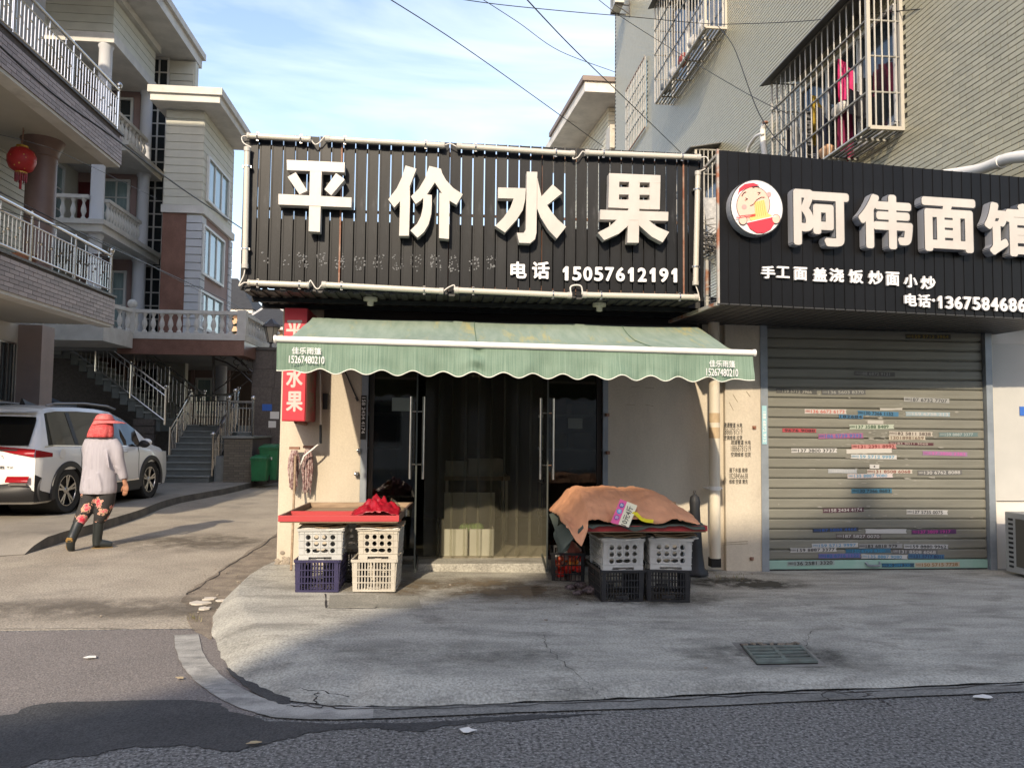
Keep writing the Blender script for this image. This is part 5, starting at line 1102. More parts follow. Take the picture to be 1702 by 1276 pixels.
skin_e, red_e, nood, blk_e = fl_((.80, .46, .36), "skin"), fl_((.72, .03, .05), "red"), fl_((.85, .50, .16), "noodle"), fl_((.03, .02, .02), "line")
epoly("face", ell(1252, 341, 28, 31, rot=.2), .0945, blk_e); epoly("face", ell(1252, 341, 27, 30, rot=.2), .0965, skin_e)
epoly("headband", [(1229, 319), (1226, 325), (1229, 313), (1238, 306), (1252, 304), (1262, 308), (1250, 310), (1240, 313)], .0985, red_e)
for (x, y, r_) in ((1237, 344, 4), (1278, 323, 4)): epoly("cheek", ell(x, y, r_, r_), .0985, fl_((.82, .30, .28), "cheek%d" % x))
def estroke(name, pts, wpx, d, m):
    q = [EP(x, y, d) for x, y in pts]; b = MB()
    for i in range(len(q)-1): b.bar(q[i], q[i+1], wpx*.0055, .0015, upv=tuple(nn_))
    return b.build(name, m, em)
estroke("eyebrow", [(1233, 326), (1236, 321), (1240, 319)], 1.6, .1, blk_e); estroke("eyebrow", [(1251, 312), (1256, 310), (1262, 311)], 1.6, .1, blk_e)
estroke("eye", [(1238, 333), (1243, 331), (1239, 329)], .9, .1, blk_e); estroke("eye", [(1260, 324), (1264, 320), (1259, 320)], .9, .1, blk_e)
estroke("mouth", [(1247, 342), (1252, 340), (1258, 332), (1265, 328), (1271, 328)], 1.1, .1, blk_e)
epoly("noodles", [(1254, 336), (1270, 332), (1276, 358), (1256, 362)], .1005, nood); epoly("noodles", ell(1265, 362, 19, 9), .1, nood)
for k in range(5): estroke("noodle_line", [(1256+k*3.3, 336-k*.6), (1259+k*3.4, 360-k*.5)], .5, .1018, red_e if 0 else fl_((.6, .28, .08), "nl%d" % k))
epoly("bowl", [(1241, 369), (1290, 358), (1288, 370), (1281, 381), (1270, 387), (1258, 387), (1247, 380)], .1035, red_e); estroke("bowl_rim", [(1241, 370), (1290, 359)], 1.5, .106, letter_pure)
for (x, y) in ((1235, 366), (1290, 364)): epoly("hand", ell(x, y, 7, 8), .1045, blk_e); epoly("hand", ell(x, y, 6.2, 7.2), .1065, skin_e)
estroke("chopstick", [(1223, 363), (1256, 358)], 1, .108, red_e); estroke("chopstick", [(1224, 360), (1256, 356)], 1, .108, red_e)
# things in the gap between the signs
b = MB(); a = P(1177, 432, Y=7.4); b.bx(a.x-.025, a.x+.025, 7.4, 7.45, 2.7, a.z); tag(b.build("grey_post", mat("pale rusty post", (.42, .41, .38), .6, c2=(.3, .14, .08), ns=4, contrast=(.55, .65))), "grey rust-footed post in the gap between the two signs", "post")
b = MB()
for k in range(70):
    a = P(random.uniform(1164, 1200), random.uniform(385, 428), Y=random.uniform(7.8, 8.5)); pts = [a]
    for q in range(4): pts.append(pts[-1]+Vector((random.uniform(-.14, .14), random.uniform(-.1, .1), random.uniform(-.05, .05))))
    b.tube(pts, .006, 4)
tag(b.build("cable_tangle", mat("tangled cable", (.06, .055, .05), .7, c2=(.3, .28, .24), ns=9), kind='stuff'), "heap of tangled grey cables in the gap between the signs", "cables")
b = MB(); c = P(1190, 365, Y=8.6); b.grid(8, 12, lambda u, v: (c.x-.12+u*.24-.08*(v-.5), 8.6+.05*math.sin(u*4), c.z-.28+v*.55)); tag(b.build("white_sheet", mat("grey white netting", (.45, .44, .42), .8, c2=(.3, .3, .29), ns=30), smooth=True), "crumpled grey white sheeting in the gap beside the round emblem", "sheet")
for k, (a_, b_) in enumerate((((1173, 496), (1192, 492)), ((1173, 478), (1196, 470)), ((1172, 501), (1196, 498)))):
    b = MB(); b.tube([P(*a_, Y=7.3), P(*b_, Y=7.2)], .004, 4); tag(b.build("gap_wire", wire_w), "%s thin pale wire bridging the gap between the signs" % ("lower middle", "highest", "lowest")[k], "wire", "wires in the gap")
# ================================================================ TALL TILED BUILDING (right)
TX = 6.2
tb = empty("tiled_apartment_block", (TX, 17, 0), 0, "tall block clad in narrow cream tiles on the right, with barred window cages", "building")
TY0, TY1 = 7.3, P(1022, 120, X=TX).y
b = MB(); b.bx(TX, TX+9, 8.3, TY1, 0, 20); b.bx(TX, TX+9, TY0, 8.299, 2.98, 20); b.build("wall", grout_l, tb)
TL, TH = .232, .068
wins = []   # openings (Y0,Y1,Z0,Z1)
cages = [("cage", P(1503, 214, X=TX).y, 12.75, P(1441, 215, X=TX-.5).z-.0, 7.62), ("cage", 16.15, 20.2, 10.45, 13.2), ("cage", 16.6, 19.6, 5.6, 7.85), ("flat", 22.8, 25.3, P(1082, 203, X=TX).z, P(1082, 84, X=TX).z)]
for c in cages: wins.append((c[1]+.12, c[2]-.12, c[3]+.15, c[4]-.2))
me = MB().bx(-.009, 0, 0, TL-.007, 0, TH-.010); 
tme = me.mesh("wall_tile", tile_m)
fld = MB(); cand = []
row = 0; z = 2.9
while z < 17.6:
    y = TY0+(row % 2)*TL/2
    while y < TY1-TL:
        if not any(w_[0]-TL < y < w_[1] and w_[2]-TH < z < w_[3] for w_ in wins):
            # beyond the far upper reach of the view the wall is left as joint
            cand.append((y, z))
        y += TL
    z += TH; row += 1
def seen(y, z):
    v = Vector((TX, y, z))-EYE; dz = v.dot(fw); px = IW/2+F*v.dot(rt)/dz; py = IH/2-F*v.dot(up)/dz
    return -30 < px < IW+12 and -60 < py < 560 and not (1196 < px and py > 250+(px-1196)*.09+14)
vis = [c for c in cand if seen(*c)]; vis.sort(key=lambda c: c[0]**2+(c[1]-1.5)**2); near = set(vis[:295])
print("tiles", len(cand), len(vis))
for (y, z) in near:
    piece("wall_tile", tme, tb, (TX-random.uniform(0, .0015), y, z))
for (y, z) in cand:
    if (y, z) in near: continue
    if not seen(y, z) and z > 9: continue
    j = random.uniform(0, .002); b_ = len(fld.v); x0 = TX-.009-j; jt = .011 if y < 11 else .017
    fld.v += [(x0, y, z), (x0, y+TL-.007, z), (x0, y+TL-.007, z+TH-jt), (x0, y, z+TH-jt), (TX, y, z), (TX, y+TL-.007, z), (TX, y+TL-.007, z+TH-.006), (TX, y, z+TH-.006)]
    fld.f += [(b_, b_+3, b_+2, b_+1), (b_, b_+1, b_+5, b_+4), (b_+3, b_+7, b_+6, b_+2), (b_, b_+4, b_+7, b_+3)]; fld.m += [0]*4
fld.build("tile_field", tile_m2, tb, kind='stuff', fix=False)
barm = mat("white cage bar", (.52, .50, .46), .4, .2, c2=(.40, .385, .35), ns=4); cagef = mat("dull cage frame", (.16, .155, .14), .6, c2=(.30, .29, .25), ns=5)
curt = [(.10, .02, .05), (.3, .28, .26), (.25, .03, .10), (.12, .14, .18), (.4, .22, .05)]
def cage(y0, y1, z0, z1, out, label, canopy=True, nb=16):
    c = empty("window_cage", (TX, (y0+y1)/2, z0), 0, label, "window cage", "barred cages on the tiled block"); X0 = TX-out
    for k in range(nb+1):
        y = y0+(y1-y0)*k/nb; b = MB(); b.tube([(X0, y, z0), (X0, y, z1)], .011 if 0 < k < nb else .018, 6); b.build("bar", barm, c)
    nf = max(3, int(out/.11)-0)
    for yy in (y0, y1):
        for k in range(1, nf+1):
            x = X0+out*k/(nf+1); b = MB(); b.tube([(x, yy, z0), (x, yy, z1)], .012, 6); b.build("bar", barm, c)
    for k in range(5):
        z = z0+(z1-z0)*k/4; b = MB(); b.bar((X0-.012, y0, z), (X0-.012, y1, z), .022); b.bar((X0, y0, z), (TX, y0, z), .03 if k in (0, 4) else .02); b.bar((X0, y1, z), (TX, y1, z), .02); b.build("rail", cagef if k else barm, c)
    b = MB(); b.bar((X0, y0, z0), (X0, y0, z1), .05); b.bar((TX-.03, y0, z0), (TX-.03, y0, z1), .05); b.bar((X0, y0-.005, z0), (TX, y0-.005, z0), .05); b.build("corner_frame", mat("cream corner frame %d" % int(y0), (.42, .395, .34), .5), c)
    for k in range(6):
        x = X0+out*(k+.5)/6; b = MB(); b.bar((x, y0, z0+.01), (x, y1, z0+.01), .03 if k % 2 else .05, .012); b.build("floor_slat", cagef, c)
    for k in range(4): y = y0+(y1-y0)*(k+.5)/4; b = MB(); b.bar((X0, y, z0-.015), (TX, y, z0-.015), .03); b.build("floor_bearer", cagef, c)
    if canopy:
        b = MB(); b.hexa([(X0-.16, y0-.1, z1+.0), (TX, y0-.1, z1+.14), (TX, y1+.15, z1+.14), (X0-.16, y1+.15, z1), (X0-.16, y0-.1, z1+.02), (TX, y0-.1, z1+.16), (TX, y1+.15, z1+.16), (X0-.16, y1+.15, z1+.02)]); b.build("canopy", mat("rain canopy %d" % int(y0*10), (.10, .10, .095), .6), c)
    # the window behind
    b = MB(); b.bx(TX-.015, TX-.004, y0+.12, y1-.12, z0+.15, z1-.2); b.build("window_pane", win_dark, c)
    for k in range(4): y = y0+.12+(y1-y0-.24)*k/3; b = MB(); b.bar((TX-.03, y, z0+.15), (TX-.03, y, z1-.2), .05, .04); b.build("window_frame", win_fr, c)
    for zf in (z0+.15, z1-.2): b = MB(); b.bar((TX-.03, y0+.12, zf), (TX-.03, y1-.12, zf), .05); b.build("window_frame", win_fr, c)
    return c
cg_ = cages
cage(cg_[0][1], cg_[0][2], cg_[0][3], cg_[0][4], .5, "nearest barred window cage full of drying clothes above the noodle sign", nb=17)
cage(cg_[1][1], cg_[1][2], cg_[1][3], cg_[1][4], .5, "upper barred window cage cut by the top of the view, stuffed with bundles", nb=18)
cage(cg_[2][1], cg_[2][2], cg_[2][3], cg_[2][4], .58, "low barred window cage peeking out between the two black signs", nb=15)
# flat bars farther back
fb = empty("window_grille", (TX, 24, cg_[3][3]), 0, "flat window grille at the far end of the tiled block", "window grille")
y0, y1, z0, z1 = cg_[3][1:]
b = MB(); b.bx(TX-.012, TX-.003, y0+.05, y1-.05, z0+.05, z1-.05); b.build("window_pane", win_pale, fb)
for k in range(13): y = y0+(y1-y0)*k/12; b = MB(); b.tube([(TX-.08, y, z0), (TX-.08, y, z1)], .016, 5); b.build("bar", barm, fb)
for k in range(5): z = z0+(z1-z0)*k/4; b = MB(); b.bar((TX-.08, y0, z), (TX-.08, y1, z), .03); b.build("rail", rust if k in (0, 4) else cagef, fb)
# laundry inside the near cage
LA = [(10.62, 6.35, 7.0, .16, (.62, .03, .16), "crimson towel hung high near the front of the cage"), (10.75, 5.62, 6.55, .26, (.22, .012, .06), "long dark crimson garment in the cage by the corner post"), (11.0, 6.45, 6.95, .2, (.03, .03, .035), "black garment hung beside the crimson towel"),
      (11.35, 5.75, 6.6, .2, (.05, .06, .10), "navy trousers hung mid cage"), (11.6, 6.1, 6.9, .16, (.62, .42, .05), "mustard top hung mid cage"), (11.85, 5.75, 6.75, .16, (.55, .55, .53), "black and white striped shirt in the cage"), (12.2, 5.7, 6.8, .24, (.32, .36, .42), "pale blue grey garment at the far end of the cage"), (12.45, 5.9, 6.7, .2, (.06, .06, .07), "charcoal garment at the far corner of the cage"), (10.5, 6.1, 6.5, .14, (.025, .025, .03), "black cap-like cloth poking through the front bars of the cage")]
for i, (y, z0_, z1_, wd, c_, lab) in enumerate(LA):
    b = MB(); xx = TX-.36+.05*(i % 3)
    b.grid(10, 10, lambda u, v: (TX-.46+.05*(i % 3)+.30*u*(1-.3*(v > .8)), y-wd*.35+wd*.7*u+.05*math.sin(u*9+i+v*2)*(1.2-v), z0_+(z1_-z0_)*v+.05*math.sin(u*5+i)*(1-v)))
    o = b.build("hanging_garment", mat("garment %d" % i, c_, .85, c2=tuple(k*.6 for k in c_), ns=9) if i != 5 else mat("striped garment", (.04, .04, .04), .85, c2=(.7, .7, .68), ns=22, stretch=(.1, .1, 1), contrast=(.48, .52)), smooth=True, fix=False); tag(o, lab, "garment")
def blob(name, y, z, s, c_, lab, cat, sx=1.0):
    b = MB(); b.grid(12, 8, lambda u, v: (TX-.40+s*.6*math.sin(.05+v*3.05)*math.cos(u*6.283)*(1+.3*nz(u*4, v*4, y)), y+s*sx*math.sin(.05+v*3.05)*math.sin(u*6.283)*(1+.3*nz(u*5, v*5, z)), z-s*.7*math.cos(v*3.14)+s*.1*nz(u*6, v*6)))
    tag(b.build(name, mat("bundle %.2f" % (y*z), c_, .8, c2=tuple(k*.55 for k in c_), ns=7), smooth=True), lab, cat)
blob("white_cloth_bundle", 10.66, 6.28, .13, (.66, .62, .55), "white cloth looped over the middle rail of the near cage", "cloth", 1.6)
blob("straw_hat", 11.05, 5.78, .15, (.62, .36, .2), "peach and white hat hung low in the near cage", "hat", 1.1)
for i, (y, z, c_) in enumerate(((17.2, 10.66, (.5, .5, .5)), (18.0, 10.62, (.3, .06, .05)), (18.8, 10.66, (.4, .42, .45)), (19.5, 10.6, (.12, .14, .16)), (16.6, 10.7, (.7, .7, .68)))):
    blob("stored_bundle", y, z, .22, c_, "%s stored bundle seen through the floor of the upper cage" % ["grey", "dark red", "pale blue", "charcoal", "white"][i], "bundle")
# air conditioners on the block
def acunit(px, py, X, wd, hh, lab, dpth=.3):
    p = P(px, py, X=X); c = empty("air_conditioner", (X, p.y, p.z), 0, lab, "air conditioner")
    b = MB(); b.bx(X, X+.32, p.y-.4, p.y+.4, p.z, p.z+hh); b.build("casing", white_pl, c, bevel=.01)
    b = MB(); b.lathe([(.05, 0), (.2, .0), (.2, -.01), (.05, -.01)], (X-.001, p.y, p.z+hh/2), 16, 'x'); b.build("fan_guard", cagef, c)
    b = MB(); b.bar((X, p.y-.3, p.z-.03), (TX, p.y-.3, p.z-.03), .04); b.bar((X, p.y+.3, p.z-.03), (TX, p.y+.3, p.z-.03), .04); b.bar((X+.05, p.y-.3, p.z-.05), (TX, p.y-.3, p.z-.35), .03); b.bar((TX-.02, p.y-.3, p.z+.1), (TX-.02, p.y-.3, p.z-.45), .04); b.build("bracket", black_pl, c)
acunit(1018, 14, TX-.55, .8, .55, "air conditioner on a black bracket at the top corner of the tiled block")
p = P(1024, 246, Y=29.5); c = empty("air_conditioner", p, 0, "cream air conditioner outdoor unit just above the big sign by the tiled block corner", "air conditioner")
b = MB(); b.bx(p.x-.25, p.x+.18, 29.5, 30.3, p.z, p.z+.95); b.build("casing", cream_pl, c, bevel=.015)
b = MB(); b.bx(p.x-.15, p.x+.0, 29.49, 29.499, p.z+.75, p.z+.79); b.build("badge", cagef, c)
b = MB(); b.tube([(p.x-.05, 29.45, p.z+.5), (p.x+.08, 29.4, p.z+.3), (p.x+.25, 29.45, p.z+.25), (p.x+.3, 29.5, p.z+.05)], .03, 6); b.build("hoses", black_pl, c)
b = MB(); b.bx(p.x-.2, TX+.3, 29.5, 30.2, p.z-.08, p.z-.02); b.build("bracket", cagef, c)
# bent white pipe and hose
b = MB(); q = [P(1560, 292, X=5.85), P(1622, 283, X=5.85), P(1655, 272, X=5.85), P(1680, 263, X=5.85), P(1730, 258, X=5.85)]; b.tube(dens(q, 5, 0), .062, 12)
pw = tag(b.build("bent_drainpipe", pvc_w, smooth=40), "thick white bent pipe rising above the right end of the noodle sign", "pipe")
b = MB(); b.tube([q[2]-Vector((.0, .02, .004)), q[2]+(q[3]-q[2]).normalized()*.09], .07, 12); b.build("socket", pvc_w, pw, smooth=40)
b = MB(); b.tube(dens([P(1273, 205, X=TX-.1), P(1268, 215, X=TX-.12), P(1268, 232, X=TX-.12), P(1271, 256, X=TX-.1), P(1272, 270, X=TX-.1)], 5, 0), .055, 8); tag(b.build("conduit_hose", pvc_w, smooth=True), "white curved hose standing above the noodle sign's left end", "hose")
b = MB(); b.tube(dens([P(1268, 222, X=TX-.15), P(1256, 228, X=TX-.15), P(1244, 246, X=TX-.15), P(1240, 262, X=TX-.15)], 5, 0), .035, 8); tag(b.build("thin_hose", pvc_w, smooth=True), "thinner white hose branching left from the curved hose", "hose")
b = MB(); c = P(1272, 204, X=TX-.12); b.ball(c, .06, 8, 5, .5); tag(b.build("hose_cap", rust), "rusty cap on top of the white curved hose", "cap")

# ================================================================ OVERHEAD WIRES
def wire(pts, r, lab, m=wire_b):
    q = [P(x, y, Y=Y) for x, y, Y in pts]; b = MB(); b.tube(dens(q, 8, 0), r*.72, 5); tag(b.build("overhead_wire", m, smooth=True), lab, "wire", "overhead wires")
wire([(640, -6, 9), (756, 68, 11), (880, 155, 13), (1003, 244, 15)], .010, "wire slanting from the top centre down to the big sign")
wire([(865, -12, 8), (950, 78, 10), (1040, 165, 13), (1132, 254, 16)], .011, "wire crossing from the sky onto the low part of the tiled block")
wire([(745, -4, 12), (830, 8, 12.5), (950, 20, 13), (1045, 28, 14), (1150, 38, 15), (1200, 41, 14)], .010, "nearly level wire at the top that meets the upper cage")
wire([(1200, 41, 14), (1330, 36, 12), (1502, 18, 9.6), (1720, 2, 7.6)], .010, "nearly level wire running over the near cage to the right edge")
wire([(800, -2, 11), (862, 38, 12), (930, 85, 13), (1022, 120, 14)], .008, "thinnest wire in the sky left of the tiled block")
wire([(985, -8, 12), (1035, 30, 14), (1130, 90, 14), (1240, 155, 12), (1310, 190, 10.5)], .009, "wire passing under the upper cage towards the near cage")
wire([(1192, 42, 14), (1220, 80, 13), (1262, 190, 11), (1314, 258, 10)], .011, "wire dropping steeply from the upper cage to the noodle sign")
wire([(1302, 130, 11), (1290, 165, 11), (1297, 195, 10.8), (1318, 222, 10.5)], .005, "slack thin wire beside the near cage")
wire([(-10, 68, 9), (90, 158, 10), (190, 230, 11), (300, 312, 14), (402, 380, 18)], .018, "thick black cable slanting across the left houses")
wire([(-10, 315, 10), (80, 360, 10.5), (170, 405, 12), (280, 455, 16), (400, 512, 22), (440, 540, 26)], .012, "cable drooping past the lower left balcony to the deck")
wire([(-10, 345, 10), (60, 366, 10.4), (160, 397, 12), (270, 452, 17), (420, 530, 26)], .008, "thin cable beside the lower left balcony")
wire([(-10, 222, 10), (55, 238, 10.4), (120, 262, 11), (260, 330, 15)], .005, "hair-thin wire near the red lantern")
# ================================================================ WHITE HOUSE behind the block
e1, e2 = P(972, 150, Y=30), P(916, 243, Y=36); ez = (e1.z+e2.z)/2
wh = empty("pale_gabled_house", (7.6, 33, 0), 0, "pale house with deep white eaves behind the big sign, left of the tiled block", "house")
b = MB(); b.prism([(e1.x, 30, ez), (e1.x+6, 30, ez), (e1.x+6, 40, ez), (e2.x-.3, 40, ez), (e2.x, 36, ez)], (0, 0, .42)); b.build("eave_slab", fascia_m, wh)
b = MB(); b.prism([(e1.x-.1, 29.9, ez+.425), (e1.x+6, 29.9, ez+.425), (e1.x+6, 40, ez+.425), (e2.x-.1, 36.1, ez+.425)], (0, 0, .2)); b.build("gutter", mat("brown gutter", (.2, .16, .14), .6), wh)
b = MB(); b.prism([(e1.x+1.3, 31.4, 0), (e1.x+6, 31.4, 0), (e1.x+6, 39, 0), (e2.x+1.2, 39, 0)], (0, 0, ez-.01)); b.build("wall", siding, wh)
for k in range(24):
    z = ez-.1-k*.2; b = MB(); a = Vector((e1.x+1.3, 31.4, z)); e = Vector((e2.x+1.2, 39, z)); b.bar(a-Vector((.012, 0, 0)), e-Vector((.012, 0, 0)), .03, .16); b.bar(a-Vector((0, .012, 0)), a+Vector((4, -.012, 0)), .03, .16); b.build("siding_board", siding, wh)
# ================================================================ HOUSE ACROSS THE STREET (behind the viewer; its roofline throws the long shade)
ac_ = empty("facing_street_house", (2, -16, 0), 0, "house across the street behind the viewer whose roofline shades the road", "house")
BYY = -12.0; k_ = math.tan(SUN_EL)/math.cos(SUN_AZ); tz = math.tan(SUN_AZ)
def casts(px, py, z=0.0):      # where the sun ray through a ground spot meets the facade plane
    g_ = P(px, py, Z=z); return (g_.x-(g_.y-BYY)*tz, (g_.y-BYY)*k_+z)
edge = [casts(-900, 1230), casts(0, 1195), casts(200, 1168), casts(380, 1118), casts(520, 1075), casts(640, 1030)] + [(lambda g_, z: (g_.x-(8-BYY)*tz, (8-BYY)*k_+z))(P(x, 0, Y=8.0), z) for x, z in ((1000, .35), (1290, .48), (1420, .72), (1520, .66), (1600, .52), (1760, .45))]
edge.append((edge[-1][0]+14, edge[-1][1]-.3)); edge = [(edge[0][0]-12, edge[0][1]-1.5)]+edge
print("edge", [(round(a, 2), round(b, 2)) for a, b in edge])
b = MB(); b.prism([(x, BYY, 0) for x in (edge[-1][0], edge[0][0])]+[(x, BYY, z) for x, z in edge], (0, -8, 0)); b.build("wall", plaster_w, ac_)
xc, zc_ = edge[8]; zt2 = (8-BYY)*k_+1.78; g_ = P(1372, 0, Y=8.0).x-(8-BYY)*tz
b = MB(); b.bx(g_-.11, g_+.11, BYY-1.5, BYY-1.3, zc_-1.5, zt2); b.build("chimney", plaster_w, ac_)
for i in range(6):
    for j in range(3):
        x = edge[0][0]+4+i*4.5; z = 1+j*3
        if z < 8: b = MB(); b.bx(x, x+1.6, BYY+.005, BYY+.03, z, z+1.5); b.build("window", win_dark, ac_)
# ================================================================ RAILINGS
def railing(parent, a, b_, h, post_every=1.15, name="railing", ball=True, dens_=.115, ends=(True, True), low=.10, style=0, group_label=None):
    """stainless railing: balls on posts, two bottom rails, thin balusters; slopes if a and b_ differ in height"""
    a, b_ = Vector(a), Vector(b_); L_ = (b_-a).length; ro = empty(name, (0, 0, 0)); ro.parent = parent; ORG.pop(ro.name); ro.location = a-root_origin(parent)
    U = Vector((0, 0, 1)); t = (b_-a)/L_; n = max(1, round(L_/post_every))
    b = MB(); b.tube([a+U*h, b_+U*h], .030, 8); b.build("top_rail", stainless, ro, smooth=40)
    for hz_ in (low, h-.16): b = MB(); b.tube([a+U*hz_, b_+U*hz_], .014, 6); b.build("lower_rail", stainless, ro, smooth=40)
    for k in range(n+1):
        if (k == 0 and not ends[0]) or (k == n and not ends[1]): continue
        p = a.lerp(b_, k/n); b = MB(); b.tube([p, p+U*(h+.05)], .03 if ball and k in (0, n) else .022, 8)
        if ball and k in (0, n): b.ball(p+U*(h+.10), .06, 10, 7); b.lathe([(.045, 0), (.045, .015), (.03, .03)], p+U*(h+.03), 8)
        b.build("post", stainless, ro, smooth=40)
    m = int(L_/dens_)
    for k in range(1, m):
        p = a.lerp(b_, k/m); lo, hi = (low, h-.16) if k % 5 else (low, h)
        b = MB(); b.tube([p+U*lo, p+U*hi], .008, 5)
        if k % 3 == 0: b.ball(p+U*(lo+(hi-lo)*.55), .024, 6, 4)
        if k % 3 == 1: b.ball(p+U*(lo+(hi-lo)*.4), .018, 6, 4)
        b.build("baluster", stainless, ro)
    return ro
# ================================================================ LEFT HOUSE with two tiled balconies
k1 = P(189, 540, Y=14.5); HX = k1.x; LH = empty("balcony_house", (-10, 11.5, 0), 0, "left house with lilac tiled balconies, steel railings and a red lantern", "house")
kA = P(189, 495, Y=14.5); u1 = P(201, 275, Y=14.6); u2 = P(205, 227, Y=14.6); HX2 = u1.x
print("house", HX, k1.z, kA.z, HX2, u1.z, u2.z)
WX = P(48, 640, Y=15.2).x
b = MB(); b.bx(-20, WX, 8.0, 15.2, 0, k1.z); b.build("wall", plaster_w, LH)
b = MB(); b.bx(-20, WX-.02, 8.0, 15.2, k1.z, 14); b.build("wall", mat("pale ribbed wall", (.46, .44, .42), .8, c2=(.40, .38, .37), ns=3), LH)
b = MB(); b.bx(WX-.0, WX+.42, 14.75, 15.2, 0, k1.z); b.build("pillar", lilac_tile, LH)
def slab(X, y0, y1, z0, z1):
    b = MB(); b.bx(-19.9, X-.01, y0, y1, z0, z1); b.build("balcony_slab", mat("slab underside %d" % int(z0*10), (.48, .455, .40), .85, c2=(.42, .40, .35), ns=1.2), LH)
    b = MB(); b.bx(X-.25, X-.01, y0+.02, y1-.02, z0-.05, z0); b.build("drip_edge", fascia_m, LH)
    return b
slab(HX, 8.0, 14.5, k1.z, kA.z); slab(HX2, 8.0, 14.6, u1.z, u2.z)
for z in (9.9,): b = MB(); b.bx(-19.9, HX2, 8.0, 14.6, z, z+.5); b.build("balcony_slab", fascia_m, LH)
b = MB(); b.bx(-20.5, HX2+.4, 7.6, 15.4, 13.2, 13.9); b.build("roof", roof_t, LH)
b = MB()
def tilefield(X, y1, z0, z1, nmax, top):
    TLn, THn = .245, .066; me = MB().bx(-.004, .012, 0, TLn-.01, 0, THn-.009).mesh("facing_tile", lilac_tile); n = 0; rows_ = int((z1-z0)/THn)
    for r_ in range(rows_):
        y = y1-TLn-(r_ % 2)*TLn/2
        if r_ % 2: o = piece("facing_tile", me, LH, (X, y1-TLn/2+.0, z0+r_*THn)); o.scale.y = .48; n += 1
        while y > 9.4 and n < nmax:
            piece("facing_tile", me, LH, (X, y, z0+r_*THn)); y -= TLn; n += 1
    b = MB(); b.bx(X-.02, X+.001, 8.0, y1-.005, z0, z1); b.build("tile_bed", grout, LH)
    # short end face
    for r_ in range(rows_):
        pass
tilefield(HX, 14.5, k1.z+.0, kA.z, 148, 0); tilefield(HX2, 14.6, u1.z, u2.z, 148, 0)
for (X, z, y1) in ((HX, kA.z, 14.5), (HX2, u2.z, 14.6)): b = MB(); b.bx(X-.35, X+.03, 8, y1+.02, z, z+.035); b.build("coping", granite, LH)
railing(LH, (HX-.06, 14.42, kA.z+.035), (HX-.06, 9.0, kA.z+.035), .72, 1.35, name="balcony_railing", dens_=.10)
railing(LH, (HX2-.06, 14.52, u2.z+.035), (HX2-.06, 9.3, u2.z+.035), .80, 1.7, name="balcony_railing", dens_=.10)
railing(LH, (HX-.1, 14.42, kA.z+.035), (HX-1.7, 14.42, kA.z+.035), .72, 1.6, name="balcony_railing", ends=(False, True), ball=False, dens_=.12)
rc = P(67, 330, Y=13.5); b = MB(); b.lathe([(.235, kA.z), (.23, u1.z-.30), (.25, u1.z-.28), (.25, u1.z-.22), (.31, u1.z-.08), (.34, u1.z)], (rc.x, 13.5, 0), 24); b.build("round_column", mat("brown column", (.16, .10, .085), .5, c2=(.2, .13, .11), ns=3), LH, smooth=40)
for k in range(22): b = MB(); z = kA.z+.3+k*.12; b.bx(WX-.02, WX-.012+.02, 9, 14.9, z, z+.105); b.build("wall_course", siding, LH)
# barred ground-floor window
wy0, wy1 = 12.6, P(20, 600, X=WX).y; wz1 = P(20, 571, X=WX).z
b = MB(); b.bx(WX+.0, WX+.015, wy0, wy1, 1.2, wz1); wdw = b.build("window", win_dark, LH)
for k in range(9): y = wy0+(wy1-wy0)*k/8; b = MB(); b.bar((WX+.05, y, 1.2), (WX+.05, y, wz1), .022); b.build("window_bar", alu, wdw)
for z in (1.2, 1.9, wz1): b = MB(); b.bar((WX+.05, wy0, z), (WX+.05, wy1, z), .03); b.build("window_bar", alu, wdw)
# plants pot line and lantern
lc = P(36, 266, Y=12.9); rad = .205
lt = empty("red_lantern", lc, 0, "red paper lantern with gold flecks hanging under the upper left balcony", "lantern")
b = MB(); b.lathe([(rad*.42, -.2), (rad*.8, -.15), (rad, -.04), (rad, .05), (rad*.8, .15), (rad*.42, .2)], lc, 20)
vs = b.v; n = 20
b.v = [(lc.x+(x-lc.x)*(1.035 if (i % n) % 2 else .97), lc.y+(y-lc.y)*(1.035 if (i % n) % 2 else .97), z) for i, (x, y, z) in enumerate(vs)]
b.build("paper_body", mat("lantern red", (.36, .012, .015), .5, c2=(.45, .02, .02), ns=6, spots=((.6, .38, .06, 1), 14, .16, .8)), lt, smooth=True)
for z in (.2, -.23): b = MB(); b.lathe([(rad*.43, 0), (rad*.43, .03)], lc+Vector((0, 0, z)), 14); b.build("rim", mat("gold rim %d" % int(z*10), (.5, .3, .05), .4, .5), lt)
b = MB(); b.tube([lc+Vector((0, 0, .22)), (lc.x, lc.y, u1.z)], .008, 5); b.tube([lc+Vector((-.03, 0, .22)), lc+Vector((.02, 0, .5))], .006, 5); b.build("cord", rust, lt)
b = MB()
for k in range(16): a = k*.39; b.tube([(lc.x+.085*math.cos(a), lc.y+.085*math.sin(a), lc.z-.22), (lc.x+.08*math.cos(a), lc.y+.08*math.sin(a), lc.z-.36)], .010, 4)
b.tube([lc+Vector((0, 0, -.22)), lc+Vector((0, 0, -.48))], .02, 5); b.build("tassel", red_cl, lt)
# pots on the lower balcony
for (y, lab) in ((12.2, "brown pot standing behind the lower balcony railing"),): 
    b = MB(); b.lathe([(.13, 0), (.17, .22), (.19, .25), (.15, .26)], (HX-.4, y, kA.z+.0), 14); tag(b.build("flower_pot", mat("clay pot", (.22, .10, .06), .8), smooth=40), lab, "pot")

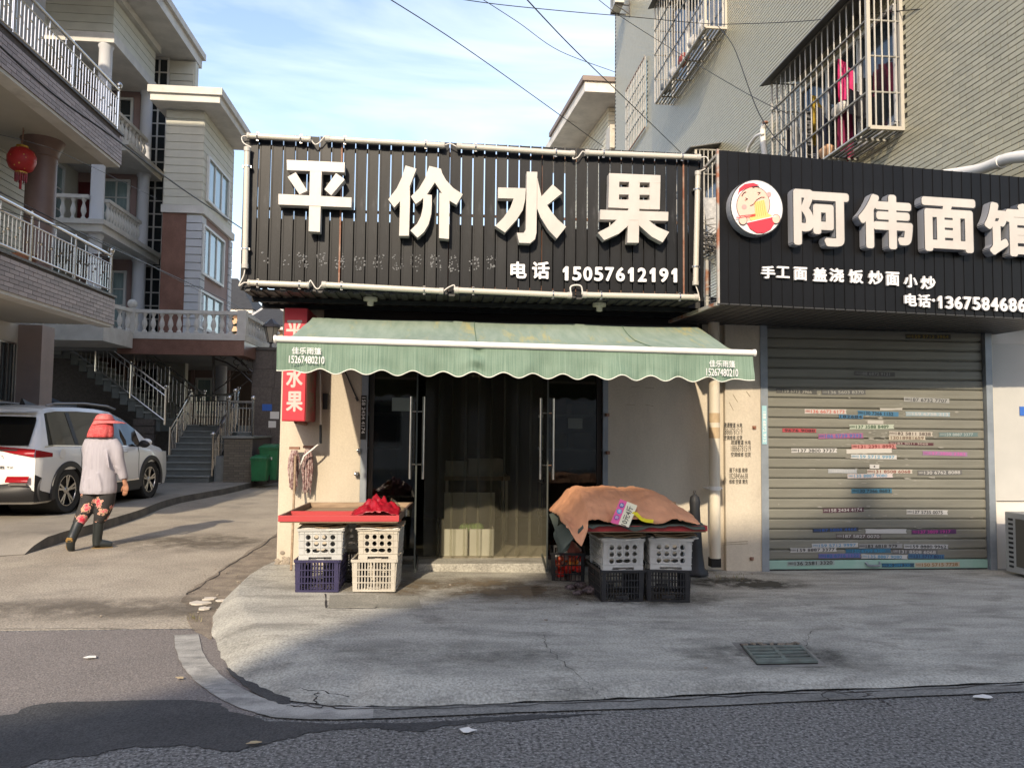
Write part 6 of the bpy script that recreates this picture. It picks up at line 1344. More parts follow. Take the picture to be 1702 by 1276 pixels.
# ================================================================ GREY SIDED HOUSE
GH = empty("grey_sided_house", (-8.5, 23, 0), 0, "tall grey sided villa with white columns, balustrades and deep eaves beyond the balconies", "house")
GX = P(336, 300, Y=22.1).x; GY = 22.1; gx0 = P(273, 300, Y=GY).x; gyB = 25.2
zs = P(336, 178, Y=GY).z; zb_ = P(300, 349, Y=GY).z; zdk = P(300, 556, Y=20.3).z
print("grey", GX, gx0, zs, zb_, zdk)
b = MB(); b.bx(gx0, GX, GY, gyB, zdk-.1, zs+.3); b.build("wall", siding, GH)
me1 = MB().bx(0, GX-gx0, -.02, .0, 0, .205).mesh("siding_board", siding); me2 = MB().bx(0, .02, 0, gyB-GY, 0, .205).mesh("siding_board", siding)
wn = [(P(343, 300, X=GX).y, P(377, 300, X=GX).y, P(343, 332, X=GX).z, P(343, 262, X=GX).z), (P(338, 300, X=GX).y, P(372, 300, X=GX).y, P(338, 455, X=GX).z, P(338, 378, X=GX).z), (P(332+4, 300, X=GX).y, P(372, 300, X=GX).y, P(336, 545, X=GX).z, P(336, 488, X=GX).z)]
print(wn)
nb_ = int((zs-zb_-.1)/.225)
for k in range(nb_):
    z = zb_+.15+k*.225; piece("siding_board", me1, GH, (gx0, GY, z)); piece("siding_board", me2, GH, (GX, GY, z))
b = MB(); b.bx(gx0-.03, GX+.10, GY-.10, gyB+.05, zb_-.10, zb_+.12); b.build("belt_course", fascia_m, GH)
gxm = P(310, 400, Y=GY).x
b = MB(); b.bx(gx0, gxm-.01, GY-.03, GY-.001, zdk, zb_-.1); b.build("marble_panel", marble, GH)
for (X0_, X1_, nm) in ((gxm, GX, 1),):
    k = 0; z = zdk
    while z < zb_-.3:
        b = MB(); b.bx(gxm, GX+.05, GY-.05, GY-.002, z, z+.20); b.bx(GX+.002, GX+.05, GY-.002, GY+.35, z, z+.2); b.build("quoin", siding2, GH); z += .225
z = zdk
while z < zb_-.3: b = MB(); b.bx(GX+.002, GX+.05, gyB-.3, gyB+.03, z, z+.2); b.build("quoin", siding2, GH); z += .225
b = MB(); b.bx(GX+.001, GX+.012, GY+.35, gyB-.3, zdk, zb_-.1); b.build("pink_panel", pink_w, GH)
def window(par, axis, c, a0, a1, z0, z1, nv=3, m=win_pale, sgn=1, nh=1, fr=.07):
    """axis 'x': pane in plane X=c spanning Y a0..a1; axis 'y': plane Y=c spanning X"""
    w_ = empty("window", (0, 0, 0)); w_.parent = par; ORG.pop(w_.name)
    o = Vector((c, a0, z0)) if axis == 'x' else Vector((a0, c, z0)); w_.location = o-root_origin(par)
    def bb(p0, p1, q0, q1, d0, d1):
        b = MB()
        if axis == 'x': b.bx(min(c+sgn*d0, c+sgn*d1), max(c+sgn*d0, c+sgn*d1), p0, p1, q0, q1)
        else: b.bx(p0, p1, min(c+sgn*d0, c+sgn*d1), max(c+sgn*d0, c+sgn*d1), q0, q1)
        return b
    bb(a0, a1, z0, z1, .02, .03).build("pane", m, w_)
    b = MB()
    for (p0, p1, q0, q1) in ((a0-fr, a0, z0-fr, z1+fr), (a1, a1+fr, z0-fr, z1+fr), (a0, a1, z0-fr, z0), (a0, a1, z1, z1+fr)): t = bb(p0, p1, q0, q1, .022, .09); b.add(t.v, t.f)
    for k in range(1, nv): p = a0+(a1-a0)*k/nv; t = bb(p-.022, p+.022, z0, z1, .031, .06); b.add(t.v, t.f)
    for k in range(1, nh): q = z0+(z1-z0)*k/nh; t = bb(a0, a1, q-.018, q+.018, .031, .055); b.add(t.v, t.f)
    b.build("frame", win_fr, w_); return w_
for (y0, y1, z0, z1) in wn: window(GH, 'x', GX+.0, y0, y1, z0, z1, 3)
# eaves of the right wing
ez0, ez1 = P(330, 170, Y=21.5).z, P(330, 153, Y=21.5).z; ex = P(366, 153, Y=21.5).x
b = MB(); b.bx(gx0-.25, ex, 21.5, gyB, ez0, ez1); b.build("eave", fascia_m, GH, bevel=.02)
b = MB(); b.bx(gx0-.3, ex+.07, 21.43, gyB+.01, ez1-.08, ez1+.12); b.build("gutter", stone_w, GH)
b = MB(); b.bx(gx0-.1, GX+.13, GY-.12, gyB, zs+.0, zs+.22); b.build("frieze", fascia_m, GH)
b = MB(); b.hexa([(gx0-.1, 21.7, ez1+.12), (ex-.2, 21.7, ez1+.12), (ex-.2, gyB, ez1+.12), (gx0-.1, gyB, ez1+.12), (gx0+.3, 23, ez1+.6), (ex-1.1, 23, ez1+.6), (ex-1.1, gyB-.6, ez1+.6), (gx0+.3, gyB-.6, ez1+.6)]); b.build("roof", roof_t, GH)
# glazed stair strip
syp = 24.3; sx0, sx1 = P(245, 300, Y=syp).x, P(273, 300, Y=syp).x; szt = P(260, 100, Y=syp).z
b = MB(); b.bx(-10.2, GX-1.0, syp+.02, syp+.3, 0, 12.9); b.build("wall", siding, GH)
window(GH, 'y', syp, sx0, sx1, zdk+.1, szt, 2, win_dark, -1, 22, .05)
for k in range(0, 60, 1):
    z = zdk+.1+k*.225
    if z > 12.6: break
    if z > zs+.6: b = MB(); b.bx(sx1+.06, sx1+.75, syp-.02, syp+.02, z, z+.2); b.build("siding_board", siding, GH)
# upper left block with its eave
BX = -8.8; by0_, by1_ = P(187, 60, X=BX).y, P(257, 100, X=BX).y; bz0_ = P(187, 70, X=BX).z; bz1_ = 12.95
print("block", by0_, by1_, bz0_)
b = MB(); b.bx(-15, BX, by0_, by1_, bz0_, bz1_); b.build("wall", siding, GH)
for k in range(5):
    z = bz0_+.26+k*.225
    if z+.2 > bz1_: break
    b = MB(); b.bx(-14.9, BX+.02, by0_-.02, by0_-.0005, z, z+.205); b.build("siding_board", siding, GH); b = MB(); b.bx(BX+.0005, BX+.02, by0_, by1_, z, z+.205); b.build("siding_board", siding, GH)
b = MB(); b.bx(-15, BX+.08, by0_-.08, by1_+.05, bz0_-.06, bz0_+.20); b.build("belt_course", fascia_m, GH)
b = MB(); b.bx(-16, -7.85, 18.2, 24.9, 12.95, 13.25); b.build("eave", fascia_m, GH); b = MB(); b.bx(-16, -7.76, 18.1, 25.0, 13.25, 13.45); b.build("gutter", stone_w, GH)
b = MB(); b.bx(-16, BX+.15, by0_-.15, by1_+.1, 12.75, 12.945); b.build("frieze", fascia_m, GH)
# porch floors, columns, balustrades
balpr = [(.055, 0), (.055, .05), (.03, .08), (.035, .14), (.062, .22), (.055, .30), (.028, .42), (.026, .46), (.045, .50), (.055, .53), (.055, .56)]
balm = {}
def balustrade(par, a, b_, n, h=.56, ends=(True, True)):
    ro = empty("balustrade", (0, 0, 0)); ro.parent = par; ORG.pop(ro.name); a, b_ = Vector(a), Vector(b_); ro.location = a-root_origin(par)
    if h not in balm: bb = MB(); bb.lathe([(r_*1.15, z*h/.56) for r_, z in balpr], (0, 0, .05), 8); balm[h] = bb.mesh("baluster", stone_w, smooth=40)
    for k in range(n): piece("baluster", balm[h], ro, a.lerp(b_, (k+.5)/n))
    b = MB(); b.bar(a+Vector((0, 0, h+.09)), b_+Vector((0, 0, h+.09)), .16, .09); b.build("top_rail", stone_w, ro)
    b = MB(); b.bar(a+Vector((0, 0, .025)), b_+Vector((0, 0, .025)), .16, .05); b.build("base_rail", stone_w, ro)
    return ro
def column(par, x, y, z0, z1, r_=.17):
    b = MB(); b.lathe([(r_*1.2, z0), (r_*1.2, z0+.08), (r_, z0+.14), (r_*.95, z1-.12), (r_*1.15, z1-.06), (r_*1.15, z1)], (x, y, 0), 16); b.build("column", mat("column white", (.60, .61, .64), .7) if "column white" not in MATS else MATS["column white"], par, smooth=40)
fls = [(9.0, 9.25, P(204, 240, X=BX).y), (6.42, 6.72, P(163, 372, X=BX).y), (3.85, 4.0, 20.1)]
for i, (z0, z1, yf) in enumerate(fls):
    b = MB(); b.bx(-15, BX+.10, yf, 24.2, z0, z1-.12); b.build("porch_floor", fascia_m, GH); b = MB(); b.bx(-15, BX+.18, yf-.08, 24.25, z1-.12, z1); b.build("porch_cornice", stone_w, GH)
f0 = by0_
column(GH, P(175, 110, X=BX-.2).x, P(175, 110, X=BX-.2).y, 9.25, bz0_-.05); column(GH, P(243, 200, X=BX-.2).x, P(243, 200, X=BX-.2).y, 9.25, bz0_-.05)
yc = fls[1][2]+.35; column(GH, BX-.2, yc, 6.72, 9.0); column(GH, BX-.2, P(237, 350, X=BX-.2).y, 6.72, 9.0)
column(GH, BX-.2, yc, 4.0, 6.42); column(GH, BX-.2, P(230, 480, X=BX-.2).y, 4.0, 6.42, .19)
balustrade(GH, (BX-.05, f0+.3, 9.25), (BX-.05, 23.2, 9.25), 9); balustrade(GH, (BX-.05, yc+.2, 6.72), (BX-.05, P(237, 350, X=BX).y-.1, 6.72), 12); balustrade(GH, (BX-.35, yc-.1, 6.72), (BX-1.9, yc-.1, 6.72), 6)
b = MB(); b.bx(-15, BX-.3, 23.6, 23.8, 0, 12.9); b.build("wall", pink_w, GH)
b = MB(); b.bx(-15, -10.9, 20.6, 23.6, 4.0, 12.9); b.build("wall", siding, GH)
for z in (9.35, 6.85, 4.1):
    window(GH, 'y', 23.6, -10.1, -9.45, z, z+1.9, 2, win_pale if z < 9 else win_dark, -1, 4)
    window(GH, 'x', -10.9, 21.2, 22.6, z+.1, z+1.9, 2, win_pale, 1, 3)
b = MB(); b.bx(-10.85, -10.2, 23.55, 23.599, 6.72, 8.7); b.build("red_door", mat("dark red door", (.10, .01, .012), .5), GH)
b = MB(); b.bx(-13, -10.92, 20.5, 20.6, 4.0, 9.0); b.build("marble_panel", marble, GH)
# ---- raised deck with stone balustrade
DX1 = P(408, 540, Y=20.3).x; DY0 = 20.3; DX0 = P(216, 540, Y=DY0).x; dY1 = P(449, 545, X=DX1).y; zbm = P(300, 589, Y=DY0).z
print("deck", DX0, DX1, dY1, zdk, zbm)
b = MB(); b.bx(-15, DX1, DY0, 28, zdk-.12, zdk); b.build("deck_slab", stone_w, GH); b = MB(); b.bx(DX0-.3, DX1-.02, DY0+.02, DY0+.3, zbm, zdk-.12); b.bx(DX1-.3, DX1-.02, DY0+.3, dY1+3, zbm, zdk-.12); b.build("deck_beam", marble, GH)
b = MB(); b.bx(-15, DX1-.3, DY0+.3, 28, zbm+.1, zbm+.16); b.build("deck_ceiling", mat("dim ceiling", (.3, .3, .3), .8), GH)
balustrade(GH, (DX0, DY0+.1, zdk), (DX1-.08, DY0+.1, zdk), 13, .50); balustrade(GH, (DX1-.1, DY0+.2, zdk), (DX1-.1, dY1+1.5, zdk), 14, .50); balustrade(GH, (DX0, DY0+.1, zdk), (DX0-.35, DY0-1.5, zdk), 5, .5)
for (x, y) in ((DX1-.1, DY0+.1), (DX0, DY0+.1)):
    b = MB(); b.bx(x-.11, x+.11, y-.11, y+.11, zdk-.0, zdk+.66); 
    if x < -7: b.ball((x, y, zdk+.78), .12, 10, 8)
    b.build("newel", stone_w, GH)
b = MB(); b.bx(-11.5, DX0+.1, DY0-1.75, DY0-.05, zdk-.38, zdk-.02); b.build("porch_cornice", stone_w, GH)
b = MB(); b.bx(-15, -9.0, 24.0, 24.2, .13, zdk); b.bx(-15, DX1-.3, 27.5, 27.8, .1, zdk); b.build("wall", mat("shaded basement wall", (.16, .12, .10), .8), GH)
window(GH, 'y', 24.0, P(212, 600, Y=24).x, P(262, 600, Y=24).x, 1.9, 3.2, 2, win_dark, -1, 2)
b = MB(); b.bx(-15, P(208, 600, Y=23).x, 22.9, 23.1, 1.5, zdk-.1); b.build("marble_panel", marble, GH)
pdx = P(325, 640, Y=26).x; b = MB(); b.bx(pdx-.1, pdx+.0, 25.8, 26, .13, zbm); b.bx(pdx+.0, pdx+1.1, 25.9, 26, 1.2, zbm); b.build("porch_wall", pink_w, GH)
window(GH, 'y', 25.9, pdx+.12, pdx+.95, 1.9, 3.0, 2, win_pale, -1, 1)
b = MB(); x = P(367, 640, Y=24).x; b.lathe([(.2, .13), (.2, .3), (.17, .35), (.17, zbm)], (x, 24, 0), 14); b.build("column", MATS["column white"], GH, smooth=40)
for k, (xa, h) in enumerate(((P(395, 600, Y=30).x, 4), (P(415, 600, Y=31).x, 3.4))):
    b = MB()
    for q in range(260): b.ball((xa+random.gauss(0, .9), 30+random.gauss(0, .5), 1.5+random.random()*h), .09, 4, 3, .5)
    tag(b.build("garden_shrub", mat("shrub green %d" % k, (.03, .05, .02), .8, c2=(.06, .09, .03), ns=8)), "%s dark shrub glimpsed under the deck behind the gate" % ("left" if k == 0 else "right"), "shrub")
# ---- lower stairs
stm = mat("grey stone step", (.26, .27, .25), .8, c2=(.20, .21, .195), ns=4, dirt=(.36, .36, .33), dscale=5, dpos=(.6, .8))
rsm = mat("grey riser", (.17, .18, .17), .85, c2=(.13, .14, .13), ns=5)
S1 = empty("entrance_stairs", (-6.8, 19.6, .13), 0, "grey stone steps with steel handrails rising from the forecourt", "stairs")
sY = 19.35; sxa, sxb = P(258, 790, Y=sY).x, P(347, 790, Y=sY).x; ns_ = 9; rise = .155; run = .27
for k in range(ns_):
    b = MB(); b.bx(sxa, sxb, sY+k*run, sY+ns_*run+1.4, .13+k*rise, .13+(k+1)*rise-.03); b.build("riser", rsm, S1); b = MB(); b.bx(sxa-.02, sxb+.02, sY+k*run-.03, sY+(k+1)*run+.02, .13+(k+1)*rise-.029, .13+(k+1)*rise+.006); b.build("step", stm, S1, bevel=.006)
zL = .13+ns_*rise; yL = sY+ns_*run
b = MB(); b.bx(sxa, sxb+.9, yL, yL+2, .2, zL+.0); b.build("landing", stm, S1)
# right hand rail and newels
ra = (sxb-.06, sY-.12, .13); rb_ = (sxb-.06, yL-.1, zL-.05)
railing(S1, (sxb+.04, sY+.1, .13+rise), (sxb+.04, yL-.1, zL), .92, .6, name="handrail", dens_=.14)
railing(S1, (sxa-.0, sY+.9, .5), (sxa-.0, yL-.0, zL), .92, .7, name="handrail", dens_=.13, ball=False)
b = MB(); bxm = P(372, 760, Y=sY+.2).x; bxr = P(419, 760, Y=sY+.2).x; bwz = P(395, 728, Y=sY+.2).z
b.bx(bxm, bxr, sY+.2, yL+.5, .13, bwz); bw = b.build("side_wall", grout, S1)
mb = MB().bx(0, .235, -.012, 0, 0, .052).mesh("brick", brick_g)
r_ = 0; z = .135
while z < bwz-.05:
    x = bxm+(.0 if r_ % 2 else -.0); 
    while x < bxr-.05:
        o = piece("brick", mb, S1, (x, sY+.2, z)); o.scale.x = min(1, (bxr-x)/.235) if not (r_ % 2 and x == bxm) else .5; x += .25 if not (r_ % 2 and x == bxm) else .125
    z += .062; r_ += 1
b = MB(); b.bx(bxm-.03, bxr+.03, sY+.15, yL+.5, bwz, bwz+.05); b.bx(sxb+.02, bxm-.001, sY+.35, yL, .13, bwz*.62); b.build("coping", stm, S1)
railing(S1, (bxm+.05, sY+.35, bwz+.05), (bxr-.05, sY+.35, bwz+.05), .85, .5, name="terrace_railing", dens_=.075)
railing(S1, (P(313, 700, Y=yL).x, yL+.05, zL-.1), (bxm+.0, yL+.05-1.4, zL-.1), .9, 1.6, name="terrace_railing", dens_=.12)
# ---- upper stairs climbing left
S2 = empty("upper_stairs", (-9, 21, .2), 0, "dark upper flight of steps climbing left with steel railings", "stairs")
ux0, uz0 = P(272, 705, Y=21.2).x, zL; ux1 = P(112, 560, Y=21.2).x; uz1 = P(112, 575, Y=21.2).z; nu_ = 12
print("upper", ux0, uz0, ux1, uz1)
for k in range(nu_):
    xa = ux0+(ux1-ux0)*k/nu_; xb = ux0+(ux1-ux0)*(k+1)/nu_; zz_ = uz0+(uz1-uz0)*(k+1)/nu_
    b = MB(); b.bx(xb, xa+.03, 20.9, 22.2, zz_-.05, zz_); b.build("step", stm, S2); b = MB(); b.bx(xb+.02, xa, 20.94, 22.15, zz_-.34, zz_-.052); b.build("riser", rsm, S2)
b = MB(); b.prism([(ux0+.02, 22.2, .13), (ux1-1.5, 22.2, .13), (ux1-1.5, 22.2, uz1), (ux1, 22.2, uz1), (ux0, 22.2, uz0)], (0, .2, 0)); b.build("stair_wall", granite, S2)
b = MB(); b.bx(ux1-1.4, ux1, 20.9, 22.2, uz1-.25, uz1); b.build("landing", stm, S2)
railing(S2, (ux0+.15, 20.85, uz0), (ux1, 20.85, uz1), .9, 1.3, name="stair_railing", dens_=.13)
railing(S2, (ux0+.15+.6, 22.1, uz0-.1), (ux1+.4, 22.1, uz1), .95, 1.3, name="stair_railing", dens_=.13)
railing(S2, (ux1-.05, 20.85, uz1), (ux1-.9, 20.1, uz1+.75), .9, 1.3, name="stair_railing", dens_=.13)
for k in range(6): b = MB(); xx = ux1-.15*k; b.bx(xx-.15, xx, 20.0, 21, uz1+.1*k, uz1+.1*(k+1)); b.build("step", stm, S2)
for k in range(7): b = MB(); z = .3+.2*k; b.bx(ux0-.75+.02*k, ux0-.1, 20.8, 20.93, z, z+.17); b.build("stone_block", granite, S2)
# basement grilles
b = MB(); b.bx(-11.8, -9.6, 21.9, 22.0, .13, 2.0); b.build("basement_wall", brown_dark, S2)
for k in range(14): b = MB(); x = P(92+k*2.5, 690, Y=20.9).x; b.bar((x, 20.9, 1.4), (x, 20.9, 1.95), .025); b.build("grille_bar", stone_w, S2)
# ---- picket gate with arched canopy
GT = empty("spiked_gate", (-6.2, 22.5, 0), 0, "dark spiked gate with a scrolled metal canopy under the stone deck", "gate")
gm2 = mat("dark bronze metal", (.10, .09, .085), .45, .6)
gy = 21.9; gxa, gxb = P(330, 690, Y=gy).x, P(420, 690, Y=gy).x
for k in range(17):
    x = gxa+(gxb-gxa)*k/16; z1 = P(380, 675, Y=gy).z+.0; b = MB(); b.tube([(x, gy, .6), (x, gy, z1)], .014, 5); b.lathe([(.001, 0), (.035, .05), (.02, .09), (.004, .16)], (x, gy, z1), 6); b.build("picket", gm2, GT)
for k in range(12):
    x = P(212+k*10, 690, Y=22.3).x; z1 = P(250, 640, Y=22.3).z; b = MB(); b.tube([(x, 22.3, zL), (x, 22.3, z1)], .016, 5); b.lathe([(.001, 0), (.04, .05), (.02, .09), (.004, .16)], (x, 22.3, z1), 6); b.build("picket", gm2, GT)
for z in (.9, 1.75): b = MB(); b.bar((gxa, gy, z), (gxb, gy, z), .03); b.build("gate_rail", gm2, GT)
cv = [P(355, 578, Y=21.5), P(378, 586, Y=21.5), P(400, 600, Y=21.5), P(419, 618, Y=21.5)]
b = MB(); b.tube(cv, .03, 6); b.tube([v+Vector((0, 0, -.28)) for v in cv], .025, 6)
for i in range(3):
    c = (cv[i]+cv[i+1])/2+Vector((0, 0, -.0)); 
    for (dx_, dz, r_) in ((-.05, .12, .10), (.08, -.14, .09)): b.tube([c+Vector((dx_+r_*math.cos(a), 0, dz+r_*math.sin(a))) for a in [j*.7 for j in range(9)]], .015, 5)
b.tube([P(355, 578, Y=21.5), P(355, 680, Y=21.5)], .035, 6)
for (x0, y0, x1, y1) in ((356, 650, 400, 620), (378, 660, 418, 628), (372, 640, 396, 608)): b.tube([P(x0, y0, Y=21.5), P(x1, y1, Y=21.5)], .014, 5)
b.build("scroll_canopy", gm2, GT)
# ---- dark granite pier wall with lamp, plates
rwY = 21.6; rx0 = P(418, 650, Y=rwY).x; rz1 = P(440, 582, Y=rwY).z
rw = empty("granite_wall", ((rx0-3)/2, rwY, 0), 0, "dark brown granite wall closing the lane behind the green bins", "wall")
b = MB(); b.bx(rx0, -2.6, rwY+.01, rwY+.6, 0, rz1); b.build("core", grout, rw)
hh = rz1/7
for r_ in range(7):
    x = rx0-.0
    while x < -2.6:
        wd = .62 if (r_+int(x*10)) % 2 else .55; b = MB(); b.bx(x+.004, min(x+wd, -2.6)-.004, rwY-.02, rwY+.009, r_*hh+.004, (r_+1)*hh-.004); b.build("stone_panel", granite, rw); x += wd
b = MB(); b.bx(rx0-.05, -2.5, rwY-.07, rwY+.7, rz1, rz1+.08); b.build("coping", mat("granite cap", (.06, .055, .05), .5), rw)
for (x, y, w_, h_, m_, nm) in ((444, 677, .13, .09, plate_b, "blue_plate"), (456.5, 690, .12, .10, paper, "white_notice"), (452.5, 705, .10, .09, paper, "white_notice")):
    c = P(x, y, Y=rwY-.02); b = MB(); b.bx(c.x-w_, c.x+w_, rwY-.035, rwY-.0205, c.z-h_, c.z+h_); b.build(nm, m_, rw)
lp = P(451, 548, Y=rwY+.2); ll = empty("wall_lamp", (lp.x, lp.y, rz1+.08), 0, "old glass lantern lamp standing on the granite wall by the awning", "lamp")
b = MB(); b.lathe([(.05, rz1+.08), (.03, rz1+.2), (.08, rz1+.24)], (lp.x, lp.y, 0), 8); b.build("stem", gm2, ll)
b = MB(); b.lathe([(.09, rz1+.24), (.19, rz1+.66)], (lp.x, lp.y, 0), 6); b.build("glass_body", mat("dusty lamp glass", (.42, .38, .3), .4), ll)
b = MB(); b.lathe([(.26, rz1+.66), (.22, rz1+.74), (.1, rz1+.84), (.03, rz1+.9)], (lp.x, lp.y, 0), 6)
for k in range(6): a = 6.283*k/6; b.bar((lp.x+.09*math.cos(a), lp.y+.09*math.sin(a), rz1+.24), (lp.x+.2*math.cos(a), lp.y+.2*math.sin(a), rz1+.67), .015)
b.build("cap", gm2, ll)
c = P(458, 725, Y=15); b = MB(); b.tube([(c.x, 21.3, .1), (c.x, 21.3, 1.1)], .05, 8)
# ---- green bins
def bin_(x0, x1, yb, yt, Y, lab):
    a, e = P(x0, yb, Y=Y), P(x1, yb, Y=Y); zt_ = P(x0, yt, Y=Y).z; w_ = e.x-a.x; cx_ = (a.x+e.x)/2; d = w_*1.1; z0 = .13
    t = empty("wheelie_bin", (cx_, Y+d/2, z0), 0, lab, "bin"); tp = .86
    b = MB(); b.hexa([(cx_-w_/2*tp, Y+.03, z0+.05), (cx_+w_/2*tp, Y+.03, z0+.05), (cx_+w_/2*tp, Y+d-.03, z0+.05), (cx_-w_/2*tp, Y+d-.03, z0+.05), (cx_-w_/2*.97, Y, zt_-.06), (cx_+w_/2*.97, Y, zt_-.06), (cx_+w_/2*.97, Y+d, zt_-.06), (cx_-w_/2*.97, Y+d, zt_-.06)]); b.build("body", green_bin, t, bevel=.02)
    b = MB(); b.bx(cx_-w_/2-.01, cx_+w_/2+.01, Y-.02, Y+d, zt_-.10, zt_-.05); b.build("rim", green_bin, t, bevel=.008)
    b = MB(); b.hexa([(cx_-w_/2, Y-.04, zt_-.045), (cx_+w_/2, Y-.04, zt_-.045), (cx_+w_/2, Y+d+.05, zt_-.045), (cx_-w_/2, Y+d+.05, zt_-.045), (cx_-w_/2+.03, Y, zt_-.01), (cx_+w_/2-.03, Y, zt_-.01), (cx_+w_/2-.03, Y+d, zt_+.03), (cx_-w_/2+.03, Y+d, zt_+.03)]); b.build("lid", green_bin, t, bevel=.008)
    for s in (-1, 1): b = MB(); b.lathe([(.02, -.02), (.09, -.02), (.09, .02), (.02, .02)], (cx_+s*w_*.42, Y+d-.04, z0+.09), 12, 'x'); b.build("wheel", tyre_m, t)
    b = MB(); b.bx(cx_-w_*.2, cx_+w_*.2, Y-.0, Y+.012, z0+.55, z0+.62); b.build("label_plate", stone_w, t)
bin_(429, 461, 792, 740, 19.6, "taller green wheelie bin nearest the granite wall"); bin_(415, 443, 793, 758, 19.2, "smaller green wheelie bin in front on the left")
# ---- far houses beyond the deck
fh = empty("peach_hip_roof_house", (-12, 52, 0), 0, "distant peach house with dark hipped roof just above the deck balustrade", "house")
c0, c1 = P(378, 515, Y=50), P(415, 512, Y=50); ap = P(392, 462, Y=53)
b = MB(); b.bx(c0.x-3, c1.x-.3, 50, 56, 0, c0.z); b.build("wall", peach_w, fh)
b = MB(); b.bx(c0.x-3.4, c1.x+.3, 49.5, 56.5, c0.z-.25, c0.z); b.build("eave", fascia_m, fh)
b = MB(); ct_ = Vector(((c0.x-3+c1.x)/2+.6, 53, c0.z+2.6)); q = [(c0.x-3.5, 49.4, c0.z), (c1.x+.4, 49.4, c0.z), (c1.x+.4, 56.6, c0.z), (c0.x-3.5, 56.6, c0.z)]; b.add(q+[(ct_.x-1, 53, ct_.z), (ct_.x, 53, ct_.z)], [(0, 1, 5, 4), (1, 2, 5), (2, 3, 4, 5), (3, 0, 4), (3, 2, 1, 0)]); b.build("roof", roof_t, fh)
fh2 = empty("grey_pyramid_roof_house", (-9, 44, 0), 0, "second distant house with grey pyramid roof and pale ridge lines by the red lightbox", "house")
c0, c1, ap = P(412, 542, Y=42), P(500, 540, Y=42), P(451, 503, Y=45)
b = MB(); b.bx(c0.x, c1.x, 42, 48, 0, c0.z); b.build("wall", peach_w, fh2); b = MB(); b.bx(c0.x-.3, c1.x+.3, 41.6, 48.4, c0.z-.2, c0.z); b.build("eave", fascia_m, fh2)
q = [Vector(v) for v in ((c0.x-.4, 41.5, c0.z), (c1.x+.4, 41.5, c0.z), (c1.x+.4, 48.5, c0.z), (c0.x-.4, 48.5, c0.z))]; b = MB(); b.add(q+[ap], [(0, 1, 4), (1, 2, 4), (2, 3, 4), (3, 0, 4), (3, 2, 1, 0)]); b.build("roof", roof_t, fh2)
for v in q: b = MB(); b.tube([v, ap], .07, 5); b.build("ridge", stone_w, fh2)
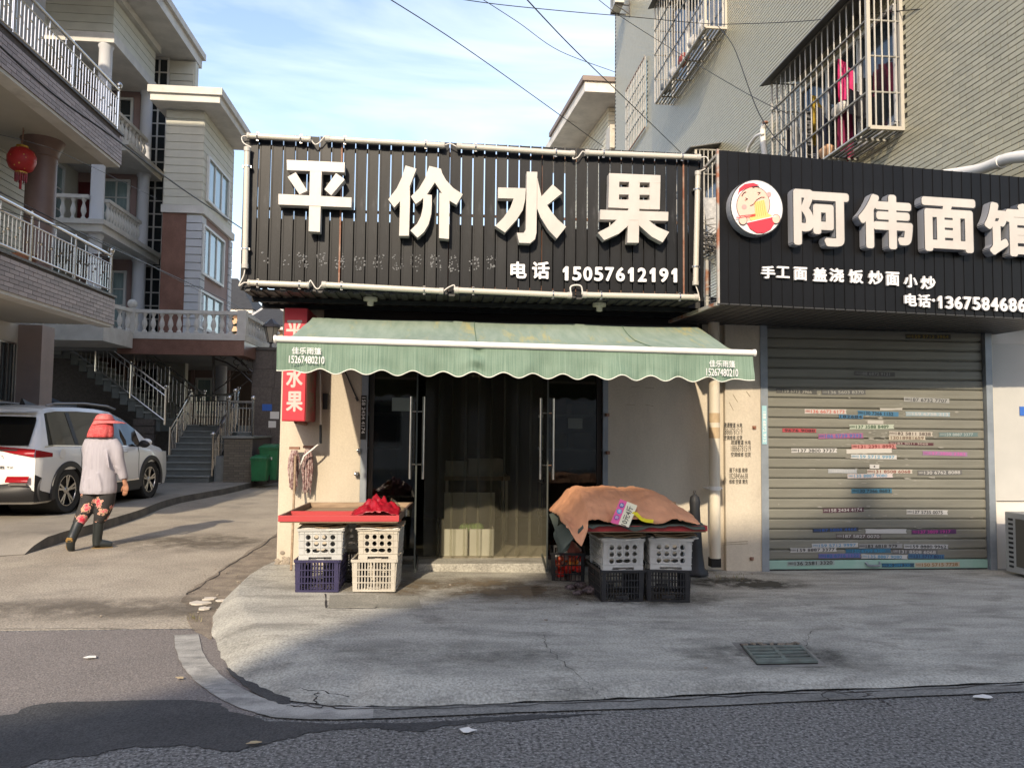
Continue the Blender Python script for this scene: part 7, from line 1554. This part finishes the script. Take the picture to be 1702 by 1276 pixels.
# ================================================================ CAR
def car():
    """white SUV, nose along +Y, built at the origin, right side towards +X"""
    root = empty("parked_suv", (0, 0, 0), 0, "white SUV parked with its tail to the road beside the walking person", "car"); ORG[root.name] = Vector((0, 0, 0))
    Lc = 4.5; HW = .915
    # stations: y, then for each ring point (x, z)
    ring = ['sill0', 'sill1', 'low', 'mid', 'belt', 'shoulder', 'winb', 'wint', 'roofe', 'roofm', 'roofc']
    S = [  # y   belt z  roof z  half width scale, window top inset, hood?
        (0.00, 1.00, 1.50, .925, 0), (0.10, 1.02, 1.58, .965, 0), (0.35, 1.04, 1.63, .99, 0), (.8, 1.03, 1.665, 1, 0), (1.4, 1.01, 1.68, 1, 0), (2.0, 1.0, 1.67, 1, 0), (2.5, .99, 1.63, 1, 0),
        (2.9, .985, 1.50, 1, 0), (3.25, .98, 1.28, .995, 0), (3.5, .97, 1.06, .99, 0), (3.7, .95, 1.0, .98, 0), (4.0, .90, .95, .96, 0), (4.25, .84, .88, .92, 0), (4.42, .74, .78, .84, 0), (4.5, .62, .66, .72, 0)]
    ys = np.array([s[0] for s in S]); YY = sorted(set([round(float(v), 3) for v in np.linspace(0, 4.5, 100)]))
    def I(k, y): return float(np.interp(y, ys, [s[k] for s in S]))
    def sec(y):
        bz, rz, ws = I(1, y), I(2, y), I(3, y); W_ = HW*ws; gh = max(0, rz-bz)
        ti = .20*min(1, gh/.6)+.02
        pts = [(W_-.10, .20), (W_-.02, .24), (W_+.005, .42), (W_+.0, .68), (W_-.0, .86), (W_-.025, bz-.03), (W_-.045, bz+.005), (W_-.04-ti, bz+gh*.86), (W_-.11-ti, bz+gh*.955), (W_*.38, rz), (0, rz+.012)]
        return pts
    def tail(z): return float(np.interp(z, [.2, .35, .55, .62, .95, 1.05, 1.45, 1.6, 1.72], [.16, .06, .0, .05, .045, .10, .40, .36, .30]))
    def nose(z): return float(np.interp(z, [.2, .5, .8, 1.0], [.05, 0, .02, .2]))
    rings = []
    for y in YY:
        r_ = []
        for (x, z) in sec(y):
            yy = y
            if y < .8: yy = y+(tail(z))*(1-y/.8)
            if y > 4.1: yy = y-nose(z)*(y-4.1)/.4
            r_.append((x, yy, z))
        rings.append(r_)
    nr = 11; wr, wf = (.80, .355), (3.46, .355)
    P_ = {k: MB() for k in ("body", "side_window", "windscreen", "roof")}
    def cls(i, j):
        y = (YY[i]+YY[i+1])/2
        if j == 6:
            if y < .28 or y > 3.12: return "body"
            return "side_window"
        if j in (7,): return "body"
        if j in (8, 9) and 2.62 < y < 3.45: return "windscreen"
        return "body"
    for sgn in (1, -1):
        for i in range(len(YY)-1):
            for j in range(nr-1):
                q = [rings[i][j], rings[i+1][j], rings[i+1][j+1], rings[i][j+1]]; cy = sum(v[1] for v in q)/4; cz = sum(v[2] for v in q)/4
                if any((cy-w_[0])**2+(cz-w_[1])**2 < .37**2 for w_ in (wr, wf)) and j < 5: continue
                q = [(v[0]*sgn, v[1], v[2]) for v in q]; P_[cls(i, j)].add(q, [(0, 1, 2, 3)] if sgn > 0 else [(3, 2, 1, 0)])
    def cap(i, nm, front=False):
        r_ = rings[i]; m_ = 12
        for j in range(nr-1):
            for k in range(m_):
                def pt(a, t):
                    x, y, z = a; return (x*(1-2*t), y-(.07*(1-(1-2*t)**2) if not front else -.10*(1-(1-2*t)**2)), z+.012*(1-(1-2*t)**2)*(j > 7))
                q = [pt(r_[j], k/m_), pt(r_[j], (k+1)/m_), pt(r_[j+1], (k+1)/m_), pt(r_[j+1], k/m_)]; z = sum(v[2] for v in q)/4
                P_[nm].add(q, [(0, 1, 2, 3)])
    cap(0, "body"); cap(len(YY)-1, "body", True)
    import bmesh
    def fin(mb, nm, m, thick=None):
        o = mb.build(nm, m, root, smooth=35, fix=True); me = o.data; bm = bmesh.new(); bm.from_mesh(me); bmesh.ops.remove_doubles(bm, verts=bm.verts, dist=.0015); bmesh.ops.recalc_face_normals(bm, faces=bm.faces); bm.to_mesh(me); bm.free(); me.shade_smooth(); me.set_sharp_from_angle(angle=R(32)); return o
    fin(P_["body"], "body", car_white); fin(P_["windscreen"], "windscreen", car_glass); fin(P_["side_window"], "side_window", car_glass)
    # rear glass: curved sheet following the tail
    def tp(x, z, d=.012):
        W_ = HW*.925; yb = tail(z); xr = x/(W_); return (x, yb-.07*(1-min(1, xr*xr))-d, z)
    b = MB(); b.grid(20, 8, lambda u, v: tp((-.72+1.44*u)*(1-.11*v), 1.06+.42*v, .014)); b.build("rear_window", car_glass, root, smooth=True)
    b = MB(); b.grid(20, 3, lambda u, v: tp((-.66+1.32*u)*.92, 1.49+.02*v, .05+.05*(1-v))); b.grid(20, 3, lambda u, v: (lambda p: (p[0], p[1]+.18*v, 1.54+.03*v))(tp((-.66+1.32*u)*.95, 1.50, .09))); b.build("spoiler", car_white, root, smooth=True)
    b = MB(); b.grid(8, 2, lambda u, v: tp(-.22+.42*u, 1.115+.022*v+.03*u, .03)); b.build("wiper", car_black, root)
    # black pillar strips at tail corner and between side windows
    for s in (1, -1):
        def sd(y, z, d=.006):
            bz, rz, ws = I(1, y), I(2, y), I(3, y); gh = rz-bz; W_ = HW*ws; ti = .20*min(1, gh/.6)+.02; t = max(0, min(1, (z-bz)/(gh*.86) if gh > .05 else 0)); return (s*(W_-.045+(.005-ti)*t+d), y+(tail(z)*(1-y/.8) if y < .8 else 0), z)
        for (y0, y1, nm) in ((1.02, 1.12, 0), (2.02, 2.12, 0)):
            b = MB(); b.grid(2, 6, lambda u, v: sd(y0+(y1-y0)*u, 1.0+(I(2, y0)-1.0)*.84*v)); b.build("door_pillar", car_black, root)
        b = MB(); b.grid(40, 2, lambda u, v: sd(.18+2.95*u, I(1, .18+2.95*u)+.004+.018*v, .010)); b.build("chrome_strip", chrome, root, smooth=True)
        # cladding, arches, side skirt
        for (cy, cz) in (wr, wf):
            b = MB(); n = 30; vs = []
            for k in range(n+1):
                a = -.25+(math.pi+.5)*k/n
                for (r_, dx) in ((.365, -.06), (.372, .02), (.45, .016), (.458, -.012)): vs.append((s*(HW+dx), cy+r_*math.cos(a), cz+r_*math.sin(a)))
            b.add(vs, [(4*k+q, 4*k+4+q, 4*k+5+q, 4*k+1+q) for k in range(n) for q in range(3)]); b.build("wheel_arch", car_black, root, smooth=30)
            b = MB(); b.lathe([(.37, .18), (.37, .9)], (0, cy, cz), 24, 'x'); b.v = [(s*v[0], v[1], v[2]) for v in b.v]; b.f = b.f[:-2]; b.m = b.m[:-2]; b.build("arch_liner", tyre_m, root)
        b = MB(); b.bx(min(s*.80, s*(HW+.018)), max(s*.80, s*(HW+.018)), wr[0]+.42, wf[0]-.42, .20, .40); b.build("side_skirt", car_black, root, bevel=.02)
        b = MB(); b.bx(min(s*.90, s*(HW+.026)), max(s*.90, s*(HW+.026)), wr[0]+.55, wf[0]-.5, .385, .41); b.build("skirt_trim", chrome, root)
        for y0 in (1.42, 2.42):
            b = MB(); b.tube([(s*(HW-.0), y0-.10, .90), (s*(HW+.035), y0-.06, .905), (s*(HW+.035), y0+.06, .905), (s*(HW-.0), y0+.10, .90)], .013, 6); b.build("door_handle", car_white, root, smooth=True)
        for y0 in (1.12, 2.12, 2.98):
            b = MB(); b.bar((s*(HW+.003), y0, .42), (s*(HW+.0), y0, .86), .006, .006); b.bar((s*(HW), y0, .86), (s*(HW-.03), y0, 1.0), .006, .006); b.build("door_seam", car_black, root)
        b = MB(); b.lathe([(.0, 0), (.075, .0), (.075, .006)], (s*HW if s > 0 else s*HW-.006, .60+.0, .93), 16, 'x')
        if s > 0: b.build("fuel_cap", car_white, root)
        # tail lamps
        b = MB(); b.grid(14, 3, lambda u, v: (lambda x, z: tp(s*x, z, .02))(.34+.50*u, (.99-.11*u*.9)+(.055+.06*u)*v)); b.build("tail_lamp", car_red, root, smooth=True)
        b = MB(); b.grid(8, 3, lambda u, v: (s*(HW*.925+.012+.045*u**.6*1.0), .03+.34*u, (.885+.005*u)+(.115-.06*u)*v)); b.build("tail_lamp_wing", car_red, root, smooth=True)
        b = MB(); b.grid(8, 3, lambda u, v: tp(s*(.50+.30*u), .53+.085*v, .03+.01)); b.build("rear_fog_lamp", car_red, root, smooth=True)
        b = MB(); b.grid(6, 2, lambda u, v: tp(s*(.54+.24*u), .485+.035*v, .045)); b.build("fog_lens", chrome, root)
        # mirror
        b = MB(); b.ball((s*(HW+.10), 3.02, 1.06), .09, 12, 8, .8, 1.25, .75); m_ = b.build("mirror", car_white, root, smooth=True)
        b = MB(); b.ball((s*(HW+.085), 2.99, 1.035), .088, 12, 8, .8, 1.2, .75); b.bar((s*(HW-.04), 3.02, 1.0), (s*(HW+.05), 3.02, 1.03), .05, .03); b.build("mirror_foot", car_black, m_)
        # roof rail
        b = MB(); b.tube([(s*.66, .55, 1.66), (s*.655, .8, 1.70), (s*.65, 1.6, 1.725), (s*.65, 2.3, 1.70), (s*.655, 2.55, 1.65)], .018, 6); b.build("roof_rail", mat("rail grey %d" % s, (.25, .25, .26), .4, .5), root, smooth=True)
        # headlamp edge
        b = MB(); b.grid(6, 2, lambda u, v: (s*(HW*.93-.10*u), 4.13+.2*u, .80+.07*v)); b.build("headlamp", chrome, root)
    # lower tail in black, number plate, badge
    b = MB(); b.grid(24, 5, lambda u, v: (lambda x, z: (x, tail(.5)-.07*(1-(x/.85)**2 if abs(x) < .85 else 0)-.035+.06*abs(2*v-1)**2+(.10*(abs(x)/.9)**6), z))(-.90+1.8*u, .24+(.24+.10*abs(2*u-1)**2)*v)); b.build("rear_bumper", car_black, root, smooth=True)
    for s in (1, -1):
        b = MB(); b.grid(8, 3, lambda u, v: (s*(HW*.935+.035*u**.5+.01), .02+.42*u, .24+(.40-.16*u)*v)); b.build("bumper_corner", car_black, root, smooth=True)
    b = MB(); b.grid(12, 2, lambda u, v: tp(-.28+.56*u, .30+.05*v, .055)); b.build("skid_plate", alu, root, smooth=True)
    b = MB(); b.grid(6, 2, lambda u, v: tp(-.22+.44*u, .80+.14*v, .03)); b.build("number_plate", plate_b, root)
    text_on("plate_lettering", "T7A 1", tp(-.18, .83, .036), (1, 0, 0), (0, 0, 1), .36, .085, letter_pure, root, bold=.02)
    b = MB(); b.grid(10, 1, lambda u, v: tp(-.60+1.2*u, .985+.02*v, .028)); b.build("tail_trim", car_black, root)
    text_on("badge_lettering", "驭胜 TX", tp(.30, .72, .012), (1, .12, 0), (0, 0, 1), .26, .045, chrome, root, bold=.02)
    c = tp(.36, .89, .03); b = MB(); b.tube([(c[0]+.05*math.cos(a), c[1], c[2]+.05*math.sin(a)) for a in [k*.5 for k in range(10)]], .006, 5); b.build("faded_badge", mat("badge silver", (.6, .6, .58), .4), root)
    b = MB(); b.bx(-.7, .7, .3, 4.2, .22, .3); b.build("underbody", tyre_m, root)
    b = MB(); b.hexa([(-.05, 1.0, 1.68), (.05, 1.0, 1.68), (.03, 1.3, 1.69), (-.03, 1.3, 1.69), (-.01, .98, 1.78), (.01, .98, 1.78), (.01, 1.1, 1.74), (-.01, 1.1, 1.74)]); b.build("aerial_fin", car_black, root)
    # wheels
    for (cy, cz) in (wr, wf):
        for s in (1, -1):
            wl_ = empty("wheel", (0, 0, 0)); wl_.parent = root; ORG.pop(wl_.name); wl_.location = (s*.80, cy, cz)
            b = MB(); b.lathe([(.24, -.10), (.33, -.115), (.352, -.09), (.355, 0), (.352, .09), (.33, .112), (.245, .10), (.235, .02), (.235, -.02)], (s*.80, cy, cz), 36, 'x', cap=False); b.build("tyre", tyre_m, wl_, smooth=40)
            b = MB(); b.lathe([(.24, s*.095), (.232, s*.088), (.225, s*.02), (.03, s*.02)], (s*.80, cy, cz), 36, 'x', cap=False); b.build("rim_well", car_black, wl_, smooth=40)
            b = MB(); n = 5
            for k in range(n):
                for da in (-.16, .16):
                    a = 6.283*k/n+.3; a1 = a+da*.35; a2 = a+da
                    p0 = Vector((s*(.80+.075), cy+.05*math.cos(a1), cz+.05*math.sin(a1))); p1 = Vector((s*(.80+.088), cy+.232*math.cos(a2), cz+.232*math.sin(a2))); b.bar(p0, p1, .034, .02, upv=(1, 0, 0))
            b.tube([(s*(.80+.088), cy+.232*math.cos(t), cz+.232*math.sin(t)) for t in [6.283*k/30 for k in range(30)]], .009, 5, closed=True); b.lathe([(.06, s*.07), (.05, s*.09), (.01, s*.095)], (s*.80, cy, cz), 14, 'x'); b.build("rim", alu, wl_, smooth=30)
    return root
cr = car()
wb = P(112, 853, Z=.13); wf_ = P(246, 828, Z=.13)
print("wheels", wb, wf_, (wf_-wb).length)
dr = Vector((wf_.x-wb.x, wf_.y-wb.y, 0)); ang = math.atan2(-dr.x, dr.y)
ang = min(max(ang, -.2), .12); rx = Vector((math.cos(ang), math.sin(ang), 0)); ry = Vector((-math.sin(ang), math.cos(ang), 0))
cr.location = Vector((wb.x, wb.y, .13))-rx*.91-ry*.80; cr.rotation_euler.z = ang
# car behind: dark roof boxes peeking above the SUV
b = MB(); cc = P(60, 650, Y=16.4)
b.grid(24, 8, lambda u, v: (P(-40, 0, Y=16.4).x+(P(92, 0, Y=16.4).x-P(-40, 0, Y=16.4).x)*u, 16.4+1.0*v, P(0, 663, Y=16.4).z+(.20*abs(math.sin(u*math.pi*1.93+.15))**.7*(u < .985))*math.sin(math.pi*min(1, .25+v*.6))-.02))
b.bx(P(-40, 0, Y=16.4).x, P(85, 0, Y=16.4).x, 16.45, 18.3, .13, P(0, 664, Y=16.4).z)
tag(b.build("covered_scooters", mat("dark blue cover", (.02, .035, .06), .5, c2=(.04, .06, .09), ns=5), smooth=35), "dark blue covered shapes parked behind the SUV's roof", "cover")

# ================================================================ WALKING PERSON
pf0 = P(161, 911, Z=0.0); k_m = pf0.y/F*1.0
psn = empty("person", (pf0.x, pf0.y, 0.0), 0, "person walking away in pink sun hat, pale lilac shirt, floral trousers and rubber boots", "person")
PO = Vector((pf0.x, pf0.y, 0)); U_ = r0.copy(); V_ = Vector((0, 0, 1)); D_ = Vector((r0.y*-1, r0.x, 0))     # right, up, away
def Q(x, z, d=0.0): return PO+U_*x+V_*z+D_*d
def limb(b, pts, n=14):
    """pts: (x,z,d, rx, ry) rings"""
    m = len(pts); b0 = len(b.v); ps = [Q(p[0], p[1], p[2]) for p in pts]
    for i, p in enumerate(ps):
        t = (ps[min(i+1, m-1)]-ps[max(i-1, 0)]).normalized(); x = U_-t*U_.dot(t); x.normalize(); y = t.cross(x).normalized()
        for k in range(n): a = 6.2832*k/n; b.v.append(tuple(p+x*math.cos(a)*pts[i][3]+y*math.sin(a)*pts[i][4]))
    for i in range(m-1):
        for k in range(n): b.f.append((b0+i*n+k, b0+i*n+(k+1) % n, b0+(i+1)*n+(k+1) % n, b0+(i+1)*n+k)); b.m.append(b.mi)
    b.f.append(tuple(b0+k for k in reversed(range(n)))); b.m.append(b.mi); b.f.append(tuple(b0+(m-1)*n+k for k in range(n))); b.m.append(b.mi)
def dense(pts, n=5):
    q = []; 
    for i in range(len(pts)-1):
        p0, p1, p2, p3 = [np.array(pts[j]) for j in (max(i-1, 0), i, i+1, min(i+2, len(pts)-1))]
        for k in range(n): t = k/n; q.append(tuple(.5*((2*p1)+(p2-p0)*t+(2*p0-5*p1+4*p2-p3)*t*t+(3*p1-p0-3*p2+p3)*t**3)))
    q.append(tuple(pts[-1])); return q
def remesh(o, vox, sm=4):
    r_ = o.modifiers.new("remesh", 'REMESH'); r_.mode = 'VOXEL'; r_.voxel_size = vox; r_.use_smooth_shade = True
    s = o.modifiers.new("smooth", 'SMOOTH'); s.iterations = sm; s.factor = .5
# body: head, neck, trunk, arms with hands, legs - one surface
b = MB()
limb(b, dense([(-.0, .80, 0, .13, .10), (-.0, 1.0, 0, .12, .09), (0, 1.22, 0, .15, .09), (0, 1.32, 0, .10, .07), (0, 1.37, .01, .055, .055), (.0, 1.42, .02, .052, .055)]))
limb(b, dense([(.005, 1.40, .03, .05, .06), (.01, 1.45, .03, .07, .085), (.012, 1.52, .03, .078, .095), (.012, 1.58, .025, .07, .085), (.01, 1.62, .02, .03, .04)]))
b.ball(Q(.07, 1.50, .09), .02, 6, 5); b.ball(Q(.055, 1.46, .09), .028, 6, 5, .5)
arm = [(.15, 1.29, 0, .055, .055), (.205, 1.15, .0, .045, .045), (.235, 1.02, .02, .040, .040), (.262, .90, .04, .032, .034), (.283, .80, .055, .026, .03), (.288, .765, .06, .030, .022)]
limb(b, dense(arm)); limb(b, dense([(.288, .78, .06, .028, .02), (.290, .73, .065, .038, .018), (.285, .70, .07, .036, .016)]))
larm = [(-.15, 1.29, .02, .055, .055), (-.17, 1.14, .06, .045, .045), (-.13, 1.03, .16, .038, .04), (-.07, 1.0, .26, .03, .03), (-.04, 1.0, .31, .035, .02)]
limb(b, dense(larm))
for (hx, hz, hd, sg) in ((.285, .705, .07, 1), (-.03, 1.0, .33, 1)):
    for k, (fx, ln) in enumerate(((-.026, .066), (-.009, .076), (.008, .072), (.024, .058))):
        x = hx+fx
        if hz < .9: limb(b, [(x, hz+.01, hd, .0088, .0088), (x-.004, hz-ln*.45, hd+.008, .0085, .0085), (x-.014, hz-ln*.8, hd+.022, .0075, .0075), (x-.026, hz-ln, hd+.04, .006, .006)], 8)
        else: limb(b, [(x, hz+fx*.4, hd-.02, .0088, .0088), (x, hz-.01+fx*.4, hd+ln*.6, .008, .008), (x, hz-.03+fx*.4, hd+ln*.8, .006, .006)], 8)
    limb(b, [(hx-.03, hz+.045, hd, .011, .011), (hx-.052, hz+.012, hd+.015, .010, .010), (hx-.058, hz-.022, hd+.025, .008, .008)] if hz < .9 else [(hx+.02, hz+.02, hd-.02, .011, .011), (hx+.03, hz+.04, hd+.02, .009, .009)], 8)
for lg in ([(.06, .82, 0, .09, .09), (.05, .5, -.01, .055, .06), (.02, .36, .0, .045, .045), (.005, .14, 0, .03, .03)], [(-.09, .82, 0, .09, .09), (-.12, .5, -.04, .055, .055), (-.15, .38, -.10, .045, .045), (-.17, .24, -.19, .03, .03)]): limb(b, dense(lg))
body = b.build("body", skin_m, psn); remesh(body, .0055, 2)
# trousers
b = MB()
limb(b, dense([(-.01, .90, .0, .165, .13), (-.01, .80, 0, .175, .14), (-.01, .74, 0, .165, .13)]), 20)
limb(b, dense([(.075, .80, 0, .105, .115), (.085, .66, .0, .112, .11), (.075, .52, .0, .098, .10), (.045, .42, .0, .088, .088), (.02, .345, .0, .07, .072), (.012, .31, 0, .06, .062)]), 18)
limb(b, dense([(-.085, .80, 0, .105, .115), (-.095, .66, -.01, .11, .11), (-.11, .54, -.03, .10, .10), (-.135, .43, -.08, .084, .087), (-.155, .35, -.12, .070, .073), (-.165, .30, -.15, .062, .064)]), 18)
tr_m = mat("black floral trouser cloth", (.018, .017, .018), .85, c2=(.03, .028, .028), ns=8)
tr = b.build("trousers", tr_m, psn); remesh(tr, .011, 5)
# flowers printed on the cloth: pattern in the material, by voronoi cells
n = tr_m.node_tree.nodes; l = tr_m.node_tree.links; bsd = n['Principled BSDF']; base = bsd.inputs['Base Color'].links[0].from_socket
tcn = n.new("ShaderNodeTexCoord"); nd_ = n.new("ShaderNodeTexNoise"); nd_.inputs['Scale'].default_value = 30; nd_.inputs['Detail'].default_value = 2
vm = n.new("ShaderNodeVectorMath"); vm.operation = 'MULTIPLY_ADD'; vm.inputs[1].default_value = (.11, .11, .11); l.new(tcn.outputs['Object'], nd_.inputs['Vector']); l.new(nd_.outputs['Color'], vm.inputs[0]); l.new(tcn.outputs['Object'], vm.inputs[2])
vo = n.new("ShaderNodeTexVoronoi"); vo.inputs['Scale'].default_value = 6.5; l.new(vm.outputs[0], vo.inputs['Vector'])
rp = n.new("ShaderNodeValToRGB"); rp.color_ramp.interpolation = 'CONSTANT'; e_ = rp.color_ramp.elements; e_[0].position = 0; e_[0].color = (.62, .30, .22, 1); e_[1].position = .10; e_[1].color = (.60, .03, .06, 1)
for p_, c_ in ((.24, (.60, .14, .17, 1)), (.33, (.5, .30, .2, 1)), (.42, (0, 0, 0, 1))): q = e_.new(p_); q.color = c_
l.new(vo.outputs['Distance'], rp.inputs[0]); gt = n.new("ShaderNodeMath"); gt.operation = 'LESS_THAN'; gt.inputs[1].default_value = .42; l.new(vo.outputs['Distance'], gt.inputs[0])
mxn = n.new("ShaderNodeMixRGB"); l.new(gt.outputs[0], mxn.inputs[0]); l.new(base, mxn.inputs[1]); l.new(rp.outputs[0], mxn.inputs[2]); l.new(mxn.outputs[0], bsd.inputs['Base Color'])
# shirt
b = MB()
limb(b, dense([(-.01, .665, .0, .205, .16), (-.01, .72, .0, .215, .165), (-.01, .84, .0, .205, .155), (-.01, .98, .0, .195, .14), (-.005, 1.12, .0, .205, .135), (.0, 1.24, .0, .205, .12), (.0, 1.31, .0, .175, .10), (.0, 1.365, .005, .10, .075), (.0, 1.40, .01, .065, .062)]), 26)
limb(b, dense([(.13, 1.30, 0, .07, .075), (.19, 1.21, .0, .075, .075), (.215, 1.10, .0, .068, .07), (.236, 1.0, .018, .062, .065), (.258, .91, .035, .055, .058), (.272, .845, .05, .048, .052), (.274, .835, .05, .03, .035)]), 18)
limb(b, dense([(-.13, 1.30, 0, .07, .075), (-.18, 1.20, .04, .07, .072), (-.17, 1.09, .1, .062, .065), (-.13, 1.03, .16, .055, .058), (-.08, 1.0, .24, .048, .05)]), 18)
# folds
for (pts, r_) in (([(-.03, 1.22, -.118), (-.035, 1.08, -.136), (-.03, .98, -.138)], .010), ([(.12, 1.2, -.10), (.15, 1.08, -.115), (.165, .98, -.11)], .014), ([(-.12, .98, -.12), (-.14, .82, -.135), (-.12, .70, -.14)], .014), ([(.05, .92, -.145), (.09, .8, -.145), (.10, .7, -.14)], .013), ([(-.05, .86, -.152), (-.04, .75, -.16)], .011), ([(.19, 1.12, -.06), (.225, 1.08, -.05), (.25, 1.05, -.03)], .012), ([(.21, .99, -.05), (.25, .96, -.035), (.28, .95, 0)], .011), ([(-.16, 1.2, -.08), (-.10, 1.17, -.115), (.0, 1.19, -.12), (.1, 1.17, -.11)], .007)):
    b.tube([Q(p[0], p[1], p[2]) for p in pts], r_, 6)
sh_o = b.build("shirt", shirt_m, psn); remesh(sh_o, .0095, 3)
b = MB(); b.tube([Q(-.04+.11*math.cos(a)*.75, 1.385, .01+.075*math.sin(a)) for a in [k*.45 for k in range(14)]], .014, 6); 
# boots
b = MB()
limb(b, dense([(.012, .345, .0, .062, .065), (.008, .25, .0, .060, .062), (.0, .15, -.0, .055, .058), (.0, .09, .0, .052, .06), (.005, .03, .0, .05, .062)]), 16)
limb(b, dense([(-.035, .055, .0, .035, .045), (.03, .055, .02, .05, .05), (.10, .045, .05, .042, .046), (.15, .035, .07, .03, .035)]), 14); bo = b.build("boot", boot_m, psn); remesh(bo, .009, 3)
b = MB(); b.prism([Q(-.05, .0, -.035), Q(.04, .0, -.035), (Q(.125, .0, .02)), Q(.165, .0, .06), Q(.13, .0, .10), Q(.03, .0, .06), Q(-.045, .0, .04)], (0, 0, .012)); b.build("boot_sole", mat('tan sole edge', (.2, .13, .05), .7), psn)
b = MB()
limb(b, dense([(-.158, .335, -.13, .062, .065), (-.165, .25, -.18, .060, .062), (-.17, .17, -.235, .055, .058), (-.172, .12, -.26, .052, .056)]), 16)
limb(b, dense([(-.16, .165, -.285, .045, .04), (-.167, .10, -.275, .05, .042), (-.175, .04, -.25, .045, .038), (-.18, .008, -.21, .035, .03)]), 14); bo2 = b.build("boot", boot_m, psn); remesh(bo2, .009, 3)
def so(t, w_): # sole ring for the lifted foot, facing the viewer
    return Q(-.160-.025*t+w_, .165-.165*t, -.333+.09*t)
out = [(0, -.028), (.15, -.040), (.4, -.036), (.7, -.048), (.9, -.036), (1, -.01), (1, .012), (.9, .036), (.7, .046), (.4, .034), (.15, .040), (0, .028)]
b = MB(); b.prism([so(t, w_) for t, w_ in out], D_*.022+V_*.006); b.build("boot_sole", sole_m, psn)
b = MB()
for t in (.12, .24, .6, .7, .8): b.bar(so(t, -.025)-D_*.004, so(t, .025)-D_*.004, .009, .006)
b.build("sole_tread", mat("sole tread", (.25, .15, .04), .7), psn)
# hat: crown, brim, neck flap
hat_m = mat("pink check hat cloth", (.50, .085, .085), .8, c2=(.56, .17, .16), ns=9, spots=((.78, .45, .42, 1), 95, .22, .5)); hat_f = mat("red check neck flap", (.42, .04, .045), .85, c2=(.50, .09, .09), ns=12, spots=((.75, .34, .3, 1), 80, .24, .65), bump=.4, bs=20)
ht = empty("sun_hat", (0, 0, 0)); ht.parent = psn; ORG.pop(ht.name); ht.location = (0, 0, 1.55); 
b = MB(); HC = (.012, .03)
b.grid(28, 9, lambda u, v: (lambda a, t: Q(HC[0]+(.105+.004*math.sin(a*9))*math.cos(a)*math.cos(t)**.6, 1.555+.085*math.sin(t), HC[1]+.115*math.sin(a)*math.cos(t)**.6))(u*6.2832, v*1.5707)); b.build("crown", hat_m, ht, smooth=True)
b = MB(); b.tube([Q(HC[0]+.108*math.cos(a), 1.565, HC[1]+.118*math.sin(a)) for a in [6.2832*k/28 for k in range(28)]], .010, 6, closed=True); b.build("hat_band", hat_f, ht, smooth=True)
def brim(u, v):
    a = u*6.2832; w_ = .105+.10*v*(max(0, math.cos(a-.55))**1.0*1.15+.28); return Q(HC[0]+w_*math.cos(a), 1.555-.035*v-.02*v*max(0, -math.cos(a-.5)), HC[1]+(w_+.01)*math.sin(a))
b = MB(); b.grid(36, 5, brim); o = b.build("brim", hat_m, ht, smooth=True, fix=False); q = o.modifiers.new("thick", 'SOLIDIFY'); q.thickness = .006
def flap(u, v):
    a = 2.0+u*4.1; w_ = .106+.03*math.sin(v*2.2)+.01*v+.006*math.sin(a*5+1)*v+.005*math.sin(a*13+1)*v; return Q(HC[0]-.01*v+w_*math.cos(a)*(1+.12*v), 1.555-.205*v, HC[1]-.03*v+w_*math.sin(a)*.95)
b = MB(); b.grid(44, 10, flap); o = b.build("neck_flap", hat_f, ht, smooth=True, fix=False); q = o.modifiers.new("thick", 'SOLIDIFY'); q.thickness = .006
b = MB()
for k in range(30):
    a = random.uniform(0, 6.28); rr = .075; b.tube([Q(.012+rr*math.cos(a), 1.50, .03+rr*math.sin(a)), Q(.012+rr*1.05*math.cos(a), 1.42, .03+rr*math.sin(a))], .012, 5)
b.build("hair", black_pl, psn, kind='stuff')
